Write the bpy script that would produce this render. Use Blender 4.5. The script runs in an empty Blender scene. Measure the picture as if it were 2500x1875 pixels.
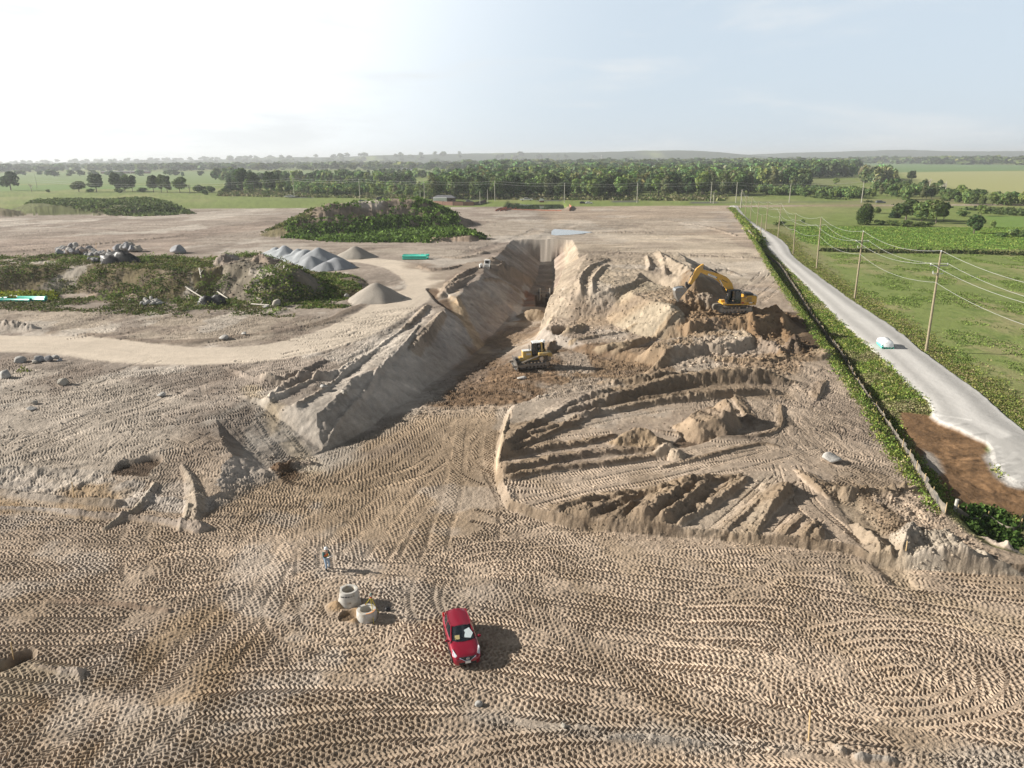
import bpy, bmesh, math, random
import numpy as np
from mathutils import Vector, Matrix
random.seed(7)
RNG = np.random.default_rng(11)
Q = 1.0
col = bpy.context.scene.collection
R = math.radians

# ------------------------------------------------------------------ camera
F_PX, PITCH, ROLL, HC = 1780.0, R(17.1), R(-0.35), 27.5
cam = bpy.data.cameras.new('camera'); cam_o = bpy.data.objects.new('camera', cam); col.objects.link(cam_o)
cam.sensor_width = 36; cam.lens = 36 * F_PX / 2500; cam.clip_start = 0.5; cam.clip_end = 40000
CM = Matrix.Rotation(math.pi/2 - PITCH, 3, 'X') @ Matrix.Rotation(ROLL, 3, 'Z')
cam_o.matrix_world = Matrix.Translation((0, 0, HC)) @ CM.to_4x4()
bpy.context.scene.camera = cam_o
CMn = np.array(CM)
TILE = {'P': (0, 0, 1.0), 'V': (0, 0, .8848), 'A': (0, 350, 3.16), 'B': (600, 350, 3.16), 'C': (1200, 350, 3.16), 'D': (1800, 350, 3.16),
        'E': (1000, 600, 4.424), 'F': (1500, 600, 4.022), 'G': (0, 650, 3.16), 'H': (600, 800, 3.16), 'N': (1900, 900, 3.318),
        'O': (0, 1000, 3.16), 'Q': (1200, 900, 2.458), 'R': (0, 1300, 2.458), 'S': (800, 1300, 2.458), 'U': (1600, 1300, 2.458),
        'I': (700, 1300, 6.637), 'J': (1040, 1450, 7.9), 'K': (1200, 800, 8.848), 'L': (1650, 640, 7.373), 'M': (2080, 780, 11.06)}
def W(t, x, y, z=0.0):
    """survey helper: photo position -> ground position at height z"""
    x0, y0, s = TILE[t]; px, py = x0 + x/s, y0 + y/s
    d = CMn @ np.array([(px-1250)/F_PX, -(py-937.5)/F_PX, -1.0])
    k = (z - HC) / min(d[2], -1e-4)
    return np.array([d[0]*k, d[1]*k])
def WP(t, pts, z=0.0):
    return np.array([W(t, p[0], p[1], p[2] if len(p) > 2 else z) for p in pts])
def smooth_path(P, n=8):
    """Catmull-Rom through rows of P"""
    P = np.asarray(P, float)
    if len(P) < 3:
        t = np.linspace(0, 1, n+1)[:, None]; return P[0]*(1-t) + P[-1]*t
    E = np.vstack([2*P[0]-P[1], P, 2*P[-1]-P[-2]]); out = []
    for i in range(1, len(E)-2):
        a, b, c, d = E[i-1], E[i], E[i+1], E[i+2]
        for t in np.linspace(0, 1, n, endpoint=False):
            out.append(.5*((2*b) + (c-a)*t + (2*a-5*b+4*c-d)*t*t + (3*b-a-3*c+d)*t**3))
    out.append(P[-1]); return np.array(out)
def resample(P, step):
    P = np.asarray(P, float); L = np.r_[0, np.cumsum(np.hypot(*(P[1:, :2]-P[:-1, :2]).T))]
    n = max(2, int(L[-1]/step)+1); q = np.linspace(0, L[-1], n)
    return np.stack([np.interp(q, L, P[:, k]) for k in range(P.shape[1])], 1)

# ------------------------------------------------------------------ noise
_T = np.random.default_rng(3).random((256, 256)).astype(np.float32)
def vn(x, y, seed=0):
    x = x + seed*17.31; y = y + seed*9.77
    xf = np.floor(x); yf = np.floor(y); u = (x-xf).astype(np.float32); v = (y-yf).astype(np.float32)
    i = xf.astype(np.int64) & 255; j = yf.astype(np.int64) & 255; i1 = (i+1) & 255; j1 = (j+1) & 255
    u = u*u*(3-2*u); v = v*v*(3-2*v)
    a = _T[i, j]; b = _T[i1, j]; c = _T[i, j1]; d = _T[i1, j1]
    return (a+(b-a)*u) + ((c+(d-c)*u) - (a+(b-a)*u))*v
def fbm(x, y, seed=0, oct=4, gain=.5):
    s = 0; a = 1; t = 0
    for k in range(oct):
        s = s + a*vn(x*2.03**k, y*2.03**k, seed+k*5); t += a; a *= gain
    return s/t - .5      # -.5 .. .5
def sst(a, b, x):
    t = np.clip((x-a)/(b-a), 0, 1); return t*t*(3-2*t)

# ------------------------------------------------------------------ scene helpers
def tag(o, label=None, cat=None, group=None, kind=None):
    if label: o['label'] = label
    if cat: o['category'] = cat
    if group: o['group'] = group
    if kind: o['kind'] = kind
    return o
def empty(name, loc=(0, 0, 0), rz=0, label=None, cat=None, group=None):
    o = bpy.data.objects.new(name, None); o.empty_display_size = .3; col.objects.link(o); o.location = loc; o.rotation_euler = (0, 0, rz)
    return tag(o, label, cat, group)
def link(name, me, parent=None):
    o = bpy.data.objects.new(name, me); col.objects.link(o)
    if parent: o.parent = parent
    return o
def copy_tree(o, parent=None):
    c = o.copy(); col.objects.link(c)
    if parent: c.parent = parent
    for ch in list(o.children): copy_tree(ch, c)
    return c
def np_mesh(name, V, Fc, mat=None, colr=None, smooth=False, mats=None, midx=None):
    """V (n,3), Fc (m,3|4) -> mesh"""
    V = np.ascontiguousarray(V, np.float32); Fc = np.ascontiguousarray(Fc, np.int32)
    me = bpy.data.meshes.new(name); k = Fc.shape[1]
    me.vertices.add(len(V)); me.vertices.foreach_set('co', V.ravel())
    me.loops.add(Fc.size); me.loops.foreach_set('vertex_index', Fc.ravel())
    me.polygons.add(len(Fc)); me.polygons.foreach_set('loop_start', np.arange(0, Fc.size, k, dtype=np.int32))
    me.polygons.foreach_set('loop_total', np.full(len(Fc), k, np.int32))
    if smooth: me.polygons.foreach_set('use_smooth', np.ones(len(Fc), bool))
    if colr is not None:
        a = me.attributes.new('tone', 'FLOAT_COLOR', 'POINT')
        c = np.ones((len(V), 4), np.float32); c[:, :3] = colr; a.data.foreach_set('color', c.ravel())
    me.update(calc_edges=True)
    if mat: me.materials.append(mat)
    return me

# ------------------------------------------------------------------ materials
def nodes(name):
    m = bpy.data.materials.new(name); m.use_nodes = True; nt = m.node_tree
    return m, nt, nt.nodes['Principled BSDF']
def N(nt, typ, **kw):
    n = nt.nodes.new(typ)
    for k, v in kw.items():
        if k in n.inputs: n.inputs[k].default_value = v
        else: setattr(n, k, v)
    return n
def mat(name, rgb, rough=.6, metal=0, var=.12, scale=6.0, bump=0, spec=.5, coat=0, dirt=None, dirt_amt=0):
    """procedural paint/metal/stone: base colour with mottling, optional dirt"""
    m, nt, b = nodes(name)
    tc = N(nt, 'ShaderNodeTexCoord'); no = N(nt, 'ShaderNodeTexNoise', Scale=scale, Detail=5.0)
    nt.links.new(tc.outputs['Object'], no.inputs['Vector'])
    mr = N(nt, 'ShaderNodeMapRange'); mr.inputs[3].default_value = 1-var; mr.inputs[4].default_value = 1+var
    mr.inputs[1].default_value = .25; mr.inputs[2].default_value = .75
    nt.links.new(no.outputs['Fac'], mr.inputs[0])
    mx = N(nt, 'ShaderNodeMix', data_type='RGBA', blend_type='MULTIPLY'); mx.inputs['Factor'].default_value = 1
    mx.inputs[6].default_value = (*rgb, 1); nt.links.new(mr.outputs[0], mx.inputs[7])
    out = mx.outputs[2]
    if dirt:
        n2 = N(nt, 'ShaderNodeTexNoise', Scale=scale*.7, Detail=8.0); nt.links.new(tc.outputs['Object'], n2.inputs['Vector'])
        r2 = N(nt, 'ShaderNodeMapRange'); r2.inputs[1].default_value = .62-dirt_amt*.35; r2.inputs[2].default_value = .72
        nt.links.new(n2.outputs['Fac'], r2.inputs[0])
        m2 = N(nt, 'ShaderNodeMix', data_type='RGBA'); nt.links.new(r2.outputs[0], m2.inputs['Factor'])
        nt.links.new(out, m2.inputs[6]); m2.inputs[7].default_value = (*dirt, 1); out = m2.outputs[2]
    nt.links.new(out, b.inputs['Base Color'])
    b.inputs['Roughness'].default_value = rough; b.inputs['Metallic'].default_value = metal
    b.inputs['Specular IOR Level'].default_value = spec; b.inputs['Coat Weight'].default_value = coat
    if coat: b.inputs['Coat Roughness'].default_value = .06
    if bump:
        bp = N(nt, 'ShaderNodeBump', Strength=bump, Distance=.05); nt.links.new(no.outputs['Fac'], bp.inputs['Height'])
        nt.links.new(bp.outputs[0], b.inputs['Normal'])
    return m
def tone_mat(name, rough=1.0, grain=14.0, grain_amt=.14, bump=.35, dist=.06, translucent=0, objvar=0):
    """reads the natural colour of each place from the mesh, adds procedural grain"""
    m, nt, b = nodes(name)
    at = N(nt, 'ShaderNodeAttribute', attribute_name='tone')
    out = at.outputs['Color']
    if grain:
        ge = N(nt, 'ShaderNodeNewGeometry'); no = N(nt, 'ShaderNodeTexNoise', Scale=grain, Detail=4.0, Roughness=.7)
        nt.links.new(ge.outputs['Position'], no.inputs['Vector'])
        mr = N(nt, 'ShaderNodeMapRange'); mr.inputs[1].default_value = .25; mr.inputs[2].default_value = .75
        mr.inputs[3].default_value = 1-grain_amt; mr.inputs[4].default_value = 1+grain_amt
        nt.links.new(no.outputs['Fac'], mr.inputs[0])
        mx = N(nt, 'ShaderNodeMix', data_type='RGBA', blend_type='MULTIPLY'); mx.inputs['Factor'].default_value = 1
        nt.links.new(out, mx.inputs[6]); nt.links.new(mr.outputs[0], mx.inputs[7]); out = mx.outputs[2]
        if bump:
            bp = N(nt, 'ShaderNodeBump', Strength=bump, Distance=dist); nt.links.new(no.outputs['Fac'], bp.inputs['Height'])
            nt.links.new(bp.outputs[0], b.inputs['Normal'])
    if objvar:
        oi = N(nt, 'ShaderNodeObjectInfo'); hs = N(nt, 'ShaderNodeHueSaturation')
        mh = N(nt, 'ShaderNodeMapRange'); mh.inputs[3].default_value = .5-.035*objvar; mh.inputs[4].default_value = .5+.025*objvar
        mv = N(nt, 'ShaderNodeMapRange'); mv.inputs[3].default_value = 1-.28*objvar; mv.inputs[4].default_value = 1+.32*objvar
        ml = N(nt, 'ShaderNodeMath', operation='MULTIPLY'); ml.inputs[1].default_value = 7.31
        fr = N(nt, 'ShaderNodeMath', operation='FRACT')
        nt.links.new(oi.outputs['Random'], mh.inputs[0]); nt.links.new(oi.outputs['Random'], ml.inputs[0])
        nt.links.new(ml.outputs[0], fr.inputs[0]); nt.links.new(fr.outputs[0], mv.inputs[0])
        nt.links.new(mh.outputs[0], hs.inputs['Hue']); nt.links.new(mv.outputs[0], hs.inputs['Value'])
        nt.links.new(out, hs.inputs['Color']); out = hs.outputs[0]
    nt.links.new(out, b.inputs['Base Color']); b.inputs['Roughness'].default_value = rough
    b.inputs['Specular IOR Level'].default_value = .15
    if translucent:
        tr = N(nt, 'ShaderNodeBsdfTranslucent'); nt.links.new(out, tr.inputs['Color'])
        ms = N(nt, 'ShaderNodeMixShader'); ms.inputs[0].default_value = translucent
        nt.links.new(b.outputs[0], ms.inputs[1]); nt.links.new(tr.outputs[0], ms.inputs[2])
        nt.links.new(ms.outputs[0], nt.nodes['Material Output'].inputs['Surface'])
    return m
# ================================================================== TERRAIN
NC = int(2000*Q)
S = np.linspace(-1.0, 1.0, NC)
ta = np.linspace(HC/23.0, HC/112.0, int(1250*Q)); tb = np.linspace(HC/112.0, HC/470.0, int(300*Q))[1:]
yfar = np.geomspace(470, 16000, int(90*max(Q, .7)))[1:]
YR = np.concatenate([HC/ta, HC/tb, yfar]); NR = len(YR)
X = (YR[:, None] * S[None, :]); Y = np.repeat(YR[:, None], NC, 1)
Z = np.zeros_like(X)

# natural / graded levels
PIT = resample(WP('V', [(660, 990, 0), (800, 880, 3), (1000, 700, 3), (1150, 610, 3), (1195, 560, 3), (1200, 520, 3)]), 3)
def base_z(x, y):
    xl = np.interp(y, PIT[:, 1], PIT[:, 0])
    zl = np.interp(y, [52, 56.5, 60, 64, 70, 78, 210, 420, 460], [.45, .5, 1.2, 2.1, 2.7, 3.0, 3.0, .6, 0])
    zr = np.interp(y, [40, 70, 90, 105, 150, 210, 420, 460], [.62, .62, .75, 1.0, 1.8, 2.6, .4, 0])
    w = sst(-2, 6, x - xl)
    z = zl*(1-w) + zr*w
    return z
# silt-fence line (edge of site on the right) and the gravel road
FEN = WP('V', [(1795, 655, 1.6), (1800, 735, 1.2), (1855, 820, .9), (1925, 905, .7), (1985, 1000, .6), (2025, 1085, .6), (2052, 1118, .6), (2120, 1160, .3), (2212, 1200, 0), (2500, 1340, 0)])
SITE_R = resample(smooth_path(np.vstack([WP('V', [(1575, 440, 0), (1608, 490, .8), (1640, 550, 1.5), (1680, 610, 1.6), (1740, 690, 1.5), (1795, 770, 1.2), (1850, 850, .9), (1905, 940, .8), (1965, 1030, .7), (2030, 1110, .6), (2110, 1180, .4), (2212, 1215, .2), (2400, 1290, 0)])]), 6), 2)
ROAD_L = resample(smooth_path(WP('V', [(1572, 440), (1590, 466), (1615, 485), (1640, 505), (1660, 540), (1700, 580), (1760, 640), (1820, 700), (1900, 770), (1960, 830), (2005, 870), (2015, 905), (2060, 925), (2130, 960), (2155, 1010), (2212, 1045), (2420, 1060)]), 6), 2)
ROAD_R = resample(smooth_path(WP('V', [(1590, 441), (1608, 466), (1625, 480), (1690, 520), (1715, 555), (1760, 590), (1850, 655), (1920, 700), (1990, 755), (2050, 800), (2130, 860), (2212, 930), (2420, 1080)]), 6), 2)
def xline(L, y):   # x of a line at given y (far-to-near polyline)
    o = np.argsort(L[:, 1]); return np.interp(y, L[o, 1], L[o, 0])
Z[:] = base_z(X, Y)
xs = xline(SITE_R, Y)
offsite = sst(0, 2.5, X - xs) * (Y < 440) * (Y > 41)
Z *= (1-offsite)
# field relief
Z += offsite*(fbm(X/25, Y/25, 5, 3)*.5)
far = sst(440, 520, Y)
Z += fbm(X/40, Y/60, 1, 4)*.5*(1-far) + fbm(X/6, Y/9, 2, 4)*.22*(1-far)*(1-offsite)
# distant hills
def hill(x0, y0, rx, ry, h):
    global Z
    d = ((X-x0)/rx)**2 + ((Y-y0)/ry)**2
    Z += h*np.exp(-d)*(1+.3*fbm(X/400, Y/700, 9, 4))
for a in [(700, 6000, 1300, 700, 66), (-700, 6300, 900, 700, 55), (1500, 6400, 700, 700, 40), (4700, 8000, 2200, 1500, 85), (2900, 7600, 1400, 900, 35), (-1900, 6400, 700, 700, 36), (-3200, 7000, 1500, 900, 40)]:
    hill(*a)

# soil colours -------------------------------------------------------
C = np.zeros(X.shape + (3,), np.float32)
def setc(mask, rgb):
    m = mask[..., None]; C[:] = C*(1-m) + np.array(rgb, np.float32)*m
def win(x0, x1, y0, y1):
    r0, r1 = np.searchsorted(YR, [y0, y1]); r0 = max(0, r0-1); r1 = min(NR, r1+1)
    if r1-r0 < 2: return None
    yy0, yy1 = max(YR[r0], .1), YR[r1-1]
    s0 = min(x0/yy0, x0/yy1); s1 = max(x1/yy0, x1/yy1)
    c0, c1 = np.searchsorted(S, [s0, s1]); c0 = max(0, c0-1); c1 = min(NC, c1+1)
    if c1-c0 < 2: return None
    return slice(r0, r1), slice(c0, c1)
def seg_d(x, y, P, closed=False):
    """distance, arc length and signed offset of (x,y) to polyline P; also interpolated extra columns"""
    D = np.full(x.shape, 1e9); A = np.zeros(x.shape); T = np.zeros(x.shape); ex = [np.zeros(x.shape) for _ in range(P.shape[1]-2)]
    n = len(P); L = 0
    for i in range(n if closed else n-1):
        a, b = P[i], P[(i+1) % n]; dx, dy = b[0]-a[0], b[1]-a[1]; l2 = dx*dx+dy*dy+1e-12; l = math.sqrt(l2)
        u = np.clip(((x-a[0])*dx+(y-a[1])*dy)/l2, 0, 1); qx = x-a[0]-u*dx; qy = y-a[1]-u*dy
        d = np.hypot(qx, qy); m = d < D
        D = np.where(m, d, D); A = np.where(m, L+u*l, A); T = np.where(m, d*np.sign(dx*qy-dy*qx), T)
        for k in range(len(ex)): ex[k] = np.where(m, a[2+k]+(b[2+k]-a[2+k])*u, ex[k])
        L += l
    return D, A, T, ex
def inside(x, y, P):
    c = np.zeros(x.shape, bool); n = len(P)
    for i in range(n):
        a, b = P[i], P[(i+1) % n]
        if a[1] == b[1]: continue
        c ^= ((a[1] > y) != (b[1] > y)) & (x < (b[0]-a[0])*(y-a[1])/(b[1]-a[1]) + a[0])
    return c
def sd_poly(P, pad=12, closed=True):
    w = win(P[:, 0].min()-pad, P[:, 0].max()+pad, P[:, 1].min()-pad, P[:, 1].max()+pad)
    x, y = X[w], Y[w]; D, A, T, ex = seg_d(x, y, P[:, :2], True)
    return w, np.where(inside(x, y, P), -D, D)
CLIP = [0.0]; SDF = np.full(X.shape, 50, np.float32)
def mesa(t, pts, z, slope=.65, rough=.25, seed=0, add=0.0, pad=14, colour=None, top_rough=.15, cz=None):
    """raised block: crest polygon given at its own height, sides at the angle of repose"""
    P = WP(t, pts, z); w, d = sd_poly(P, pad); x, y = X[w], Y[w]
    d = d + fbm(x/3, y/3, seed, 3)*rough*4
    h = z - slope*np.maximum(d, 0) + fbm(x/1.6, y/1.6, seed+3, 3)*rough + np.where(d < 0, fbm(x/7, y/7, seed+8, 3)*top_rough*4, 0) + fbm(x/.55, y/.55, seed+9, 3)*min(rough, .3)*1.1
    if CLIP[0]: h = Z[w] + (h-Z[w])*sst(0, CLIP[0], SDF[w])
    up = (h > Z[w]) & (Z[w] > -1); Z[w] = np.where(up, h, Z[w])
    if colour is not None:
        m = sst(-.4, .3, h-Z[w]+.2*up)*1.0; m = (up*1.0)[..., None]; C[w] = C[w]*(1-m) + np.array(colour, np.float32)*m
    return w, d, up
def ridge(t, pts, slope=.8, rough=.15, seed=0, colour=None, lump=1.3, base=0.0, asym=False):
    """windrow or pile: crest line with height column"""
    P0 = np.array([[*W(t, p[0], p[1], base+p[2]), p[2]] for p in pts]); P = resample(smooth_path(P0, 6) if len(P0) > 2 else P0, .8)
    hm = P[:, 2].max(); pad = hm/(.28 if asym else slope)*1.6+2
    w = win(P[:, 0].min()-pad, P[:, 0].max()+pad, P[:, 1].min()-pad, P[:, 1].max()+pad)
    if w is None: return
    x, y = X[w], Y[w]; D, A, T, ex = seg_d(x, y, P); D = D*(1+.5*fbm(x/lump, y/lump, seed, 3))
    sl = np.where(T > 0, .28, 1.15) if asym else slope
    h = ex[0]*(1+.45*fbm(x/lump/1.4, y/lump/1.4, seed+4, 3)) - sl*D
    add = np.maximum(h, 0); add = add + (add > .05)*fbm(x/.45, y/.45, seed+6, 3)*(rough*1.5+.08)*np.minimum(add*2, 1)
    if CLIP[0]: add = add*sst(0, CLIP[0], SDF[w])
    Z[w] += add
    if colour is not None:
        m = sst(0.02, .2, add)[..., None]; C[w] = C[w]*(1-m) + np.array(colour, np.float32)*m
def trough(t, pts, hw=2.0, slope_l=.8, slope_r=.8, seed=0, colour=None, rough=.15):
    """cut with floor line (x,y,z)"""
    P = np.array([[*W(t, p[0], p[1], p[2]), p[2], p[3] if len(p) > 3 else hw] for p in pts]); P = resample(smooth_path(P, 6), 1.0)
    pad = 10
    w = win(P[:, 0].min()-pad, P[:, 0].max()+pad, P[:, 1].min()-pad, P[:, 1].max()+pad)
    x, y = X[w], Y[w]; D, A, T, ex = seg_d(x, y, P); sl = np.where(T > 0, slope_l, slope_r)
    h = ex[0] + sl*np.maximum(D-ex[1]+fbm(x/2, y/2, seed, 3)*rough*3, 0) + fbm(x/.8, y/.8, seed+2, 3)*rough
    dn = h < Z[w]; Z[w] = np.where(dn, h, Z[w])
    if colour is not None:
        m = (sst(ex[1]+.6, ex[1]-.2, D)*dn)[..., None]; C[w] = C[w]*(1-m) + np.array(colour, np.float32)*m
def zone(t, pts, rgb, z=0.0, soft=1.5, amt=1.0, nz=1.5, seed=0, scale=4.0):
    P = WP(t, pts, z); w, d = sd_poly(P, soft*2+nz*2); x, y = X[w], Y[w]
    d = d + fbm(x/scale, y/scale, seed, 4)*nz*3
    m = (sst(soft, -soft, d)*amt)[..., None]; C[w] = C[w]*(1-m) + np.array(rgb, np.float32)*m
def band(t, pts, hw, rgb, z=0.0, soft=.6, amt=1.0, nz=.6, seed=0, dz=0):
    P = WP(t, pts, z); P = resample(smooth_path(P, 6), 1.5)
    w = win(P[:, 0].min()-hw-4, P[:, 0].max()+hw+4, P[:, 1].min()-hw-4, P[:, 1].max()+hw+4)
    x, y = X[w], Y[w]; D, A, T, ex = seg_d(x, y, P); D = D + fbm(x/2.2, y/2.2, seed, 3)*nz*2
    m = sst(hw+soft, hw-soft, D)*amt
    if rgb is not None: C[w] = C[w]*(1-m[..., None]) + np.array(rgb, np.float32)*m[..., None]
    if dz: Z[w] += dz*m
    return w, D, A, T

# base colours
SAND = (.385, .328, .265); PALE = (.43, .385, .32); GREY = (.31, .28, .245); MOIST = (.30, .24, .175); BROWN = (.185, .133, .088); DARK = (.11, .08, .055)
HAUL = (.60, .55, .47)
nlow = fbm(X/18, Y/18, 21, 4); nmid = fbm(X/3.5, Y/3.5, 22, 4)
C[:] = np.array(SAND, np.float32)
leftm = sst(3, -3, X - np.interp(Y, PIT[:, 1], PIT[:, 0]))*sst(62, 70, Y)
setc(leftm*.85, (.325, .293, .26))
setc(sst(60, 50, Y)*.5, (.375, .312, .245))

# ---- the cut: compacted floor in the foreground and the trench behind it
FLOOR = [(-700, 1040, 0), (-200, 1064, 0), (0, 1078, 0), (160, 1087, 0), (300, 1100, 0), (430, 1112, 0), (500, 1085, 0), (560, 1052, 0), (600, 1035, 0), (640, 1000, 0), (690, 978, 0), (740, 958, 0), (800, 925, 0), (845, 882, -.2),
         (890, 868, -.5), (925, 832, -.8), (965, 806, -1.2), (1005, 775, -1.6), (1045, 742, -2), (1054, 724, -2.3), (1064, 721, -2.5), (1100, 678, -3), (1122, 680, -3.3), (1135, 640, -3.8), (1160, 600, -4.5), (1168, 560, -4.5),
         (1190, 562, -4.5), (1196, 600, -4.5), (1184, 640, -3.8), (1180, 665, -3.2), (1172, 705, -2.8), (1160, 730, -2.3), (1150, 752, -1.8), (1260, 770, -.4), (1420, 790, 0), (1380, 815, 0), (1200, 850, 0),
         (1095, 887, 0), (1080, 930, 0), (1066, 1000, 0), (1072, 1060, 0), (1095, 1100, 0), (1160, 1122, 0), (1230, 1140, 0), (1400, 1157, 0), (1530, 1166, 0), (1700, 1182, 0), (1840, 1197, 0), (1880, 1215, 0),
         (1960, 1228, 0), (2100, 1240, 0), (2212, 1245, 0), (2500, 1250, 0), (2900, 1400, 0), (2900, 2600, 0), (-900, 2600, 0)]
FP = WP('V', FLOOR)
zf = np.interp(Y, [0, 72, 84, 95, 115, 140, 175, 200], [0, 0, -.4, -1.0, -2.2, -3.3, -4.5, -4.5]) * sst(10, 2, X - np.interp(Y, PIT[:, 1], PIT[:, 0])-3)
w = win(-400, 400, 0, 240)
D = seg_d(X[w], Y[w], FP[:, :2], True)[0]; ins = inside(X[w], Y[w], FP); xw, yw = X[w], Y[w]
wob = fbm(xw/5, yw/5, 31, 3)*1.2 + fbm(xw/1.2, yw/1.2, 32, 3)*.5
SDF[w] = np.where(ins, -D, D)
left = xw < np.interp(yw, PIT[:, 1], PIT[:, 0]) + 4
slope = np.where(left, np.interp(yw, [55, 60, 64, 69, 90], [.30, .30, .45, .8, .78]), np.interp(yw, [50, 62, 85, 110, 150], [1.5, 1.3, .8, .55, .95]))
dout = np.where(ins, 0, np.maximum(D + wob*np.minimum(D/1.5, 1), 0))
cut = zf[w] + slope*dout + dout.clip(0, 1)*fbm(xw/.7, yw/.7, 33, 3)*.35
Zw = Z[w]; FLR = np.zeros(Z.shape, bool); FLR[w] = ins
isface = (~ins) & (cut < Zw); Z[w] = np.where(ins, zf[w] + fbm(xw/12, yw/12, 34, 3)*.12, np.minimum(Zw, cut))
face_m = np.zeros(Z.shape, np.float32); face_m[w] = isface
FACE = face_m > .5
setc(face_m*.85, (.42, .395, .36)); setc(face_m*sst(100, 118, Y)*sst(.1, -.5, Z - (-1.2))*.7, (.30, .21, .16))
rf = face_m*(X > np.interp(Y, PIT[:, 1], PIT[:, 0]) + 3)*sst(115, 125, Y); setc(rf, (.44, .375, .285))
fr_ = face_m*(X > np.interp(Y, PIT[:, 1], PIT[:, 0]) + 3)*sst(72, 62, Y); setc(fr_, (.25, .205, .155))
Z += fr_*(.35*fbm(X/.45, Y/.3, 36, 3) + .3*fbm(X/1.4, Y/.8, 37, 2))
# raked texture on the slope faces
Z += face_m*(.22*fbm((X*.35+Y)/.5, (Y*.35-X)/5, 35, 3) + .28*fbm((X*.35+Y)/1.6, (Y*.35-X)/7, 36, 3) + .12*fbm(X/.5, Y/.5, 38, 3))
rk_ = face_m*leftm*fbm((X*.35+Y)/.7, (Y*.35-X)/6, 39, 4); C *= (1+1.3*rk_)[..., None]
bl = face_m*leftm*sst(75, 90, Y); setc(bl*.6, (.47, .46, .445))
# zones of the floor
zone('V', [(890, 870), (960, 805), (1050, 735), (1150, 765), (1300, 770), (1420, 800), (1250, 850), (1100, 892), (1000, 895), (905, 885)], BROWN, -1, soft=1.0, nz=1.2, seed=4)
zone('V', [(1050, 735), (1100, 680), (1175, 690), (1160, 740), (1140, 770), (1060, 790), (980, 820)], (.27, .21, .15), -2.5, soft=1, seed=5)
zone('V', [(430, 1112), (560, 1050), (690, 975), (840, 890), (1090, 888), (1066, 1000), (1085, 1095), (1000, 1170), (700, 1160), (560, 1150)], (.33, .265, .19), 0, soft=2.5, amt=.8, seed=6)
zone('V', [(1095, 887), (1420, 800), (1500, 790), (1690, 790), (1700, 850), (1500, 860), (1300, 880), (1200, 920), (1100, 960)], (.30, .245, .18), .8, soft=2.5, amt=.75, seed=7)
# ---- left plateau features
BZ = 3.0
# haul road (light) and its branches
HR = [(-160, 735), (0, 741), (150, 745), (300, 762), (450, 768), (600, 758), (720, 728), (800, 692), (850, 662), (890, 635)]
zone('V', [(-200, 650), (0, 655), (300, 680), (560, 680), (700, 690), (760, 680), (600, 740), (400, 745), (0, 715), (-200, 700)], (.396, .353, .292), BZ, amt=.8, seed=11, soft=2)
zone('V', [(0, 790), (200, 800), (420, 850), (420, 930), (300, 1000), (0, 990), (-200, 980), (-200, 780)], (.404, .374, .327), BZ, amt=.75, seed=12, soft=3, nz=3)
zone('V', [(0, 1010), (60, 1018), (230, 1022), (260, 1035), (180, 1072), (0, 1070), (-200, 1060), (-200, 1000)], (.37, .285, .185), 2.0, amt=.9, seed=13, soft=.7)
zone('V', [(560, 905), (640, 880), (900, 690), (1000, 740), (930, 810), (700, 960), (640, 940)], (.421, .4, .361), BZ, amt=.7, seed=14)
band('V', [(-160, 700), (0, 703), (80, 716), (200, 724), (330, 738), (420, 737), (480, 730), (560, 720), (680, 700), (760, 668), (800, 650)], 1.1, (.22, .185, .15), BZ, amt=.8, seed=15, dz=.25)
band('V', [(-160, 770), (0, 772), (100, 782), (200, 792), (330, 805), (450, 850)], 2.6, (.27, .24, .21), BZ, amt=.75, seed=16)
band('V', [(450, 790), (520, 815), (560, 830)], 2.0, (.27, .24, .21), BZ, amt=.7, seed=17)
def road_band(pts, hw, z, seed=0, rgb=HAUL):
    w, D, A, T = band('V', pts, hw, rgb, z, soft=.5, nz=.35, seed=seed)
    m = sst(hw+.6, hw-.4, D); zz = Z[w]
    Z[w] = zz*(1-m*.6) + (z+.02)*m*.6 if z >= 0 else zz
    C[w] *= (1 + (.10*fbm(T/.5, A/14, seed+40, 3) + .10*fbm(T/1.7, A/30, seed+41, 2))[..., None]*m[..., None])
    return w, D
HAULM = np.zeros(X.shape, bool)
for pts, hw, sd in [(HR, 4.6, 1), ([(850, 662), (905, 625), (935, 600), (1000, 577), (1060, 566)], 3.0, 2), ([(930, 625), (900, 592), (850, 572), (790, 562), (700, 556)], 4.2, 3)]:
    w, D = road_band(pts, hw, BZ, sd); HAULM[w] |= D < hw
# embankment crest trackway, pushed windrows
band('V', [(640, 915), (700, 850), (780, 780), (860, 715), (915, 672)], 1.5, (.482, .456, .413), BZ, amt=.8, seed=18, dz=-.25)
for pts, h, sd in [([(615, 905, .9), (560, 870, .8), (600, 838, .6), (660, 800, .8)], 0, 1), ([(700, 838, .25), (760, 790, .3), (830, 735, .25), (880, 700, .2)], 0, 2),
                   ([(700, 905, .2), (780, 830, .3), (870, 745, .25), (905, 700, .2)], 0, 3), ([(650, 812, .5), (720, 800, .7), (780, 765, .5)], 0, 4),
                   ([(490, 790, .25), (560, 812, .5), (620, 808, .6), (700, 775, .3)], 0, 5)]:
    ridge('V', pts, slope=.7, rough=.35, seed=sd*7, base=BZ)
for pts in [[(570, 815, .45), (640, 826, .2)], [(600, 850, .4), (690, 812, .3)], [(640, 865, .4), (720, 822, .3)], [(520, 850, .4), (575, 860, .7), (610, 890, .8)]]:
    ridge('V', pts, slope=.7, rough=.3, seed=len(pts)+int(pts[0][0]), base=BZ, colour=(.38, .34, .29))
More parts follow.
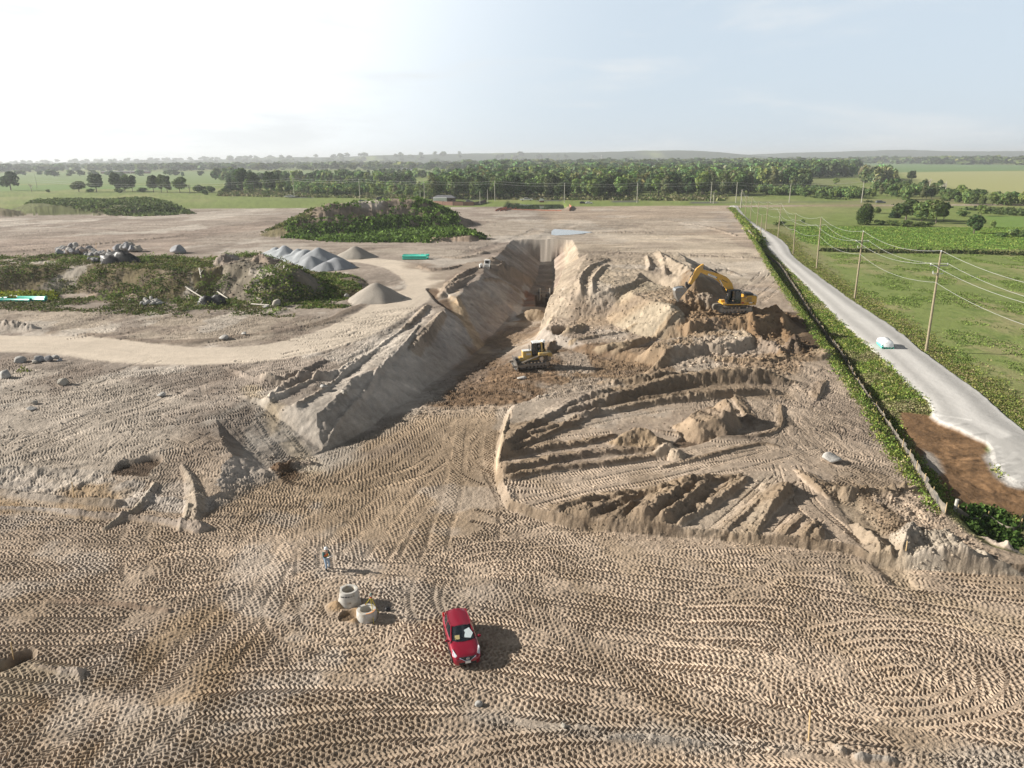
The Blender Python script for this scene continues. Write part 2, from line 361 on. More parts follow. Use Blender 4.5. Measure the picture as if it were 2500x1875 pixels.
# block between the two ramps and the ramp itself
trough('V', [(445, 850, 3.2, 1.5), (500, 880, 2.8, 2.3), (545, 915, 2.0, 2.8), (590, 955, 1.0, 3.0), (640, 992, .1, 3.0)], slope_l=.75, slope_r=.5, seed=3, colour=(.327, .301, .267))
band('V', [(545, 855), (585, 895), (640, 945), (680, 972)], 1.0, (.482, .421, .318), 2.0, amt=.8, seed=19)  # cream strip puts the sunlit look of the ramp's right face into the colour
ridge('V', [(417, 1090, .3), (421, 1068, .5), (414, 1030, .45), (395, 1008, .2)], slope=.55, rough=.12, seed=6, base=1.0, colour=(.36, .32, .265), lump=2.5)
for pts in [[(215, 1085, .3), (300, 1035, .4), (330, 1012, .25)], [(380, 1090, .2), (400, 1050, .3)]]:
    ridge('V', pts, slope=.8, base=2, seed=int(pts[0][0]), colour=(.361, .327, .267))
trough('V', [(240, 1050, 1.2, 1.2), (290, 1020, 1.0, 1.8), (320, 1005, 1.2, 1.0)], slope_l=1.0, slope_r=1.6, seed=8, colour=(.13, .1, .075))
ridge('V', [(0, 1077, .35), (100, 1082, .3), (165, 1085, .5), (230, 1090, .5), (330, 1100, .4), (430, 1110, .7)], slope=.9, base=.6, colour=(.35, .31, .27), seed=9)
ridge('V', [(-30, 1005, .3), (90, 1017, .4), (240, 1026, .5)], slope=.7, base=2.3, seed=91, colour=(.3, .26, .21))
# dark dirt mouth of the ramp
zone('V', [(570, 1000), (600, 982), (650, 975), (690, 985), (660, 1010), (620, 1030), (585, 1015)], (.13, .092, .06), .6, soft=.5, seed=21)
ridge('V', [(600, 995, .7), (640, 988, .5), (680, 992, .3)], slope=.7, base=.3, seed=22, colour=(.15, .105, .07), rough=.5)
# ramp cut on the far block (dark floor, far face painted pale as if sunlit)
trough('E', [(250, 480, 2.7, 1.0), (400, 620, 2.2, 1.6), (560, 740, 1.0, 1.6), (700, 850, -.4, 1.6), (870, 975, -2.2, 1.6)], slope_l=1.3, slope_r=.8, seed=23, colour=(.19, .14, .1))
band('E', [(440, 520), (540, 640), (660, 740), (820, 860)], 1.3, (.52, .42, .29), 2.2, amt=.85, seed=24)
for pts in [[(190, 620, .5), (60, 740, .6), (-60, 860, .5)], [(350, 480, .8), (500, 330, .9), (620, 260, .7), (760, 215, .3)], [(430, 470, .5), (560, 360, .7), (700, 300, .3)],
            [(350, 700, .6), (200, 860, .7), (40, 1020, .6)], [(800, 330, .3), (950, 240, .5), (1150, 200, .7), (1300, 190, .5)], [(620, 180, .3), (900, 150, .5), (1100, 110, .6), (1300, 90, .4), (1480, 130, .5)],
            [(100, 210, .5), (250, 240, .6), (420, 230, .5), (550, 200, .3)], [(380, 110, .4), (520, 120, .5), (700, 100, .5)], [(880, 110, 1.0), (1050, 100, 1.2), (1250, 80, 1.1), (1330, 60, .7)], [(700, 80, .4), (800, 60, .6), (860, 62, .3)]]:
    ridge('E', pts, slope=.6, rough=.35, seed=int(abs(pts[0][0])+pts[0][1]), base=BZ, colour=(.33, .29, .24))
zone('E', [(0, 190), (300, 200), (560, 200), (900, 130), (1500, 100), (1500, 180), (1000, 220), (820, 240), (700, 300), (360, 500), (250, 430), (600, 270), (350, 260), (0, 260)], (.27, .225, .18), BZ, amt=.75, soft=1.5, seed=25)
# wet clay ledge and dirt ramp inside the trench
zone('E', [(1230, 380), (1300, 380), (1240, 600), (1180, 760), (1090, 770), (1150, 600)], (.473, .473, .464), -2.5, soft=.4, nz=.6, amt=.8, seed=26)
zone('E', [(1270, 440), (1390, 460), (1350, 600), (1230, 600)], (.28, .17, .12), -3, soft=.6, seed=27)
ridge('E', [(1220, 690, 1.0), (1320, 660, 1.8), (1430, 680, 1.6)], slope=.55, base=-3, seed=28, colour=(.33, .27, .195))
HOLE = WP('E', [(1370, 500), (1560, 480), (1500, 640), (1370, 625)], -3.5)
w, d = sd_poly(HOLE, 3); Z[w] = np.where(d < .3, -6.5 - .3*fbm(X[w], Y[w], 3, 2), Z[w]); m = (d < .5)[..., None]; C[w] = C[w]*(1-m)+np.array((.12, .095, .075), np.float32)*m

# ---- right side of the cut: spoil block, excavator mound, fill
mesa('C', [(740, 850), (900, 860), (1100, 855), (1300, 838), (1430, 835), (1500, 900), (1600, 1000), (1560, 1060), (1350, 1010), (1150, 1000), (1050, 1100), (900, 1120), (700, 1120), (640, 1100), (660, 1000), (700, 920)], 5.3, slope=.55, seed=41, rough=.25, colour=(.4, .35, .28), pad=18, top_rough=.2)
mesa('C', [(1200, 1060), (1430, 1130), (1450, 1200), (1380, 1270), (1200, 1220), (1050, 1150)], 4.8, slope=.6, seed=42, rough=.3, colour=(.396, .353, .275))
ridge('C', [(1280, 850, .8), (1360, 900, 1.3), (1480, 960, 1.6), (1580, 1050, 1.2)], slope=.7, base=4.6, seed=43, rough=.3)
ridge('C', [(760, 890, .5), (850, 880, .6), (900, 880, .4)], slope=.6, base=5.2, seed=44)
for pts in [[(690, 1110, .5), (680, 1050, .6), (740, 960, .6), (900, 890, .5)], [(780, 1110, .5), (780, 1040, .6), (830, 970, .6), (900, 940, .3)], [(1210, 970, .5), (1220, 930, .6), (1200, 870, .5)], [(1340, 990, .6), (1330, 930, .6), (1300, 870, .5)],
            [(1160, 1020, .5), (1230, 1005, .7), (1290, 1020, .4)], [(800, 1120, .4), (900, 1110, .4), (1000, 1100, .3)]]:
    ridge('C', pts, slope=.8, rough=.2, seed=int(pts[0][0]), base=5.2)
zone('C', [(950, 1260), (1120, 1090), (1180, 1110), (1130, 1270), (1000, 1290)], (.43, .37, .275), 4, amt=.8, seed=45, nz=.8)
zone('C', [(800, 1010), (860, 960), (960, 990), (900, 1100), (800, 1110)], (.447, .391, .301), 5.2, amt=.7, seed=46)
zone('C', [(1100, 1280), (1380, 1180), (1480, 1250), (1400, 1330), (900, 1340), (600, 1350), (620, 1260), (900, 1250)], (.33, .26, .185), 2.5, amt=.7, seed=47, nz=1.0)
# bulldozed hollow
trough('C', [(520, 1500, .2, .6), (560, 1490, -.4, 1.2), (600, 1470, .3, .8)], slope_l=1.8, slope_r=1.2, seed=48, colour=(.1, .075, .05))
ridge('C', [(560, 1420, .8), (640, 1400, 1.0), (700, 1380, .6)], slope=.8, base=1.2, seed=49, colour=(.36, .3, .22), rough=.4)
ridge('C', [(430, 1530, .9), (450, 1500, .8), (480, 1480, .5)], slope=.9, base=.8, seed=50, rough=.4, colour=(.25, .19, .13))
# excavator mound and pile in front of it
EXB = (.225, .165, .105)
mesa('C', [(1470, 1330), (1560, 1290), (1760, 1290), (2100, 1290), (2190, 1275), (2160, 1310), (2090, 1340), (1900, 1345), (1750, 1345), (1600, 1350)], 3.6, slope=.7, seed=51, rough=.35, colour=EXB, pad=14)
ridge('C', [(1500, 1190, 1.0), (1560, 1150, 2.6), (1650, 1115, 3.6), (1760, 1130, 3.2), (1830, 1180, 1.8)], slope=.75, base=2.9, seed=52, colour=EXB, rough=.4)
ridge('C', [(1480, 1400, .8), (1540, 1335, 2.2), (1620, 1390, 1.0)], slope=.7, base=2.2, seed=53, colour=(.24, .175, .11), rough=.2)
zone('V', [(1480, 640), (1560, 620), (1640, 690), (1720, 680), (1790, 740), (1760, 765), (1660, 765), (1600, 725), (1500, 720), (1450, 700)], EXB, 1.5, amt=.9, soft=.7, seed=54)
for pts in [[(1320, 770, .5), (1450, 860, 1.3), (1560, 900, 1.1), (1640, 980, .9)], [(1480, 720, .6), (1620, 690, 1.2), (1660, 760, .9), (1780, 900, .8)], [(1200, 690, .8), (1300, 670, 1.0), (1380, 720, .8)], [(1700, 950, .7), (1760, 870, 1.2), (1820, 940, .8)],
            [(1850, 700, .5), (1700, 640, 1.0), (1560, 680, .8)]]:
    ridge('F', pts, slope=.8, rough=.5, seed=int(pts[0][0])+3, base=1.6, colour=(.22, .155, .095), lump=.9)
zone('F', [(1640, 690), (1800, 700), (2000, 860), (2080, 960), (1950, 1020), (1750, 1040), (1800, 900), (1720, 800)], (.095, .068, .045), .6, amt=.9, soft=.6, seed=55)
CLIP[0] = 1.2
# raised tongue with vertical shaded edge
mesa('F', [(380, 1070), (620, 985), (900, 950), (1100, 955), (1330, 905), (1350, 870), (1220, 790), (1100, 775), (900, 800), (700, 880), (500, 930), (300, 1010), (200, 1080)], 2.2, slope=1.0, seed=56, rough=.22, colour=(.44, .375, .285), pad=8)
for pts in [[(-500, 1100, .2), (0, 1010, .35), (300, 930, .35), (620, 830, .3)], [(-300, 1010, .3), (0, 960, .6), (200, 935, .7), (330, 900, .5)], [(-600, 950, .3), (-200, 880, .35), (200, 820, .3)],
            [(800, 1090, .4), (1100, 1080, .5), (1400, 1090, .45), (1700, 1080, .4), (2050, 1060, .6), (2120, 1000, .9)], [(-400, 1250, .3), (0, 1210, .3), (350, 1170, .35)],
            [(0, 1290, .6), (300, 1260, .8), (500, 1240, .7), (700, 1230, .4)]]:
    ridge('F', pts, slope=.9, rough=.3, seed=int(abs(pts[1][0])+pts[0][1]), base=1.0, asym=True, colour=(.34, .28, .2))
ridge('F', [(-380, 1560, .6), (0, 1440, .9), (300, 1350, 1.1), (600, 1260, 1.3), (900, 1215, 1.5), (1200, 1195, 1.6), (1450, 1195, 1.5), (1700, 1290, .5)], slope=.8, rough=.35, seed=61, base=.9, asym=True, colour=(.225, .185, .135))
ridge('F', [(-350, 1640, .5), (0, 1570, .5), (400, 1480, .6), (800, 1440, .6), (1200, 1410, .5), (1600, 1400, .4)], slope=.8, rough=.3, seed=62, base=.9, asym=True, colour=(.27, .225, .17))
zone('V', [(1250, 770), (1420, 735), (1500, 715), (1560, 730), (1640, 765), (1760, 765), (1720, 800), (1560, 775), (1400, 800), (1300, 830), (1200, 855), (1180, 830)], (.245, .185, .125), 1.2, soft=1, seed=63, amt=.75)
zone('V', [(1090, 890), (1200, 850), (1420, 800), (1690, 790), (1700, 850), (1500, 845), (1300, 880), (1180, 940), (1080, 990)], (.26, .21, .155), 1.0, soft=1.5, seed=64, amt=.6)
# furrowed block: windrows left by the blade
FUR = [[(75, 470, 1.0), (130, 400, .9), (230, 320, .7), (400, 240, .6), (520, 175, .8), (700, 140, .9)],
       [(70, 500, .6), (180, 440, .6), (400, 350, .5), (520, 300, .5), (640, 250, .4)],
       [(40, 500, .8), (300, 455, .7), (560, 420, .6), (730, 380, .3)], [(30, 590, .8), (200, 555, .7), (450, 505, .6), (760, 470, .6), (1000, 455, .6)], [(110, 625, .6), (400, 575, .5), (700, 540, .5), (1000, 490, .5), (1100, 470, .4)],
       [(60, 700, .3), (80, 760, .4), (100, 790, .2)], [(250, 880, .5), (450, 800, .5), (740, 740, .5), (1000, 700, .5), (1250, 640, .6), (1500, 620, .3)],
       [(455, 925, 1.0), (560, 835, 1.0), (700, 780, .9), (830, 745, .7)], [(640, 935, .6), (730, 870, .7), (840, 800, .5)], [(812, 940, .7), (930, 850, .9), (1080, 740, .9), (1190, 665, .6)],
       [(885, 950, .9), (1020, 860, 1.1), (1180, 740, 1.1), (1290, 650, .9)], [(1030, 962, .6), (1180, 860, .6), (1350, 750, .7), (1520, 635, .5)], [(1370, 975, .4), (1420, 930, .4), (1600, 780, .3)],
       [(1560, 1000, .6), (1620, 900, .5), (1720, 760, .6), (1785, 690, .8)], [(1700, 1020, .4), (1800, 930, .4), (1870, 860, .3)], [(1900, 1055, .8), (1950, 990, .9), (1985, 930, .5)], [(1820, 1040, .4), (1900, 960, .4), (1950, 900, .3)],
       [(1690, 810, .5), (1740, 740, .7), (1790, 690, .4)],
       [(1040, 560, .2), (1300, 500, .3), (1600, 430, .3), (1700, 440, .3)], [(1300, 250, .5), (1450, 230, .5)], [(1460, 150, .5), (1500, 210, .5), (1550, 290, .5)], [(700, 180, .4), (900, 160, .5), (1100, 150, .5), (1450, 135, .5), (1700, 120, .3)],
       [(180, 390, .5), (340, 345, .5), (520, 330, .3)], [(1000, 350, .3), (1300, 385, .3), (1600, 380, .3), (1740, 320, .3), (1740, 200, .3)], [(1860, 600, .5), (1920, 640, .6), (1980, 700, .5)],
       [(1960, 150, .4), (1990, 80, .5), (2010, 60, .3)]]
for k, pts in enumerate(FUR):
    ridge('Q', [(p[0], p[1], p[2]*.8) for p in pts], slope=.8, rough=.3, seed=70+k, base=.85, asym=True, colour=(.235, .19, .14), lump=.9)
for a, b in [((560, 900), (700, 800)), ((900, 900), (1150, 720)), ((1080, 900), (1240, 780))]:
    band('Q', [a, b], .9, (.24, .195, .145), .8, amt=.6, dz=-.2)
zone('Q', [(1160, 940), (1340, 810), (1520, 700), (1560, 640), (1720, 610), (1560, 760), (1400, 900), (1340, 965)], (.413, .365, .297), .8, amt=.8, nz=.4, seed=66)
zone('Q', [(1470, 960), (1560, 860), (1640, 830), (1600, 930), (1560, 990)], (.404, .361, .292), .8, amt=.7, nz=.3, seed=67)
ridge('Q', [(760, 400, .7), (860, 340, 1.5), (920, 330, 1.7), (980, 370, 1.2)], slope=.75, base=.9, seed=81, colour=(.33, .26, .175), rough=.3)
ridge('Q', [(1010, 470, .6), (1060, 430, 1.1), (1110, 450, 1.0)], slope=.8, base=.9, seed=82, colour=(.37, .32, .255), rough=.35)
trough('Q', [(1140, 460, .5, .8), (1230, 440, .1, 1.0), (1330, 400, .6, .6)], slope_l=1.0, slope_r=1.0, seed=83, colour=(.16, .12, .085))
mesa('Q', [(1180, 275), (1300, 240), (1400, 225), (1400, 270), (1380, 300), (1240, 305)], 2.0, slope=.9, seed=84, rough=.35, colour=(.3, .24, .175), pad=5)
ridge('Q', [(1400, 240, 1.0), (1440, 290, .9), (1400, 310, .6)], slope=.9, base=.9, seed=85, rough=.3)
# berm along the left edge of the block
CLIP[0] = .3
ridge('V', [(1099, 888, .25), (1087, 930, .35), (1075, 980, .35), (1071, 1010, .2)], slope=1.1, base=.8, seed=86, colour=(.45, .385, .29), rough=.1, lump=3)
# jagged bottom edge
ridge('V', [(1235, 1137, .12), (1400, 1150, .18), (1530, 1160, .2), (1700, 1174, .16), (1840, 1190, .16)], slope=1.0, base=.65, seed=87, rough=.7, lump=.4, colour=(.26, .215, .16))
ridge('V', [(1085, 1090, .1), (1150, 1115, .15), (1235, 1135, .12)], slope=.6, base=.6, seed=88, colour=(.36, .31, .245))
CLIP[0] = .8
# lower right corner: rubble bank, ruts
mesa('V', [(1950, 1150), (2040, 1150), (2090, 1185), (2160, 1205), (2110, 1222), (1990, 1215), (1945, 1190)], .85, slope=.45, seed=89, rough=.3, colour=(.413, .378, .318), pad=6)
ridge('N', [(1000, 1470, .4), (1040, 1350, .6), (1090, 1240, .5)], slope=.9, base=.6, seed=90, colour=(.361, .331, .284), rough=.6, lump=.6)
ridge('N', [(1180, 1500, .5), (1300, 1480, .8), (1500, 1500, .8), (1700, 1560, .5), (1900, 1600, .3)], slope=.8, base=.4, seed=92, colour=(.361, .331, .284), rough=.6, lump=.5)
ridge('N', [(690, 1440, .5), (830, 1440, .9), (800, 1340, .7), (640, 1220, .5)], slope=.9, base=.6, seed=93, rough=.3)
for pts in [[(460, 930, .6), (560, 945, .7), (720, 930, .6)], [(780, 950, .4), (900, 930, .6), (1100, 920, .5)]]: ridge('N', pts, slope=.9, base=.8, seed=int(pts[0][0]), colour=(.3, .25, .19), rough=.6, lump=.5)
zone('N', [(460, 930), (700, 930), (820, 1040), (930, 1130), (1050, 1240), (860, 1320), (700, 1240), (540, 1060)], (.22, .175, .125), .8, amt=.9, soft=.3, seed=94)
w, D, A, T = band('N', [(1060, 1250), (1200, 1150), (1300, 1230)], 3, None, .8)
for pts in [[(470, 1000), (620, 1200), (780, 1420), (900, 1560), (1010, 1640)], [(600, 1020), (760, 1220), (900, 1380), (1020, 1520), (1100, 1640)]]:
    band('N', pts, .55, (.35, .3, .23), .8, amt=.7, dz=-.35, seed=int(pts[0][0]))
for pts in [[(1180, 190), (1240, 290), (1340, 390), (1450, 450), (1700, 500), (2100, 600)], [(1380, 150), (1480, 290), (1600, 380), (1760, 400), (2000, 480), (2200, 540)]]:
    band('U', pts, .75, (.37, .31, .23), .1, amt=.7, dz=-.14, seed=int(pts[0][0]))
    ridge('U', [(p[0]+22, p[1]-8, .28) for p in pts], slope=1, base=.05, seed=int(pts[0][0])+1, rough=.2)
CLIP[0] = 0
# rubble strip across the bottom of the picture
w, D, A, T = band('S', [(420, 990), (650, 1010), (900, 1040), (1200, 1080), (1480, 1130)], .55, (.36, .31, .25), 0, amt=.8, seed=95, dz=-.04)
zone('V', [(1030, 1545), (1300, 1575), (1560, 1585), (1800, 1610), (2212, 1640), (2500, 1655), (2500, 1760), (2212, 1680), (1900, 1635), (1600, 1625), (1400, 1600), (1150, 1580)], (.344, .318, .28), 0, amt=.85, nz=.8, soft=.6, seed=96)
for pts in [[(1500, 1150, .12), (1600, 1170, .12)], [(1680, 1220, .2), (1900, 1210, .3), (2100, 1230, .25), (2300, 1260, .15)]]:
    ridge('S', pts, slope=.8, seed=int(pts[0][0]), rough=.35, lump=.5, colour=(.353, .331, .297))
ridge('U', [(1090, 1280, .2), (1150, 1320, .28), (1250, 1330, .26), (1400, 1350, .2), (1480, 1370, .15)], slope=.8, seed=98, rough=.9, lump=.3, colour=(.344, .327, .297))
ridge('U', [(1040, 1240, .15), (1070, 1255, .25), (1110, 1300, .2)], slope=.8, seed=99, rough=.9, lump=.3, colour=(.3, .255, .2))
# flat brown strip and shovel hole on the left
zone('R', [(120, 410), (500, 400), (800, 430), (1020, 465), (900, 475), (500, 425)], (.3, .235, .18), 0, amt=.9, soft=.25, nz=.15, seed=101)
ridge('R', [(180, 405, .12), (500, 402, .16), (800, 425, .2), (1010, 460, .22)], slope=.9, seed=102, rough=.4, lump=.5, colour=(.29, .23, .18))
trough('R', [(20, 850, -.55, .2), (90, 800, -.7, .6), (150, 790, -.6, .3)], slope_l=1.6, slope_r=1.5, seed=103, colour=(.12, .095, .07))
zone('R', [(-60, 800), (20, 760), (90, 770), (200, 790), (480, 830), (500, 870), (380, 920), (200, 1000), (0, 1080), (-60, 1080)], (.36, .31, .235), 0, amt=.9, soft=.3, nz=.3, seed=104)
ridge('R', [(200, 790, .2), (350, 800, .3), (500, 820, .35), (480, 860, .2)], slope=.9, seed=105, rough=.4, lump=.4, colour=(.33, .28, .23))
# spoil rings round the manholes
for (t, x, y, rr, hh) in [('I', 800, 1130, 1.2, .38), ('I', 1000, 1260, .9, .3), ('I', 1150, 1220, 1.0, .3), ('I', 1070, 1380, .8, .25)]:
    ridge(t, [(x-15, y, hh), (x+15, y+8, hh)], slope=.5, seed=int(x), rough=.15, colour=(.36, .265, .165), lump=2)
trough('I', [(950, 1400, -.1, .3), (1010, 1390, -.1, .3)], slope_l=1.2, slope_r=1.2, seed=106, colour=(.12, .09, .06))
# brown stripes of moist fill in the foreground
for pts, hw in [([(330, 1000), (700, 860), (1000, 640), (1250, 500)], 1.3), ([(1000, 1150), (1250, 900), (1420, 700)], 1.2), ([(600, 1380), (1000, 1150)], 1.8)]:
    band('R', pts, hw, (.28, .215, .14), 0, amt=.75, nz=1.0, soft=1.0, seed=int(pts[0][0]))
zone('R', [(500, 1413), (1300, 1000), (1700, 900), (2212, 950), (2300, 1300), (2000, 1500), (500, 1500)], (.33, .275, .21), 0, amt=.7, nz=1.5, soft=1.5, seed=107)
zone('R', [(250, 1100), (500, 950), (800, 1050), (500, 1300), (100, 1250)], (.447, .417, .37), 0, amt=.5, nz=1.2, soft=1, seed=108)

# ---- far left / far site
zone('V', [(-300, 500), (0, 520), (350, 500), (600, 470), (640, 480), (400, 520), (500, 545), (100, 560), (-300, 560)], (.33, .275, .235), 2.5, amt=.7, nz=3, soft=3, seed=111)
for pts in [[(-100, 545), (150, 525), (400, 500), (560, 478), (700, 465)], [(100, 555), (400, 510), (640, 472)], [(1000, 560), (1080, 530), (1140, 505), (1170, 490)], [(1050, 560), (1120, 535), (1185, 510), (1240, 480)],
            [(-100, 470), (100, 485), (300, 500)], [(330, 455), (500, 445), (700, 432)]]:
    band('V', pts, 2.0, (.27, .23, .2), 2.2, amt=.75, nz=2, soft=1, seed=int(abs(pts[0][0])+pts[0][1]), dz=-.25)
zone('V', [(1200, 700-150), (1250, 500), (1560, 505), (1640, 545), (1680, 600), (1600, 615), (1450, 545)], (.464, .417, .34), 2.5, amt=.8, nz=2, soft=2, seed=112)
zone('V', [(1050, 475), (1530, 470), (1545, 500), (1300, 525), (1000, 520)], (.43, .391, .331), 1.5, amt=.6, nz=3, seed=113)
zone('V', [(1230, 487), (1330, 483), (1390, 488), (1330, 496), (1240, 500)], (.27, .24, .2), 1.8, amt=.8, nz=1, seed=114)
for k, (a, b) in enumerate([((1000, 500), (1530, 497)), ((900, 520), (1200, 524)), ((1260, 503), (1540, 505)), ((1240, 546), (1640, 552)), ((700, 500), (200, 510)), ((1250, 470), (1500, 486)), ((400, 530), (900, 545))]):
    band('V', [a, ((a[0]+b[0])/2, (a[1]+b[1])/2+3), b], .8, (.3, .26, .22), 2, amt=.6, nz=1.2, soft=.6, seed=120+k, dz=.35)
# more wear on the far graded ground
for k, (pts, rgb, a_) in enumerate([([(0, 560), (200, 545), (350, 555), (300, 575), (100, 590), (0, 590)], (.24, .20, .17), .6), ([(900, 585), (1000, 575), (1060, 590), (1000, 610), (930, 612)], (.24, .20, .165), .7), ([(760, 545), (900, 540), (1000, 550), (950, 560), (800, 556)], (.47, .43, .37), .6),
        ([(1060, 540), (1140, 520), (1190, 540), (1200, 560), (1100, 560)], (.27, .23, .19), .7), ([(1240, 515), (1340, 510), (1330, 545), (1240, 548)], (.30, .26, .21), .6), ([(1450, 575), (1560, 565), (1640, 590), (1600, 605), (1480, 600)], (.53, .48, .40), .7), ([(1480, 600), (1560, 590), (1600, 600), (1560, 612)], (.30, .265, .22), .7),
        ([(600, 440), (700, 436), (800, 440), (700, 450)], (.44, .41, .37), .7), ([(100, 455), (300, 470), (600, 450), (560, 440), (300, 462)], (.43, .40, .36), .6), ([(1270, 480), (1540, 452), (1560, 470), (1400, 485)], (.33, .29, .24), .5), ([(1560, 455), (1600, 500), (1580, 505), (1545, 460)], (.26, .235, .21), .7)]):
    zone('V', pts, rgb, 2.3, amt=a_, nz=5, soft=2.5, seed=170+k, scale=9)
for k, pts in enumerate([[(1240, 545, .3), (1420, 548, .5), (1640, 556, .4)], [(1200, 505, .3), (1330, 498, .6), (1420, 500, .4)], [(600, 560, .3), (720, 548, .3)], [(1070, 575, .6), (1120, 556, .8), (1190, 552, .6)], [(1500, 585, .4), (1560, 578, .6), (1600, 590, .3)], [(950, 470, .4), (1070, 476, .4)], [(0, 548, .4), (200, 528, .5), (420, 505, .3)], [(1440, 470, .4), (1530, 485, .5), (1590, 505, .4)]]):
    ridge('V', pts, slope=.4, rough=.5, seed=190+k, base=2.3, colour=(.27, .235, .195), lump=2.5)
# puddle + drainage, pond
PUD = WP('C', [(470, 680), (490, 665), (600, 672), (700, 680), (770, 688), (690, 700), (600, 708), (500, 712), (468, 706)], 1.9)
w, d = sd_poly(PUD, 6); d = d + fbm(X[w]/3, Y[w]/3, 5, 3)*3; Z[w] = np.minimum(Z[w], np.where(d < 4, 1.9 + d*.12, Z[w])); C[w] = C[w]*(1-.4*sst(2, 0, d)[..., None])
POND = WP('P', [(1245, 496), (1300, 497), (1372, 498), (1378, 512), (1300, 515), (1235, 514)], -.8)
w, d = sd_poly(POND, 14); Z[w] = np.minimum(Z[w], np.where(d < 12, -1.1 + np.maximum(d, 0)*.5, Z[w]))
m = sst(3, 0, d)[..., None]; C[w] = C[w]*(1-m) + np.array((.15, .17, .07), np.float32)*m

# ---- vegetated bank on the left
BANKC = (.19, .165, .10)
BANK = [(-400, 850), (-200, 870), (0, 880), (250, 880), (430, 850), (600, 870), (700, 885), (1000, 880), (1300, 870), (1640, 900), (1700, 960), (1500, 985), (1350, 985), (1100, 965), (800, 960), (600, 950), (300, 955), (0, 965), (-400, 965)]
mesa('A', BANK, 7.2, slope=.62, seed=131, rough=.35, colour=BANKC, pad=20, top_rough=.15)
zone('A', [(850, 850), (1200, 835), (1500, 850), (1640, 880), (1600, 940), (1300, 950), (900, 930), (760, 900)], (.44, .385, .285), 7.2, amt=.9, soft=1.0, seed=132)
mesa('B', [(-260, 880), (-100, 865), (60, 850), (140, 870), (260, 900), (380, 950), (400, 985), (300, 1000), (120, 985), (-80, 965), (-200, 930)], 7.6, slope=.78, seed=133, rough=.6, colour=(.2, .185, .15), pad=18, top_rough=.4)
ridge('A', [(1640, 930, .5), (1720, 880, 1.6), (1800, 880, 1.2)], slope=.7, base=7, seed=134, colour=(.31, .292, .267), rough=.3)
ridge('A', [(1960, 880, .6), (2010, 840, 1.5), (2080, 880, .8)], slope=.7, base=8, seed=135, colour=(.28, .24, .2))
mesa('B', [(430, 980), (600, 1000), (800, 1010), (850, 1050), (820, 1130), (500, 1150), (380, 1100)], 3.9, slope=.4, seed=136, rough=.3, colour=(.15, .135, .07))
ridge('A', [(960, 1180, .6), (1020, 1150, 1.4), (1070, 1180, .8)], slope=.6, base=3, seed=137, colour=(.37, .31, .25))
ridge('A', [(700, 1160, .5), (760, 1150, 1.0)], slope=.6, base=3, seed=138, colour=(.3, .25, .2))
ridge('A', [(1340, 980, .1), (1345, 1100, .1)], slope=.6, base=5, seed=139)
zone('A', [(0, 1200), (300, 1200), (700, 1205), (1100, 1215), (1100, 1235), (500, 1225), (0, 1215)], (.24, .2, .16), BZ, amt=.8, soft=.6, seed=140)
ridge('A', [(0, 1380, .7), (100, 1375, .9), (240, 1400, .6)], slope=.5, base=BZ, seed=141, colour=(.24, .21, .18), rough=.5)
# big mound in the middle distance, second mound far left
mesa('B', [(430, 585), (560, 530), (640, 500), (600, 560)], 7.5, slope=.36, seed=152, rough=.8, colour=(.17, .155, .09), pad=40)
mesa('B', [(620, 470), (900, 447), (1100, 430), (1250, 417), (1320, 423), (1340, 434), (1200, 436), (1000, 447), (800, 458)], 12.0, slope=.44, seed=151, rough=1.0, colour=(.19, .165, .105), pad=50, top_rough=.3)
zone('B', [(560, 495), (900, 450), (1250, 425), (1300, 450), (1000, 480), (620, 520)], (.28, .235, .16), 12, amt=.9, soft=1.5, nz=2.5, seed=153)
zone('B', [(380, 620), (560, 520), (800, 505), (1000, 490), (1280, 470), (1340, 570), (1040, 600), (880, 560), (700, 600), (420, 650)], (.235, .20, .165), 7, amt=.85, soft=1.5, nz=3, seed=154)
mesa('B', [(1420, 700), (1500, 685), (1700, 680), (1780, 700), (1700, 720), (1480, 722)], 4.2, slope=.5, seed=155, rough=.4, colour=(.33, .27, .215), pad=10)
mesa('A', [(250, 450), (560, 425), (800, 440), (1100, 420), (1170, 425), (1250, 470), (1000, 480), (600, 480), (300, 480)], 5.2, slope=.35, seed=156, rough=.6, colour=(.12, .14, .06), pad=40)
mesa('A', [(-300, 495), (-40, 490), (60, 505), (20, 515), (-200, 515)], 4, slope=.3, seed=157, rough=.5, colour=(.15, .14, .08), pad=25)
zone('A', [(500, 430), (900, 400), (1150, 410), (1100, 430), (800, 450), (560, 440)], (.22, .23, .1), 5.0, amt=.8, soft=2, nz=2, seed=158)
# ---- grass and fields beyond the site
GR1 = (.20, .25, .07); GR2 = (.27, .285, .11); GR3 = (.115, .165, .04); STRAW = (.33, .29, .17); CROP = (.115, .185, .06)
gmask = np.clip(offsite + sst(452, 462, Y), 0, 1)
gl = np.zeros_like(gmask)                                             # left of the far site edge
LE = WP('V', [(-400, 438), (0, 436), (90, 425), (180, 412), (400, 414), (540, 424), (620, 428), (1000, 432), (1570, 441)])
gl = sst(0, 6, Y - np.interp(X, LE[:, 0], LE[:, 1]))*(Y > 350); gmask = np.maximum(gmask*((X > xline(SITE_R, Y)) | (Y > 440)), gl)
g = fbm(X/30, Y/60, 61, 4); g2 = fbm(X/2.2, Y/5, 62, 4)
base = np.array(GR1, np.float32)*(1+.5*g2[..., None]) ; base = base*(1-sst(-.05, .25, g)[..., None]) + np.array(GR2, np.float32)*(1+.4*g2[..., None])*sst(-.05, .25, g)[..., None]
C[:] = C*(1-gmask[..., None]) + base*gmask[..., None]
Z += gmask*(.12*fbm(X/1.1, Y/1.6, 63, 3))*(Y < 500)
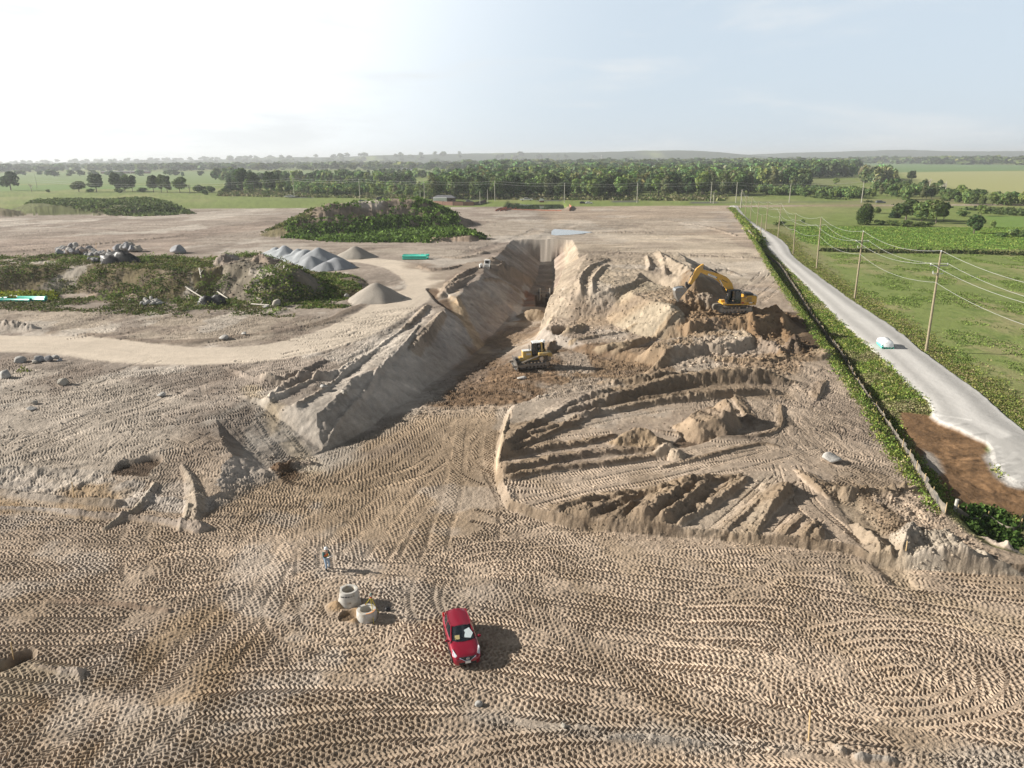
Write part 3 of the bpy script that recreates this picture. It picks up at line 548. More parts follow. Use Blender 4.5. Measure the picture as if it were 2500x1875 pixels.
# near field right of the road: short mown green with straw patches
def fz(t, pts, rgb, z=0.0, soft=1.5, amt=1., nz=1.5, seed=0, scale=8.): zone(t, pts, rgb, z, soft, amt, nz, seed, scale)
NF = [(635, 850), (1300, 850), (2212, 860), (3200, 880), (3600, 2400), (1450, 1580), (1000, 1250), (700, 1000)]
fz('D', NF, (.215, .265, .08), amt=.9, seed=201)
w, d = sd_poly(WP('D', NF), 4); m = sst(1, -2, d)*sst(.0, .25, fbm(X[w]/9, Y[w]/16, 77, 4)); C[w] = C[w]*(1-m[..., None]*.6) + np.array((.30, .255, .14), np.float32)*m[..., None]*.75
m = sst(1, -2, d)*sst(.08, .22, fbm(X[w]/1.3, Y[w]/2.0, 78, 4)); C[w] = C[w]*(1-m[..., None]*.7) + np.array((.13, .19, .045), np.float32)*m[..., None]*.7
fz('D', [(380, 640), (1400, 640), (2300, 660), (2300, 830), (1500, 820), (700, 790), (520, 760)], (.17, .27, .055), amt=.8, seed=202)
fz('D', [(1900, 560), (2400, 570), (2400, 640), (1990, 660)], (.18, .29, .065), amt=.8, seed=203)
fz('D', [(120, 600), (400, 640), (500, 760), (640, 850), (900, 1150), (1200, 1400), (1400, 1560), (1300, 1500), (800, 1080), (560, 900), (350, 780)], (.26, .24, .12), amt=.7, seed=204, nz=1)
band('D', [(700, 810), (1000, 820), (1500, 832), (1900, 842), (2300, 852)], 1.6, (.05, .075, .02), amt=.9, dz=-1.0, soft=1)
band('D', [(700, 790), (1100, 800), (1600, 815), (2300, 830)], 1.4, (.17, .17, .07), amt=.8, dz=.3)
band('D', [(330, 640), (640, 634), (920, 634), (1100, 640)], 1.5, (.06, .085, .025), amt=.8, dz=-.5)
# road verge, ditch
SR = SITE_R
w = win(0, 160, 30, 440); xr = xline(ROAD_L, Y[w]); xsr = xline(SITE_R, Y[w]); mid = sst(.3, 1.5, X[w]-xsr)*sst(.5, -.8, X[w]-xr)
gg = fbm(X[w]/2, Y[w]/4, 81, 4)
vc = np.array((.22, .23, .08), np.float32)*(1+.8*gg[..., None]); C[w] = C[w]*(1-mid[..., None]) + vc*mid[..., None]
Z[w] -= mid*sst(60, 80, Y[w])*.45*np.exp(-((X[w]-xsr-2.5)/1.5)**2)
near = sst(0, 1, X[w]-xsr)*sst(.5, -.5, X[w]-xr)
# excavated brown soil beside the road
BS = WP('N', [(960, 380), (1130, 400), (1300, 440), (1500, 560), (1700, 640), (1740, 800), (1760, 920), (1991, 960), (2300, 980), (2300, 1240), (1900, 1270), (1680, 1190), (1480, 1210), (1400, 1120), (1300, 1000), (1180, 850), (1060, 640), (980, 500)], -.8)
w, d = sd_poly(BS, 6); dd = d + fbm(X[w]/2.5, Y[w]/2.5, 82, 4)*2.2; m = sst(.3, -.3, dd)
Z[w] = Z[w]*(1-sst(1.2, -5, d)) + (-.45 + fbm(X[w]/4, Y[w]/4, 83, 3)*.5 + fbm(X[w]/.9, Y[w]/.9, 84, 3)*.35)*sst(1.2, -5, d)
bc = np.array((.21, .125, .065), np.float32)*(1+.5*fbm(X[w]/1.5, Y[w]/1.5, 85, 4)[..., None]); C[w] = C[w]*(1-m[..., None]) + bc*m[..., None]
zone('N', [(1150, 700), (1230, 740), (1310, 900), (1280, 930), (1180, 800)], (.40, .38, .35), -1, amt=.7, soft=.4, nz=.5, seed=86)
# low wet hollow at the picture's right edge
zone('N', [(1480, 1210), (1700, 1200), (1900, 1260), (2100, 1300), (2200, 1600), (1900, 1580), (1700, 1450), (1560, 1380)], (.13, .12, .06), -.6, amt=.9, soft=.5, seed=87)
w, d = sd_poly(WP('N', [(1430, 1230), (1700, 1200), (2000, 1280), (2200, 1500), (1980, 1590), (1700, 1500), (1540, 1380)], -.6), 6); Z[w] -= sst(.5, -2, d)*1.2
ridge('N', [(1660, 1440, .4), (1780, 1430, .8), (1900, 1480, .9), (1940, 1540, .4)], slope=.8, base=-.8, seed=88, colour=(.52, .44, .36), rough=.4)
# gravel road surface
w = win(-60, 220, 20, 470); xl_, xr_ = xline(ROAD_L, Y[w]), xline(ROAD_R, Y[w])
ew = fbm(X[w]/1.2, Y[w]/2.5, 91, 4)*.7
ins = np.minimum(X[w]-xl_+ew, xr_-X[w]+ew); m = sst(-.25, .25, ins)*(Y[w] < 452)
tr = (X[w]-xl_)/(xr_-xl_+1e-6)
rc = np.array((.58, .56, .53), np.float32)*(1 + .14*fbm(tr*14, Y[w]/30, 92, 3)[..., None] + .10*fbm(X[w]/1.5, Y[w]/3, 93, 3)[..., None])
spill = (.62, .60, .575)
C[w] = C[w]*(1-m[..., None]) + rc*m[..., None]
ROADM = np.zeros(X.shape, bool); ROADM[w] = (ins > 0) & (Y[w] < 452)
C[w] *= (1+.17*np.cos(np.clip(tr, 0, 1)*4*math.pi+.6*fbm(X[w]/6, Y[w]/12, 98, 2))*m)[..., None]
cr = .22*np.sin(np.clip(tr, 0, 1)*math.pi) + .1
Z[w] = Z[w]*(1-m) + m*(cr + .04*fbm(X[w]/.6, Y[w]/.9, 94, 3))
zone('N', [(1750, 600), (1991, 560), (2300, 700), (2300, 980), (1991, 955), (1860, 930), (1740, 850), (1690, 700)], (.46, .445, .42), 0, amt=.95, soft=.4, nz=.5, seed=95)
wm = sst(3900, 4500, Y)*sst(-.3, -.2, fbm(X/500, Y/900, 97, 4)); C[:] = C*(1-wm[..., None]) + np.array((.04, .062, .03), np.float32)*wm[..., None]
# far side road (dark asphalt line) behind the site
fy = np.interp(X, LE[:, 0], LE[:, 1]) + 14
fm = sst(4.5, 3, np.abs(Y-fy))*(X > -260); C[:] = C*(1-fm[..., None]) + np.array((.10, .10, .10), np.float32)*fm[..., None]
# distant crop fields (rectangles in world)
fz('V', [(-300, 415), (100, 412), (180, 409), (400, 411), (420, 400), (170, 399), (-300, 403)], (.18, .27, .08), amt=1, soft=6, nz=4, scale=60)
fz('V', [(-500, 399), (500, 396), (480, 386), (880, 374), (1180, 381), (1330, 371), (900, 368), (-600, 378)], (.21, .28, .11), soft=14, nz=8, scale=80)
fz('V', [(1680, 402), (1850, 398), (1850, 390), (1740, 386), (1600, 392)], (.22, .24, .10), soft=8, nz=6, scale=60)
fz('V', [(1850, 351), (2212, 356), (2700, 360), (2700, 375), (2212, 368), (1950, 374)], (.18, .27, .11), soft=30, nz=20, scale=200)
fz('V', [(1935, 372), (2212, 369), (2700, 374), (2700, 440), (2260, 428), (2080, 408), (1980, 392)], (.40, .40, .18), soft=16, nz=10, scale=100)
fz('V', [(1150, 381), (1420, 378), (1420, 382), (1200, 386)], (.21, .24, .10), soft=12, nz=6, scale=60)
fz('V', [(1880, 430), (2080, 425), (2120, 438), (2000, 452), (1700, 448)], (.28, .25, .13), soft=5, nz=4, scale=30, amt=.6)

# ================================================================== wheel and drum prints
PH = np.zeros_like(Z)           # print relief, painted pass over pass
WX = .09*fbm(X/.7, Y/.7, 64, 2); WY = .09*fbm(X/.7, Y/.7, 65, 2)
def stamp(P, hw, fn, step=1.2, blend=.06, tone=0.0, seed=0):
    """run a wheel/drum of half width hw along P, overwriting older prints"""
    P = resample(smooth_path(P, 5), step); L = 0.
    for i in range(len(P)-1):
        a, b = P[i], P[i+1]; dx, dy = b-a; l = math.hypot(dx, dy)
        if l < 1e-6: continue
        w = win(min(a[0], b[0])-hw, max(a[0], b[0])+hw, min(a[1], b[1])-hw, max(a[1], b[1])+hw)
        if w is None: L += l; continue
        x, y = X[w], Y[w]; u = ((x-a[0])*dx+(y-a[1])*dy)/l; v = ((y-a[1])*dx-(x-a[0])*dy)/l
        k = (u >= -.02) & (u <= l+.02) & (np.abs(v) <= hw)
        if k.any():
            sub = PH[w]; e = sst(hw, hw-blend, np.abs(v[k])); h = fn(L+u[k]+WX[w][k], v[k]+WY[w][k]); sub[k] = sub[k]*(1-e)+h*e; PH[w] = sub
            if tone:
                c = C[w]; c[k] *= (1+tone*e[:, None]); C[w] = c
        L += l
def drum(dep=.15, ph=0.):
    def f(s, t):
        sw = s + .22*np.abs(t) + ph; r = np.floor(sw/.30); a = sw/.30-r-.5; b = t/.36+.5*(r % 2); b = b-np.floor(b)-.5
        j = vn(r*3.1, np.floor(t/.36+.5*(r % 2))*2.7, 4)-.5
        d2 = ((a*.30)**2/.085**2 + (b*.36)**2/.10**2)
        return -dep*1.15*(1+.7*j)*np.exp(-d2*d2*.5) + .035*np.exp(-(d2-2.6)**2)
    return f
def lug(dep=.07, pitch=.26, sh=.9):
    def f(s, t):
        q = np.sin(2*np.pi*(s + sh*np.abs(t))/pitch); return dep*np.tanh(2.2*q)*.5 - .03
    return f
def cleat(dep=.06, pitch=.22):
    def f(s, t):
        return -.05 + dep*np.tanh(2*np.sin(2*np.pi*s/pitch))*.5 - .04*(np.abs(np.abs(t)-.22) < .05)
    return f
def roller_pass(P, seed, dep=.13):
    rr = np.random.default_rng(seed); off = rr.uniform(0, .3)
    P = np.asarray(P); stamp(P, 1.06, drum(dep, off), tone=rr.uniform(-.09, .07))
    Pn = resample(smooth_path(P, 5), 1.2); t = np.gradient(Pn, axis=0); n = np.stack([-t[:, 1], t[:, 0]], 1); n /= np.linalg.norm(n, axis=1)[:, None]+1e-9
    for s in (-.78, .78):
        stamp(Pn + n*s, .27, lug(.11, .26, .9), tone=.05)
def family(A, B, seed, spacing=1.75, dep=.135, tA='V', z=0., skip=.0, wob=.4, order='shuffle'):
    A = resample(smooth_path(WP(tA, A, z), 6), 1); B = resample(smooth_path(WP(tA, B, z), 6), 1)
    qa = A[np.linspace(0, len(A)-1, 14).astype(int)]; qb = B[np.linspace(0, len(B)-1, 14).astype(int)]
    n = max(2, int(np.linalg.norm(qa-qb, axis=1).max()/spacing)); rr = np.random.default_rng(seed); idx = list(range(n+1)); rr.shuffle(idx)
    for i in idx:
        if rr.random() < skip: continue
        f = (i + rr.uniform(-.15, .15))/n; P = qa*(1-f)+qb*f + rr.normal(0, wob*.3, 2) + np.cumsum(rr.normal(0, wob*.12, (14, 2)), 0)
        roller_pass(P, seed*100+i, dep*rr.uniform(.45, 1.2))
def cov(poly, t='V', z=0.):      # print everywhere in a polygon first with a generic lay
    pass
family([(-250, 1090), (0, 1100), (300, 1118), (600, 1150), (900, 1170), (1200, 1170)], [(-350, 1440), (0, 1440), (300, 1430), (560, 1330), (800, 1290), (1200, 1260)], 1)
family([(1080, 1120), (1300, 1170), (1600, 1210), (1850, 1245), (2212, 1290), (2700, 1380)], [(560, 1440), (900, 1490), (1300, 1545), (1700, 1590), (2300, 1690), (2800, 1800)], 2, dep=.12)
family([(-250, 1440), (0, 1445), (200, 1470), (400, 1450)], [(-350, 1700), (0, 1700), (250, 1680), (500, 1640)], 3)
family([(-250, 1760), (100, 1560), (330, 1380), (500, 1230), (600, 1130)], [(380, 1850), (560, 1600), (650, 1440), (690, 1330), (680, 1200)], 4, dep=.125)
family([(430, 1480), (700, 1470), (1000, 1500)], [(500, 1800), (900, 1700), (1200, 1640)], 5, dep=.14)
family([(560, 1800), (1000, 1640), (1300, 1600), (1500, 1610)], [(700, 2000), (1100, 1760), (1500, 1700), (2300, 1800)], 6, dep=.12)
family([(1500, 1290), (1700, 1290), (1900, 1400), (2100, 1480)], [(1400, 1450), (1600, 1470), (1800, 1530), (2000, 1590)], 7, spacing=2.2, skip=.2)
# trench floor
family([(430, 1115), (560, 1055), (700, 985), (850, 900), (900, 885)], [(860, 1230), (930, 1110), (1010, 1000), (1060, 930), (1085, 895)], 8, spacing=1.9, dep=.13)
family([(880, 1190), (900, 1130), (960, 1000), (970, 900)], [(1090, 1170), (1090, 1080), (1055, 1000), (1060, 900)], 9, spacing=2.0, dep=.11, skip=.3)
# loops
def ring(t, cx, cy, rx, ry, seed, a0=0, a1=360, z=0):
    roller_pass(np.array([W(t, cx+rx*math.cos(R(a)), cy+ry*math.sin(R(a)), z) for a in np.linspace(a0, a1, 22)]), seed)
for k, s in enumerate((1.0, .78, .56, .34)): ring('V', 1930, 1450, 265*s, 95*s, 300+k, -130, 175)
for k, s in enumerate((1.0, .74, .5)): ring('V', 745, 1320, 150*s, 82*s, 310+k, -20, 300)
for k, s in enumerate((1.0, .6)): ring('V', 1080, 1290, 170*s, 110*s, 320+k, 150, 330)
for k, s in enumerate((1.0, .6)): ring('V', 420, 1225, 130*s, 40*s, 330+k, 0, 330)
family([(800, 1200), (1050, 1215), (1300, 1330), (1500, 1450), (1800, 1520)], [(700, 1250), (950, 1290), (1150, 1430), (1300, 1500), (1500, 1560)], 10, spacing=2.6, skip=.25)
# truck and dozer tracks crossing the floor
def twin(t, pts, gauge=2.0, hw=.3, fn=None, z=0., tone=.10):
    P = resample(smooth_path(WP(t, pts, z), 6), 1.2); g = np.gradient(P, axis=0); n = np.stack([-g[:, 1], g[:, 0]], 1); n /= np.linalg.norm(n, axis=1)[:, None]+1e-9
    for s in (-gauge/2, gauge/2): stamp(P+n*s, hw, fn or cleat(.08), tone=tone)
twin('H', [(0, 1100), (200, 1200), (420, 1260), (800, 1230), (1100, 1170), (1350, 1100), (1500, 1000)], 2.3, .32, cleat(.10, .36), tone=.14)
twin('H', [(1700, 680), (1620, 850), (1640, 1000), (1750, 1120), (1900, 1180)], 2.2, .3, lug(.09, .3, .6))
twin('O', [(900, 320), (1300, 350), (1600, 470), (1900, 590), (2150, 640)], 2.4, .35, lug(.08, .35, .7), z=1.6, tone=.05)
twin('G', [(1300, 780), (1450, 900), (1480, 1020), (1350, 1180), (1200, 1280)], 2.2, .35, lug(.10, .36, .7), z=3, tone=.05)
twin('G', [(2000, 780), (1750, 850), (1700, 950), (1780, 1080), (2000, 1250), (2250, 1420)], 2.2, .4, lug(.10, .36, .7), z=2.7, tone=.05)
twin('G', [(1900, 800), (1800, 880), (1860, 1000), (2050, 1150), (2250, 1300)], 2.2, .4, lug(.10, .36, .7), z=2.5, tone=.05)
for z, pts in [(.9, [(20, 850), (500, 745), (1000, 630), (1500, 560), (1750, 560)]), (.9, [(180, 880), (600, 760), (1100, 660), (1700, 500), (1950, 440)]), (.9, [(50, 690), (300, 690), (700, 620), (1200, 520), (1650, 430)]),
               (.9, [(60, 640), (250, 660), (500, 640), (900, 560), (1400, 470)]), (.9, [(40, 500), (400, 430), (740, 390)]), (.9, [(540, 320), (900, 240), (1300, 190), (1700, 150), (1780, 60)]), (.9, [(250, 160), (600, 120), (1000, 60), (1500, -10)]),
               (.9, [(1050, 350), (1400, 400), (1700, 360), (1800, 230), (1900, 60)]), (.9, [(1780, 560), (1850, 750), (2000, 900), (2200, 1050)]), (.9, [(1900, 100), (2000, 300), (2200, 560)]), (.9, [(1300, 300), (1700, 420), (2000, 560)]), (.9, [(0, 60), (400, 60), (900, -40)]), (.9, [(0, 200), (400, 130), (700, 80)]),
               (.9, [(1600, 620), (1300, 880), (1200, 960)]), (.9, [(1780, 640), (1600, 830), (1440, 970)]), (.9, [(1900, 860), (1780, 1000)])]:
    twin('Q', pts, 2.0, .34, cleat(.10, .30), z=z, tone=.08)
for z, pts in [(1.2, [(-500, 1200), (0, 1130), (600, 1060), (1300, 1100)]), (1.2, [(0, 1060), (300, 960), (600, 860), (900, 800)]), (1.5, [(0, 800), (300, 740), (700, 700)]), (1.2, [(800, 1140), (1300, 1120), (1800, 1130)]), (2.9, [(500, 970), (900, 860), (1200, 840)]), (2, [(1400, 520), (1600, 380), (1750, 200)]), (2, [(1300, 420), (1500, 250)])]:
    twin('F', pts, 2.0, .36, cleat(.12, .34), z=z, tone=.08)
# many short passes of tracked machines over the left plateau and far site
rr = np.random.default_rng(5)
def scatter_tracks(t, poly, n, ang, spread, length, z, seed, fn=None, hw=.3, gauge=2.0, tone=.07):
    P = WP(t, poly, z); rr = np.random.default_rng(seed); k = 0
    x0, y0 = P.min(0); x1, y1 = P.max(0)
    while k < n:
        c = np.array([rr.uniform(x0, x1), rr.uniform(y0, y1)])
        if not inside(np.array([c[0]]), np.array([c[1]]), P)[0]: continue
        a = R(ang + rr.normal(0, spread)); l = length*rr.uniform(.5, 1.3); bend = rr.normal(0, .12)
        pts = np.array([c + np.array([math.cos(a+bend*q), math.sin(a+bend*q)])*l*q/4 for q in range(-2, 3)])
        g = np.array([-math.sin(a), math.cos(a)])*gauge/2; f = fn or (cleat(.07, .26) if rr.random() < .6 else lug(.07, .3, .8))
        for s in (-1, 1): stamp(pts+g*s, hw, f, step=2.5, tone=rr.normal(0, tone))
        k += 1
LPZ = [(0, 790), (420, 800), (560, 850), (480, 900), (430, 1000), (300, 1010), (0, 1000), (-250, 990), (-250, 780)]
scatter_tracks('V', LPZ, 130, 25, 28, 12, 3, 1)
scatter_tracks('V', [(0, 1000), (420, 1000), (560, 1040), (420, 1060), (300, 1010), (0, 1020)], 26, -4, 10, 14, 1.8, 2)
scatter_tracks('V', [(-250, 655), (700, 690), (760, 690), (600, 735), (0, 710), (-250, 700)], 90, 5, 12, 16, 3, 3, tone=.09)
scatter_tracks('V', [(-250, 770), (460, 800), (640, 770), (880, 660), (900, 690), (650, 880), (560, 830), (0, 790)], 80, 30, 18, 12, 3, 4)
scatter_tracks('V', [(1500, 870), (1740, 800), (1800, 780), (1900, 930), (2040, 1100), (1900, 1160), (1800, 1000), (1650, 900)], 110, 100, 28, 9, .9, 5, tone=.08)
scatter_tracks('V', [(890, 870), (1060, 780), (1300, 770), (1500, 800), (1200, 850), (1090, 885)], 70, 8, 10, 10, .3, 6, tone=.13)
scatter_tracks('V', [(1050, 740), (1100, 690), (1170, 700), (1140, 760), (1050, 800)], 22, 72, 4, 12, -2.2, 7, tone=.1)
scatter_tracks('V', [(1200, 560), (1560, 550), (1660, 640), (1720, 690), (1480, 640), (1300, 700), (1180, 720)], 90, 60, 50, 9, 3.5, 8, tone=.08)
scatter_tracks('V', [(-300, 480), (1100, 470), (1560, 460), (1640, 550), (1200, 560), (700, 540), (-300, 560)], 150, 3, 45, 36, 2.2, 9, hw=.5, gauge=3, tone=.05)
scatter_tracks('V', [(1780, 770), (1850, 860), (1960, 1020), (2040, 1110), (1990, 1100), (1800, 800)], 40, 112, 12, 8, .7, 10, tone=.08)
scatter_tracks('N', [(1250, 440), (1700, 700), (1900, 960), (2100, 1100), (1700, 1150), (1400, 900)], 50, 20, 40, 5, -1.1, 11, tone=.12)
scatter_tracks('V', [(1150, 1130), (2000, 1230), (2212, 1260), (2212, 1290), (1500, 1200)], 10, -5, 8, 12, 0, 12)
# piles, faces and grass carry no prints; clods where prints are absent
dZy = np.gradient(Z, axis=0)/np.maximum(np.gradient(Y, axis=0), 1e-3); dZx = np.gradient(Z, axis=1)/np.maximum(np.gradient(X, axis=1), 1e-3)
steep = np.hypot(dZx, dZy); flat = sst(.75, .35, steep)*(1-gmask)*(1-.8*ROADM)
del dZx, dZy
wear = .25+.95*sst(-.30, .16, fbm(X/2.6, Y/2.6, 71, 4))
Z += PH*flat*wear*np.where(Y < 70, 1.0, 1.25)
soilm = (1-gmask)*(~ROADM)
cl = fbm(X/.38, Y/.38, 72, 3); cl2 = fbm(X/.16, Y/.16, 73, 2)*(Y < 60)
Z += soilm*(.085*cl + .05*cl2)*np.where(HAULM, .35, 1.0)
rubz = np.zeros_like(Z)
for t, P_, z_, a_ in [('V', [(890, 870), (960, 805), (1060, 760), (1300, 775), (1500, 790), (1300, 850), (1100, 892), (905, 890)], 0, .22), ('V', [(1480, 640), (1640, 690), (1790, 740), (1700, 790), (1450, 770)], 2, .4), ('V', [(1240, 1575), (1560, 1590), (1800, 1615), (2300, 1640), (2300, 1680), (1600, 1625)], 0, .13),
                      ('N', [(1000, 1250), (1500, 1250), (1900, 1560), (1500, 1520), (1100, 1480)], .8, .22), ('V', [(1830, 1050), (2000, 1050), (2040, 1110), (1900, 1140)], .8, .25), ('V', [(1200, 640), (1480, 660), (1650, 770), (1400, 780), (1150, 740)], 1.5, .16)]:
    w, d = sd_poly(WP(t, P_, z_), 3); rubz[w] = np.maximum(rubz[w], sst(.8, -.8, d)*a_)
Z += rubz*(fbm(X/.55, Y/.55, 74, 3)*1.6); C *= (1 + (rubz*1.2*fbm(X/.5, Y/.5, 75, 3))[..., None])
# dried pale crusts and damp dark patches
lm_ = (soilm*(1-HAULM)*sst(58, 64, Y)*sst(480, 440, Y)).astype(np.float32)*(1-.6*face_m)
fs_ = np.where(Y > 170, 3.2, 1.0)
pm = sst(.07, .17, fbm(X/7/fs_, Y/9/fs_, 141, 5))*lm_*np.where(leftm > .5, .75, .4); dm = sst(.07, .2, fbm(X/6/fs_, Y/8/fs_, 151, 5))*lm_*np.where(leftm > .5, .7, .45)
C[:] = C*(1-pm[..., None]) + np.array((.50, .475, .43), np.float32)*pm[..., None]; C[:] = C*(1-dm[..., None]) + np.array((.235, .20, .17), np.float32)*dm[..., None]
br = sst(.05, .2, fbm((X+Y)/5, (Y-X)/9, 161, 4))*soilm*sst(66, 58, Y)*.45; C[:] = C*(1-br[..., None]) + np.array((.27, .215, .15), np.float32)*br[..., None]
wh = sst(.1, .22, fbm(X/6, Y/5, 171, 4))*soilm*sst(66, 58, Y)*sst(5, -8, X)*.4; C[:] = C*(1-wh[..., None]) + np.array((.46, .44, .41), np.float32)*wh[..., None]
# streaks and mottling of dry/moist soil
C *= (1 + (soilm*(1-.6*HAULM)*(.46*nmid + .42*nlow + .34*fbm(X/.8, Y/.8, 76, 3) + .3*cl))[..., None]*np.array([1, 1.02, 1.05], np.float32))
sk = fbm(X/30+Y/90, Y/3.2, 79, 3)*sst(150, 220, Y)*soilm; C *= (1+sk*.6)[..., None]
sk2 = fbm((X-.5*Y)/2.2, (Y+.5*X)/14, 80, 4)*leftm*sst(66, 75, Y)*sst(200, 150, Y)*soilm*(~HAULM); C *= (1+sk2*.75)[..., None]; Z += sk2*.22
C[:] = np.clip(C*(.86*(1-soilm[..., None])+soilm[..., None]*np.array([.95, .885, .835])), .012, .7)

# ---- ground height lookup for placing objects
def gz(x, y):
    y = float(y); r = int(np.clip(np.searchsorted(YR, y), 1, NR-1)); f = (y-YR[r-1])/(YR[r]-YR[r-1]); f = min(max(f, 0), 1)
    def at(i):
        s = x/YR[i]; return float(np.interp(s, S, Z[i]))
    return at(r-1)*(1-f)+at(r)*f
def gc(x, y):
    r = int(np.clip(np.searchsorted(YR, y), 0, NR-1)); c = int(np.clip(np.searchsorted(S, x/YR[r]), 0, NC-1)); return C[r, c]
def G(t, x, y, z0=0.0):
    """photo position -> point standing on the modelled ground"""
    z = z0
    for _ in range(12):
        p = W(t, x, y, z); zn = gz(p[0], p[1]); z = z*.4+zn*.6
    p = W(t, x, y, z); return (float(p[0]), float(p[1]), gz(p[0], p[1]))

# ---- meshes
soil_m = tone_mat('graded soil', grain=7.0, grain_amt=.22, bump=.8, dist=.08)
grass_m = tone_mat('field grass', grain=3.0, grain_amt=.25, bump=.6, dist=.15)
road_m = tone_mat('crushed stone', grain=22.0, grain_amt=.12, bump=.3, dist=.02)
lab = np.zeros(Z.shape, np.int8)
lab[gmask > .5] = 1
w = win(0, 160, 30, 440); lab[w][(mid > .5)] = 1
lab[ROADM] = 2; lab[HAULM & (lab == 0)] = 3
fl = lab[:-1, :-1]
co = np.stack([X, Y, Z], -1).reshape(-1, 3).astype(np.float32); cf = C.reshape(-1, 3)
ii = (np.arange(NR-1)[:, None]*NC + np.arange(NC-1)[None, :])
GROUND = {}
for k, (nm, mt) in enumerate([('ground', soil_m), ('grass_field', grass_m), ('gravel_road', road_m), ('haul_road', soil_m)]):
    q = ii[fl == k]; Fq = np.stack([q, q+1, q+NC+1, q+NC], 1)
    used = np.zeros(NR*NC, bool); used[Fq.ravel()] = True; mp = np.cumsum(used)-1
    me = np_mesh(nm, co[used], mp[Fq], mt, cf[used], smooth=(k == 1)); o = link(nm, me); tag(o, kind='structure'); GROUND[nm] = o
del co, used, mp
# ================================================================== MESH BUILDER
class MB:
    def __init__(s): s.v = []; s.f = []; s.m = []; s.mats = []; s.cur = 0
    def use(s, m):
        if m not in s.mats: s.mats.append(m)
        s.cur = s.mats.index(m); return s
    def add(s, vs, fs):
        o = len(s.v); s.v += [tuple(map(float, p)) for p in vs]; s.f += [tuple(i+o for i in f) for f in fs]; s.m += [s.cur]*len(fs); return s
    def box(s, c, d, rz=0, ry=0, taper=1.0, ch=0.0):
        x, y, z = d[0]/2, d[1]/2, d[2]/2; M = Matrix.Rotation(rz, 3, 'Z') @ Matrix.Rotation(ry, 3, 'Y'); vs = []
        if ch <= 0:
            for sz, k in ((-1, 1), (1, taper)):
                for sx, sy in ((-1, -1), (1, -1), (1, 1), (-1, 1)): vs.append(M @ Vector((sx*x*k, sy*y*k, sz*z)) + Vector(c))
            return s.add(vs, [(3, 2, 1, 0), (4, 5, 6, 7), (0, 1, 5, 4), (1, 2, 6, 5), (2, 3, 7, 6), (3, 0, 4, 7)])
        rings = []
        for zz, e, k in ((-z, ch, 1), (-z+ch, 0, 1), (z-ch, 0, taper), (z, ch, taper)):
            xa, ya = (x-e)*k, (y-e)*k; c2 = ch if e == 0 else ch*.5
            rings.append([M @ Vector(p) + Vector(c) for p in ((xa, -ya+c2, zz), (xa, ya-c2, zz), (xa-c2, ya, zz), (-xa+c2, ya, zz), (-xa, ya-c2, zz), (-xa, -ya+c2, zz), (-xa+c2, -ya, zz), (xa-c2, -ya, zz))])
        fs = []; n = 8
        for r in range(3): fs += [(r*n+i, r*n+(i+1) % n, (r+1)*n+(i+1) % n, (r+1)*n+i) for i in range(n)]
        fs += [tuple(reversed(range(8))), tuple(range(24, 32))]
        return s.add([p for r in rings for p in r], fs)
    def tube(s, pts, r, n=8, cap=True):
        pts = [Vector(p) for p in pts]; rs = r if isinstance(r, (list, tuple)) else [r]*len(pts); vs = []; fs = []
        up = Vector((0, 0, 1))
        for i, p in enumerate(pts):
            t = (pts[min(i+1, len(pts)-1)]-pts[max(i-1, 0)]).normalized()
            a = t.cross(up if abs(t.z) < .95 else Vector((1, 0, 0))).normalized(); b = t.cross(a).normalized()
            for k in range(n): an = 2*math.pi*k/n; vs.append(p + (a*math.cos(an)+b*math.sin(an))*rs[i])
        for i in range(len(pts)-1): fs += [(i*n+k, i*n+(k+1) % n, (i+1)*n+(k+1) % n, (i+1)*n+k) for k in range(n)]
        if cap: fs += [tuple(range(n)), tuple(reversed(range((len(pts)-1)*n, len(pts)*n)))]
        return s.add(vs, fs)
    def prism(s, poly, y0, y1):       # polygon in XZ, extruded in y
        n = len(poly); vs = [(x, y0, z) for x, z in poly]+[(x, y1, z) for x, z in poly]
        return s.add(vs, [tuple(range(n)), tuple(reversed(range(n, 2*n)))]+[(i, i+n, (i+1) % n+n, (i+1) % n) for i in range(n)])
    def lathe(s, prof, c=(0, 0, 0), n=24, cap=True):
        vs = [(c[0]+r*math.cos(2*math.pi*k/n), c[1]+r*math.sin(2*math.pi*k/n), c[2]+z) for r, z in prof for k in range(n)]
        fs = [(i*n+k, i*n+(k+1) % n, (i+1)*n+(k+1) % n, (i+1)*n+k) for i in range(len(prof)-1) for k in range(n)]
        return s.add(vs, fs)
    def loft(s, secs, close=False, caps=False):
        n = len(secs[0]); vs = [p for q in secs for p in q]; fs = []
        for i in range(len(secs)-1):
            for k in range(n if close else n-1): fs.append((i*n+k, i*n+(k+1) % n, (i+1)*n+(k+1) % n, (i+1)*n+k))
        if caps: fs += [tuple(reversed(range(n))), tuple(range((len(secs)-1)*n, len(secs)*n))]
        return s.add(vs, fs)
    def build(s, name, parent=None, mat=None, smooth=False, bevel=0):
        me = bpy.data.meshes.new(name); me.from_pydata(s.v, [], s.f)
        for m in (s.mats if s.mats else [mat]): me.materials.append(m)
        if s.mats: me.polygons.foreach_set('material_index', s.m)
        bm = bmesh.new(); bm.from_mesh(me); bmesh.ops.recalc_face_normals(bm, faces=bm.faces)
        if bevel: bmesh.ops.bevel(bm, geom=[e for e in bm.edges if len(e.link_faces) == 2 and e.calc_face_angle(0) > .6], offset=bevel, segments=2, affect='EDGES', profile=.5)
        bm.to_mesh(me); bm.free()
        if smooth:
            me.polygons.foreach_set('use_smooth', [True]*len(me.polygons)); me.set_sharp_from_angle(angle=R(40))
        return link(name, me, parent)
M_ = {}
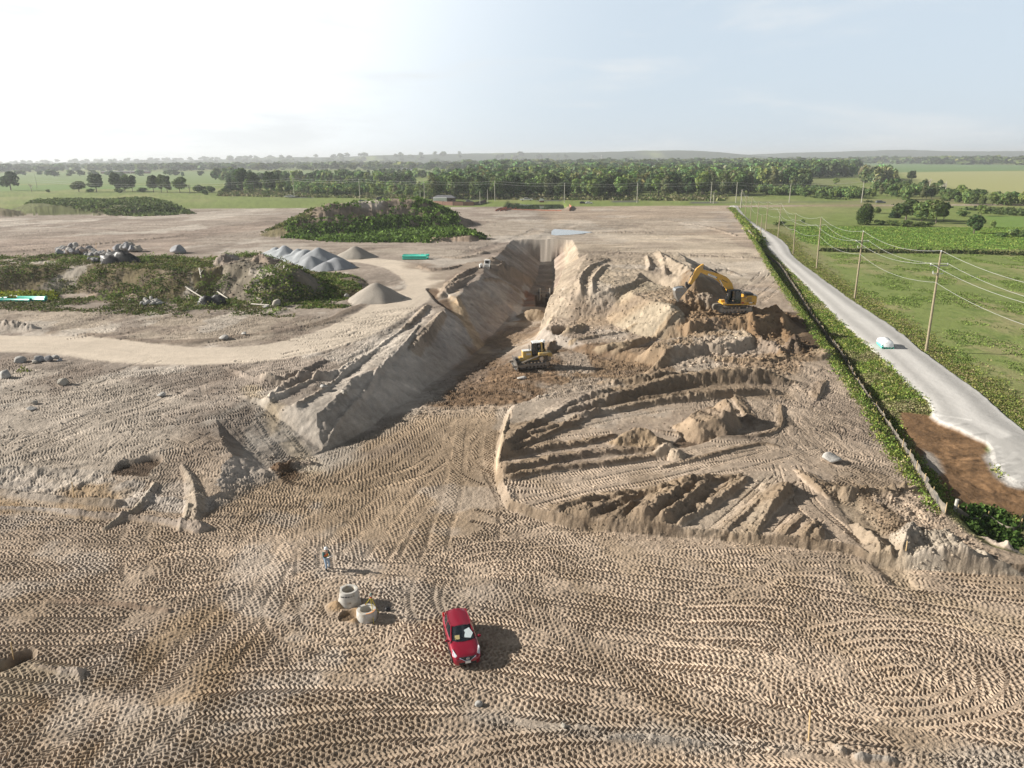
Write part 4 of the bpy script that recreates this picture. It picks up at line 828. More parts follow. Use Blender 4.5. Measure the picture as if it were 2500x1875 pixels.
def defm():
    M_['red'] = mat('crimson car paint', (.30, .008, .03), .28, .25, .04, 3, coat=1.0)
    M_['glass'] = mat('tinted glass', (.012, .016, .02), .06, 0, .05, spec=.8)
    M_['black'] = mat('black plastic', (.02, .02, .02), .55, 0, .2)
    M_['tyre'] = mat('rubber', (.022, .021, .02), .85, 0, .2, 12, dirt=(.25, .2, .15), dirt_amt=.4)
    M_['alloy'] = mat('alloy wheel', (.55, .55, .56), .3, .9, .05)
    M_['lamp'] = mat('headlamp lens', (.8, .84, .88), .08, .3, .05, spec=1)
    M_['tail'] = mat('tail lamp', (.4, .01, .01), .2)
    M_['chrome'] = mat('chrome', (.8, .8, .82), .12, 1, .02)
    M_['paper'] = mat('pale paper', (.72, .80, .80), .7, 0, .12, 9)
    M_['yellowpaper'] = mat('manila paper', (.62, .50, .22), .7, 0, .15, 9)
    M_['white'] = mat('white enamel', (.75, .75, .73), .4, 0, .05, dirt=(.4, .35, .28), dirt_amt=.2)
    M_['yel'] = mat('machine yellow', (.62, .33, .03), .4, 0, .08, 2, coat=.3, dirt=(.33, .26, .17), dirt_amt=.35)
    M_['yel2'] = mat('faded machine yellow', (.60, .40, .10), .5, 0, .12, 2, dirt=(.36, .30, .2), dirt_amt=.55)
    M_['steel'] = mat('worn steel', (.25, .24, .23), .45, .7, .25, 4, dirt=(.3, .25, .19), dirt_amt=.6)
    M_['bright'] = mat('polished blade steel', (.55, .54, .52), .3, .8, .15, 3)
    M_['trk'] = mat('muddy track steel', (.14, .12, .10), .7, .3, .3, 8, dirt=(.36, .31, .24), dirt_amt=.6)
    M_['dark'] = mat('dark frame steel', (.035, .035, .037), .5, .2, .2, 4, dirt=(.25, .2, .15), dirt_amt=.3)
    M_['conc'] = mat('cast concrete', (.50, .48, .44), .85, 0, .14, 4, bump=.2, dirt=(.36, .30, .22), dirt_amt=.35)
    M_['ink'] = mat('black marker paint', (.02, .02, .022), .8)
    M_['teal'] = mat('teal plastic pipe', (.03, .40, .32), .35, 0, .08, 2, dirt=(.35, .38, .33), dirt_amt=.15)
    M_['mint'] = mat('mint plastic pipe', (.10, .62, .48), .35, 0, .08, 2)
    M_['tarp'] = mat('white woven wrap', (.82, .83, .84), .55, 0, .05, 3, bump=.3)
    M_['blktarp'] = mat('black plastic sheet', (.018, .017, .018), .5, 0, .3, 3, bump=.4)
    M_['wood'] = mat('raw lumber', (.58, .42, .22), .8, 0, .12, 6)
    M_['polew'] = mat('weathered pole wood', (.30, .25, .16), .85, 0, .2, 3)
    M_['polef'] = mat('pale pole wood', (.42, .40, .33), .85, 0, .15, 1)
    M_['wire'] = mat('aluminium wire', (.55, .55, .52), .5, .3, .05)
    M_['cer'] = mat('white insulator', (.75, .76, .75), .3)
    M_['geo'] = mat('black silt fabric', (.085, .08, .078), .85, 0, .25, 2, dirt=(.34, .29, .22), dirt_amt=.75)
    M_['insty'] = mat('tripod yellow', (.62, .50, .03), .45, 0, .1)
    M_['instg'] = mat('instrument green grey', (.16, .24, .20), .5)
    M_['brn'] = mat('dark brick wall', (.13, .085, .07), .85, 0, .15, 1.2)
    M_['roofg'] = mat('grey shingle roof', (.14, .14, .15), .85, 0, .15, 1)
    M_['rust'] = mat('rust red boards', (.22, .12, .09), .85, 0, .15, .8)
    M_['orange'] = mat('orange safety mesh', (.50, .19, .12), .7, 0, .2, .5)
    M_['skin'] = mat('skin', (.45, .27, .19), .6)
    M_['denim'] = mat('light denim', (.28, .38, .50), .85, 0, .15, 9)
    M_['jacket'] = mat('dark green jacket', (.04, .13, .13), .8, 0, .15, 9)
    M_['vest'] = mat('orange vest', (.90, .15, .02), .6, 0, .06, 5)
    M_['lime'] = mat('lime reflective tape', (.65, .75, .2), .4)
    M_['bark'] = mat('grey bark', (.16, .13, .10), .9, 0, .25, 5)
    M_['bleach'] = mat('bleached wood', (.50, .46, .40), .85, 0, .15, 5)
    M_['stone'] = None
defm()
rock_m = tone_mat('field stone', rough=.9, grain=5, grain_amt=.25, bump=.6, dist=.08)

# ------------------------------------------------------------------ car
def wheel(parent, c, r=.31, w=.2, name='wheel'):
    mb = MB().use(M_['tyre']); o = empty(name, c); o.parent = parent
    prof = [(r*.62, -w/2), (r*.92, -w/2), (r, -w/2+.03), (r, w/2-.03), (r*.92, w/2), (r*.62, w/2)]
    n = 24; vs = [(q*math.cos(2*math.pi*k/n), z, q*math.sin(2*math.pi*k/n)) for q, z in prof for k in range(n)]
    mb.add(vs, [(i*n+k, i*n+(k+1) % n, (i+1)*n+(k+1) % n, (i+1)*n+k) for i in range(5) for k in range(n)]); mb.build('tyre', o, smooth=True)
    mr = MB().use(M_['alloy']); y = math.copysign(w/2-.03, c[1])
    mr.add([(r*.64*math.cos(2*math.pi*k/n), y, r*.64*math.sin(2*math.pi*k/n)) for k in range(n)]+[(r*.52*math.cos(2*math.pi*k/n), y*.8, r*.52*math.sin(2*math.pi*k/n)) for k in range(n)], [(k, (k+1) % n, n+(k+1) % n, n+k) for k in range(n)])
    for k in range(5):
        a = 2*math.pi*k/5; mr.box((math.cos(a)*r*.33, y*.85, math.sin(a)*r*.33), (r*.6, .03, .07), ry=-a)
    mr.lathe([(0.0, 0), (.05, 0)], (0, 0, 0), 8); mr.build('rim', o); return o
def car_body(root, paint, L=4.1, Wd=1.69, H=1.53, hood=1.0, detail=True):
    k = L/4.1; wk = Wd/1.69; hk = H/1.53
    st = [(2.06, .42, .60, .30), (2.02, .62, .72, .24), (1.93, .745, .80, .21), (1.75, .805, .86, .2), (1.45, .838, .925, .2), (1.1, .845, .99, .2), (.85, .845, 1.03, .2), (.4, .845, 1.03, .2), (-.4, .845, 1.04, .2), (-1.1, .845, 1.06, .2), (-1.6, .83, 1.07, .22), (-1.88, .79, 1.05, .26), (-2.02, .70, .98, .34), (-2.05, .55, .85, .42)]
    secs = []
    for x, hw, zt, zb in st:
        hw *= wk; zt *= hk; h = zt-zb
        half = [(0, zt), (.45*hw, zt-.004), (.78*hw, zt-.03), (.92*hw, zt-.09), (.985*hw, zt-.2*h), (hw, zt-.42*h), (.985*hw, zt-.62*h), (.96*hw, zb+.06), (.88*hw, zb), (0, zb)]
        secs.append([(x*k, y, z) for y, z in half]+[(x*k, -y, z) for y, z in reversed(half[1:-1])])
    b = MB().use(paint); b.loft(secs, close=True, caps=True); body = b.build('body', root, smooth=True)
    zb = 1.02*hk; zr = (H-.035)
    # greenhouse outline: base ring and roof ring
    base = [(.98, .0), (.93, .40), (.74, .70), (.2, .775), (-.6, .785), (-1.3, .76), (-1.78, .66), (-1.9, .35), (-1.92, 0)]
    roof = [(.10, .0), (.07, .34), (-.02, .555), (-.25, .60), (-.7, .605), (-1.15, .59), (-1.5, .545), (-1.6, .30), (-1.62, 0)]
    def ring(r, z, s=1, zc=0): return [(x*k, y*wk*s, z-zc*abs(y)) for x, y in r]
    def side(sg): return [(x*k, sg*y*wk, zb) for x, y in base], [(x*k, sg*y*wk, zr-.05*(abs(y)/.6)**2) for x, y in roof]
    g = MB().use(M_['glass'])
    for sg in (1, -1):
        bb, rr_ = side(sg); g2 = MB().use(M_['glass']); g2.loft([bb[2:7], [tuple((a+b_)/2+(0, sg*.015, 0)[i] for i, (a, b_) in enumerate(zip(p, q))) for p, q in zip(bb[2:7], rr_[2:7])], rr_[2:7]]); g2.build('side_window', root, smooth=True)
    def face(i0, i1, name):
        bL, rL = side(1); bR, rR = side(-1)
        B_ = list(reversed(bR[i0:i1])) + bL[i0:i1] if i0 == 0 else bL[i0:i1]+list(reversed(bR[i0:i1]))
        R_ = list(reversed(rR[i0:i1])) + rL[i0:i1] if i0 == 0 else rL[i0:i1]+list(reversed(rR[i0:i1]))
        m = MB().use(M_['glass']); m.loft([B_, [tuple((a+b_)/2+(.0, 0, .012)[i] for i, (a, b_) in enumerate(zip(p, q))) for p, q in zip(B_, R_)], R_]); return m.build(name, root, smooth=True)
    ws = face(0, 3, 'windshield'); face(6, 9, 'rear_window')
    # roof skin
    rl, rr2 = side(1)[1], side(-1)[1]; m = MB().use(paint); rows = []
    for p, q in zip(rl, rr2): rows.append([(p[0]*(1-t)+q[0]*t, p[1]*(1-t)+q[1]*t, zr + .035*(1-(2*t-1)**2)*min(1, abs(p[1])/.3) - .05*(abs(p[1]*(1-2*t))/.6)**2*1.0 + .004) for t in np.linspace(0, 1, 9)])
    m.loft(rows)
    for sg in (1, -1):
        bb, rr_ = side(sg)
        for i, w_ in ((2, .045), (4, .03), (6, .07)):
            m.tube([(bb[i][0], bb[i][1]*1.0, bb[i][2]-.02), tuple((a+c)/2+(0, sg*.018, .01)[j] for j, (a, c) in enumerate(zip(bb[i], rr_[i]))), rr_[i]], w_, 6)
        m.tube([(p[0], p[1], p[2]+.0) for p in rr_[1:8]], .03, 6)
    m.build('roof', root, smooth=True)
    for x in (1.28*k, -1.22*k):
        for sg in (1, -1):
            wh = wheel(root, (x, sg*(Wd/2-.11), .31*hk)); 
            if detail:
                ar = MB().use(M_['black']); n = 14; vs = []
                for rr_ in (.36, .40):
                    for q in range(n+1): a = math.pi*q/n*1.1-.15; vs.append((x+rr_*math.cos(a), sg*(Wd/2+.006), .31+rr_*math.sin(a)))
                for q in range(n+1): a = math.pi*q/n*1.1-.15; vs.append((x+.36*math.cos(a), sg*(Wd/2-.10), .31+.36*math.sin(a)))
                ar.add(vs, [(q, q+1, n+2+q, n+1+q) for q in range(n)]+[(q, q+1, 2*n+3+q, 2*n+2+q) for q in range(n)]); ar.build('wheel_arch', root)
    return body
def make_hatchback():
    f = W('J', 800, 1270, .42); r_ = W('J', 555, 232, 1.45); d = f-r_; ctr = (f+r_)/2; ang = math.atan2(d[1], d[0])
    print('CAR length', np.hypot(*d), 'at', ctr)
    root = empty('hatchback_car', (ctr[0], ctr[1], -.04), ang, 'dusty crimson red hatchback parked facing the camera on the tracked soil', 'car')
    car_body(root, M_['red'])
    for sg in (1, -1):
        h = MB().use(M_['lamp'])       # swept headlamps
        pts = [(2.0, .50, .70), (2.03, .42, .62), (1.88, .735, .72), (1.55, .80, .90), (1.40, .77, .945), (1.62, .70, .885), (1.85, .60, .80)]
        h.add([(x, sg*y, z+.012) for x, y, z in pts]+[(x-.05, sg*(y-.03), z-.05) for x, y, z in pts], [tuple(range(7)), tuple(reversed(range(7, 14)))]+[(i, (i+1) % 7, 7+(i+1) % 7, 7+i) for i in range(7)]); h.build('headlight', root)
        t = MB().use(M_['tail']); t.box((-1.93, sg*.70, .98), (.16, .14, .28), ch=.03); t.build('tail_light', root)
        mi = MB().use(M_['red']); mi.box((.72, sg*.96, 1.06), (.13, .20, .14), ch=.035); mi.use(M_['black']); mi.box((.74, sg*.84, 1.02), (.06, .12, .05)); mi.build('mirror', root)
        dh = MB().use(M_['red']); dh.box((.02, sg*.855, .84), (.16, .03, .03)); dh.build('door_handle', root); dh = MB().use(M_['red']); dh.box((-.85, sg*.855, .86), (.16, .03, .03)); dh.build('door_handle', root)
        sk = MB().use(M_['black']); sk.box((.0, sg*.83, .235), (1.9, .05, .08)); sk.build('sill', root)
        fg = MB().use(M_['black']); fg.box((1.96, sg*.55, .40), (.08, .2, .1), ch=.02); fg.build('fog_lamp', root)
    g = MB().use(M_['black']); g.add([(2.035, -.44, .73), (2.035, .44, .73), (2.085, .17, .575), (2.085, -.17, .575), (1.97, -.46, .745), (1.97, .46, .745)], [(0, 1, 2, 3), (0, 1, 5, 4)]); g.box((2.045, 0, .36), (.06, 1.0, .16), ch=.02)
    gr = g.build('grille', root)
    c = MB().use(M_['chrome']); c.tube([(2.03, -.47, .745), (2.098, -.18, .57), (2.098, .18, .57), (2.03, .47, .745)], .02, 6)
    ringp = [(2.08+.01*math.sin(a), .085*math.cos(a), .675+.075*math.sin(a)) for a in np.linspace(0, 2*math.pi, 17)]; c.tube(ringp, .011, 6, cap=False); c.box((2.088, 0, .675), (.012, .2, .022)); c.build('badge', gr)
    p = MB().use(M_['white']); p.box((2.115, 0, .47), (.012, .31, .155)); p.build('licence_plate', root)
    ww = MB().use(M_['black']); ww.tube([(.98, .45, 1.045), (.72, -.12, 1.17)], .012, 5); ww.tube([(.98, -.15, 1.045), (.74, -.55, 1.16)], .012, 5); ww.build('wiper', root)
    an = MB().use(M_['black']); an.tube([(-1.35, 0, 1.50), (-1.55, 0, 1.68)], .008, 5); an.build('antenna', root)
    # papers lying on the dashboard, pressed to the glass
    def slope_pt(u, v): # u along windshield from cowl (0) to roof (1), v lateral
        return (.94+(.07-.94)*u + .008, v, 1.02+(1.48-1.02)*u + .022)
    pa = MB().use(M_['paper']); pa.add([slope_pt(.20, .07), slope_pt(.12, .42), slope_pt(.40, .60), slope_pt(.78, .43), slope_pt(.66, .12)], [(0, 1, 2, 3, 4)])
    pb = MB().use(M_['yellowpaper']); pb.add([slope_pt(.14, -.50), slope_pt(.14, -.22), slope_pt(.40, -.20), slope_pt(.40, -.48)], [(0, 1, 2, 3)])
    pa.build('paper_sheet', root); pb.build('folder', root)
make_hatchback()

# ------------------------------------------------------------------ tracked machines
def track_loop(path, w, y, root, name='track', pad=.06, step=.19):
    P = resample(np.array(path+[path[0]], float), step); mb = MB().use(M_['trk']); n = len(P)-1
    cx, cz = P[:, 0].mean(), P[:, 1].mean()
    belt_o, belt_i = [], []
    for i in range(n):
        a, b = P[i], P[(i+1) % n]; t = (b-a)/max(np.linalg.norm(b-a), 1e-6); nn = np.array([t[1], -t[0]])
        if np.dot(nn, a-[cx, cz]) < 0: nn = -nn
        c = (a+b)/2; ang = math.atan2(t[1], t[0])
        mb.box((c[0], y, c[1]), (np.linalg.norm(b-a)*.93, w, .05), ry=-ang)
        mb.box((c[0]+nn[0]*pad, y, c[1]+nn[1]*pad), (.035, w*.98, pad*1.3), ry=-ang)
    return mb.build(name, root)
def disc(mb, c, r, w, n=20):
    vs = [(c[0]+r*math.cos(2*math.pi*k/n), c[1]+s*w/2, c[2]+r*math.sin(2*math.pi*k/n)) for s in (-1, 1) for k in range(n)]
    mb.add(vs, [tuple(range(n)), tuple(reversed(range(n, 2*n)))]+[(k, (k+1) % n, n+(k+1) % n, n+k) for k in range(n)])
def stadium(x0, x1, z0, z1, n=9):
    r = (z1-z0)/2; zc = (z0+z1)/2; p = []
    for q in range(n+1): a = -math.pi/2+math.pi*q/n; p.append((x1-r+r*math.cos(a), zc+r*math.sin(a)))
    for q in range(n+1): a = math.pi/2+math.pi*q/n; p.append((x0+r+r*math.cos(a), zc+r*math.sin(a)))
    return p
def person(parent, loc, rz, pose='stand', helmet=True, dress=None, label=None):
    """continuous skinned body + clothing shells"""
    J = pose
    def skin(name, chain_pts, edges, rad, m, par):
        me = bpy.data.meshes.new(name+'_cage'); me.from_pydata([chain_pts[k] for k in rad], [(list(rad).index(a), list(rad).index(b)) for a, b in edges if a in rad and b in rad], [])
        o = bpy.data.objects.new(name, me); col.objects.link(o)
        md = o.modifiers.new('s', 'SKIN'); sv = me.skin_vertices[0].data
        for i, k in enumerate(rad): r = rad[k]; sv[i].radius = r if isinstance(r, tuple) else (r, r)
        sv[0].use_root = True; sb = o.modifiers.new('u', 'SUBSURF'); sb.levels = 2; sb.render_levels = 2
        dg = bpy.context.evaluated_depsgraph_get(); ev = o.evaluated_get(dg); m2 = bpy.data.meshes.new_from_object(ev); m2.name = name
        o.modifiers.clear(); o.data = m2; m2.materials.clear(); m2.materials.append(m); m2.polygons.foreach_set('use_smooth', [True]*len(m2.polygons)); o.parent = par; bpy.data.meshes.remove(me)
        return o
    root = empty('person', loc, rz) if parent is None else parent
    P = dress; E = [('pel', 'ab'), ('ab', 'ch'), ('ch', 'nk'), ('nk', 'hd'), ('hd', 'tp'), ('ch', 'sL'), ('sL', 'eL'), ('eL', 'wL'), ('wL', 'pL'), ('ch', 'sR'), ('sR', 'eR'), ('eR', 'wR'), ('wR', 'pR'), ('pel', 'hL'), ('hL', 'kL'), ('kL', 'aL'), ('aL', 'tL'), ('pel', 'hR'), ('hR', 'kR'), ('kR', 'aR'), ('aR', 'tR')]
    for sd_ in 'LR':
        for q in range(4): P['f%s%d' % (sd_, q)] = None
    rad = dict(pel=(.15, .11), ab=(.14, .10), ch=(.16, .105), nk=.055, hd=(.078, .095), tp=.07, sL=.06, eL=.043, wL=.028, pL=(.034, .02), sR=.06, eR=.043, wR=.028, pR=(.034, .02), hL=.09, kL=.058, aL=.04, tL=.035, hR=.09, kR=.058, aR=.04, tR=.035)
    P2 = {k: v for k, v in P.items() if v is not None}
    for sd_ in 'LR':
        w0, p0 = Vector(P2['w'+sd_]), Vector(P2['p'+sd_]); d = (p0-w0).normalized(); s = Vector((0, 0, 1)).cross(d).normalized(); dn = Vector((0, 0, -1))
        for q in range(4):
            a = p0 + s*(q-1.5)*.021; ln = (.075, .083, .078, .06)[q]; k1, k2 = 'f%s%da' % (sd_, q), 'f%s%db' % (sd_, q)
            P2[k1] = tuple(a+d*ln*.5+dn*.006); P2[k2] = tuple(a+d*ln*.8+dn*.03); rad[k1] = .0095; rad[k2] = .008; E += [('p'+sd_, k1), (k1, k2)]
        k1 = 'th%s' % sd_; P2[k1] = tuple(w0+d*.05+s*(-.045)+dn*.01); rad[k1] = .011; E.append(('w'+sd_, k1))
    skin('body', P2, E, rad, M_['skin'], root)
    sl = {k: rad[k] for k in ('ab', 'ch', 'sL', 'eL', 'wL', 'sR', 'eR', 'wR')}; sl = {k: tuple(np.array(v if isinstance(v, tuple) else (v, v))+.018) for k, v in sl.items()}
    E2 = E; skin('jacket', P2, E2, sl, M_['jacket'], root)
    tr = {k: tuple(np.array(rad[k] if isinstance(rad[k], tuple) else (rad[k],)*2)+.02) for k in ('pel', 'hL', 'kL', 'aL', 'hR', 'kR', 'aR')}; skin('trousers', P2, E2, tr, M_['denim'], root)
    vs = {'pel': (.175, .135), 'ab': (.178, .14), 'ch': (.20, .145)}; P3 = dict(P2); P3['pel'] = tuple(Vector(P2['pel'])+Vector((0, 0, .0))); skin('vest', P3, E2, vs, M_['vest'], root)
    tb = MB().use(M_['lime'])
    c = Vector(P2['ab']); tb.lathe([(.21, -.03), (.212, 0), (.21, .03)], tuple(c), 16)
    for k in range(len(tb.v)): v = tb.v[k]; tb.v[k] = (c.x+(v[0]-c.x)*.80, c.y+(v[1]-c.y)*1.0, v[2])
    tb.build('reflective_band', root)
    for sd_ in 'LR':
        a, t = Vector(P2['a'+sd_]), Vector(P2['t'+sd_]); bt = MB().use(M_['black']); d = (t-a); d.z = 0; an = math.atan2(d.y, d.x); m = (a+t)/2
        bt.box((m.x, m.y, t.z+.015), (.30, .115, .09), rz=an, ch=.03); bt.tube([(a.x, a.y, t.z), (a.x, a.y, a.z+.16)], .062, 10); bt.build('boot', root, smooth=True)
    hd = Vector(P2['hd']); fc = P2.get('face') or (1, 0, 0); fd = Vector(P['fd']).normalized(); sdv = Vector((0, 0, 1)).cross(fd).normalized(); upv = fd.cross(sdv)
    fb = MB().use(M_['skin']); fb.box(hd+fd*.098+upv*.0, (.03, .028, .045)); fb.build('nose', root, smooth=True)
    [MB().use(M_['ink']).box(hd+fd*.088+sdv*.032*s+upv*.028, (.014, .024, .012)).build('eye', root) for s in (-1, 1)]; MB().use(M_['tail']).box(hd+fd*.09-upv*.045, (.01, .045, .009)).build('mouth', root)
    [MB().use(M_['skin']).box(hd+sdv*.088*s-fd*.005, (.03, .018, .05), ch=.006).build('ear', root) for s in (-1, 1)]
    if helmet:
        hm = MB().use(M_['white']); pr = [(.138, 0), (.135, .03), (.122, .07), (.09, .11), (.05, .135), (.001, .143)]; hm.lathe(pr, tuple(hd+Vector((0, 0, .055))), 20)
        hm.add([tuple(hd+Vector((0, 0, .058))+fd*(.1+.1*(1-abs(k)/3.))+sdv*k*.04) for k in range(-3, 4)]+[tuple(hd+Vector((0, 0, .062))+fd*.09+sdv*k*.04) for k in range(-3, 4)], [(k, k+1, k+8, k+7) for k in range(6)])
        hm.lathe([(.15, -.002), (.138, .012)], tuple(hd+Vector((0, 0, .052))), 20); hm.build('hard_hat', root, smooth=True)
    return root
def make_excavator():
    gx, gy, gz_ = G('L', 1060, 948, 3.4); s = 95.0
    root = empty('excavator', (gx, gy+1.3, gz_+.25), R(180+4), 'yellow tracked excavator with black cab working on the brown soil mound', 'excavator')
    def q(x, y): return ((1060-x)/s, (950-y)/s)
    for sg in (1, -1):
        t = track_loop(stadium(-2.75, 2.9, .05, 1.0), .62, sg*1.35, root)
        f = MB().use(M_['steel']); f.box((.05, sg*1.35, .5), (4.2, .34, .36), ch=.05)
        for k in range(7): disc(f, (-1.9+k*.62, sg*1.35, .24), .17, .4)
        disc(f, (2.38, sg*1.35, .52), .38, .36); disc(f, (-2.25, sg*1.35, .52), .38, .36); f.build('track_frame', root)
    h = MB().use(M_['dark']); h.box((0, 0, .95), (2.6, 2.2, .3)); disc_ = [(1.0, 0), (1.0, .25)]; h.lathe(disc_, (0, 0, 1.0), 24); h.build('undercarriage', root)
    d = MB().use(M_['yel']); d.box((-.6, 0, 1.36), (5.3, 2.9, .26), ch=.05); d.box((1.55, -.9, 1.62), (.7, .9, .3), ch=.04); d.build('deck', root)
    e = MB().use(M_['yel']); e.box((-2.45, 0, 2.10), (1.75, 2.96, 1.25), ch=.14); e.box((-1.2, .95, 1.95), (1.0, .9, .9), ch=.05)
    eb = e.build('engine_housing', root)
    for k in range(4):
        g = MB().use(M_['dark']); g.box((-2.05, 1.49, 1.80+k*.2), (.75, .03, .09)); g.build('vent', eb)
    cw = MB().use(M_['dark']); cw.box((-2.2, 0, 2.86), (1.35, 2.1, .36), ch=.1); cw.use(M_['white']).box((-3.25, .2, 2.55), (.35, 2.3, .35), ch=.05); cw.build('engine_cover', root)
    ex = MB().use(M_['dark']); ex.tube([(-1.7, -.7, 2.9), (-1.7, -.7, 3.45)], .07); ex.build('exhaust_pipe', root); ex = MB().use(M_['dark']); ex.tube([(-2.3, 1.2, 3.0), (-2.3, 1.2, 3.3), (-1.2, 1.2, 3.3), (-1.2, 1.2, 2.6)], .025, 6); ex.build('handrail', root); ex = MB().use(M_['dark']); ex.tube([(-.5, -1.2, 2.0), (-.5, -1.2, 3.4), (-.9, -1.2, 3.4), (-.9, -1.2, 2.0)], .03, 6); ex.build('handrail', root)
    # cab (left side of the machine faces the camera)
    c = MB().use(M_['black']); x0, x1, y0, y1, z0, z1 = -.6, 1.5, .45, 1.45, 1.5, 3.55
    for x, y, zt in ((x0, y0, z1), (x0, y1, z1), (x1, y0, z1), (x1, y1, z1), (.35, y1, z1)): c.tube([(x, y, z0), (x-(.12 if x == x1 else 0), y, zt)], .055, 6)
    c.box((.42, .95, z1+.04), (2.1, 1.1, .14), ch=.05); c.box((.45, .95, z0+.12), (2.1, 1.02, .3), ch=.03); cab = c.build('cab', root)
    gl = MB().use(M_['glass']); gl.box((x1-.06, .95, 2.6), (.03, .9, 1.75), ry=-.05); gl.box((x0+.01, .95, 2.7), (.03, .9, 1.5)); gl.box((.9, y0+.01, 2.6), (1.0, .03, 1.7)); gl.box((-.13, y1, 2.6), (.85, .03, 1.7)); gl.build('window', cab)
    st = MB().use(M_['black']); st.box((.15, .95, 2.0), (.55, .5, .16), ch=.03); st.box((-.1, .95, 2.4), (.14, .5, .75), ry=-.1, ch=.03); st.build('seat', cab)
    ms = MB().use(M_['steel']); ms.tube([(1.5, 1.5, 2.4), (1.62, 1.6, 3.0)], .02, 5); ms.box((1.62, 1.6, 3.05), (.05, .2, .4)); ms.build('mirror', root)
    rd = MB().use(M_['tail']); rd.box((-1.0, 1.46, 1.62), (.35, .02, .18)); rd.use(M_['white']).box((-2.3, 1.495, 1.6), (.55, .02, .14)); rd.use(M_['ink']).box((-2.75, 1.495, 1.62), (.22, .021, .12)); rd.build('decal', root)
    b = MB().use(M_['yel']); poly = [(1035, 590), (1010, 520), (960, 455), (900, 405), (820, 372), (545, 298), (512, 312), (505, 340), (540, 358), (700, 425), (790, 480), (870, 540), (925, 600), (960, 740), (1010, 760), (1040, 700)]
    b.prism([q(*p) for p in poly], -.32, .32); bo = b.build('boom', root, bevel=.03)
    dc = MB().use(M_['white']); P_ = [q(625, 358), q(770, 412), q(755, 438), q(612, 380)]; dc.add([(x, .335, z) for x, z in P_], [(0, 1, 2, 3)])
    dc.use(M_['ink']); 
    for k in range(9): a = q(640+k*9.5, 372+k*3.9); dc.box((a[0], .338, a[1]), (.05, .004, .075), ry=.35)
    a = q(757, 417); disc(dc, (a[0], .338, a[1]), .1, .006, 12)
    for k in range(5): a = q(850+k*18, 458+k*9); dc.box((a[0], .336, a[1]), (.11, .006, .17), ry=.5)
    dc.build('boom_decal', bo)
    s_ = MB().use(M_['yel']); s_.prism([q(*p) for p in [(545, 212), (515, 222), (440, 280), (405, 335), (345, 500), (350, 520), (385, 520), (450, 430), (500, 355), (540, 300)]], -.22, .22); s_.build('stick', root, bevel=.02)
    def ram(a, b_, y, r0, r1, nm='hydraulic_ram'):
        A, B_ = Vector((q(*a)[0], y, q(*a)[1])), Vector((q(*b_)[0], y, q(*b_)[1])); m = MB().use(M_['black']).tube([A, A.lerp(B_, .6)], r0, 10).use(M_['chrome']).tube([A.lerp(B_, .58), B_], r1, 8); m.build(nm, root, smooth=True)
    ram((820, 385), (548, 228), 0, .10, .05); ram((420, 312), (308, 482), 0, .09, .045)
    for sg in (-1, 1): ram((955, 700), (800, 455), sg*.42, .10, .05)
    lk = MB().use(M_['dark']); lk.prism([q(*p) for p in [(290, 490), (310, 480), (345, 560), (325, 590), (285, 540)]], -.2, .2); lk.prism([q(*p) for p in [(300, 560), (345, 520), (385, 515), (380, 540), (320, 600)]], -.14, .14); lk.build('bucket_link', root)
    bk = MB().use(M_['bright']); prof = [(250, 560), (190, 560), (125, 575), (112, 610), (128, 680), (150, 735), (170, 758)]; inner = [(182, 748), (165, 700), (150, 640), (150, 610), (200, 600), (250, 590)]
    P_ = [q(*p) for p in prof]+[q(*p) for p in inner]; bk.prism(P_, -.75, .75); bk.use(M_['steel'])
    for sg in (-1, 1): bk.prism([q(*p) for p in [(300, 560), (250, 552), (190, 556), (125, 575), (112, 610), (128, 680), (168, 755), (225, 690), (300, 600)]], sg*.75-.03, sg*.75+.03)
    for k in range(5): a = q(176, 768); bk.box((a[0], -.6+k*.3, a[1]), (.1, .1, .22), taper=.5)
    bk.build('bucket', root)
make_excavator()
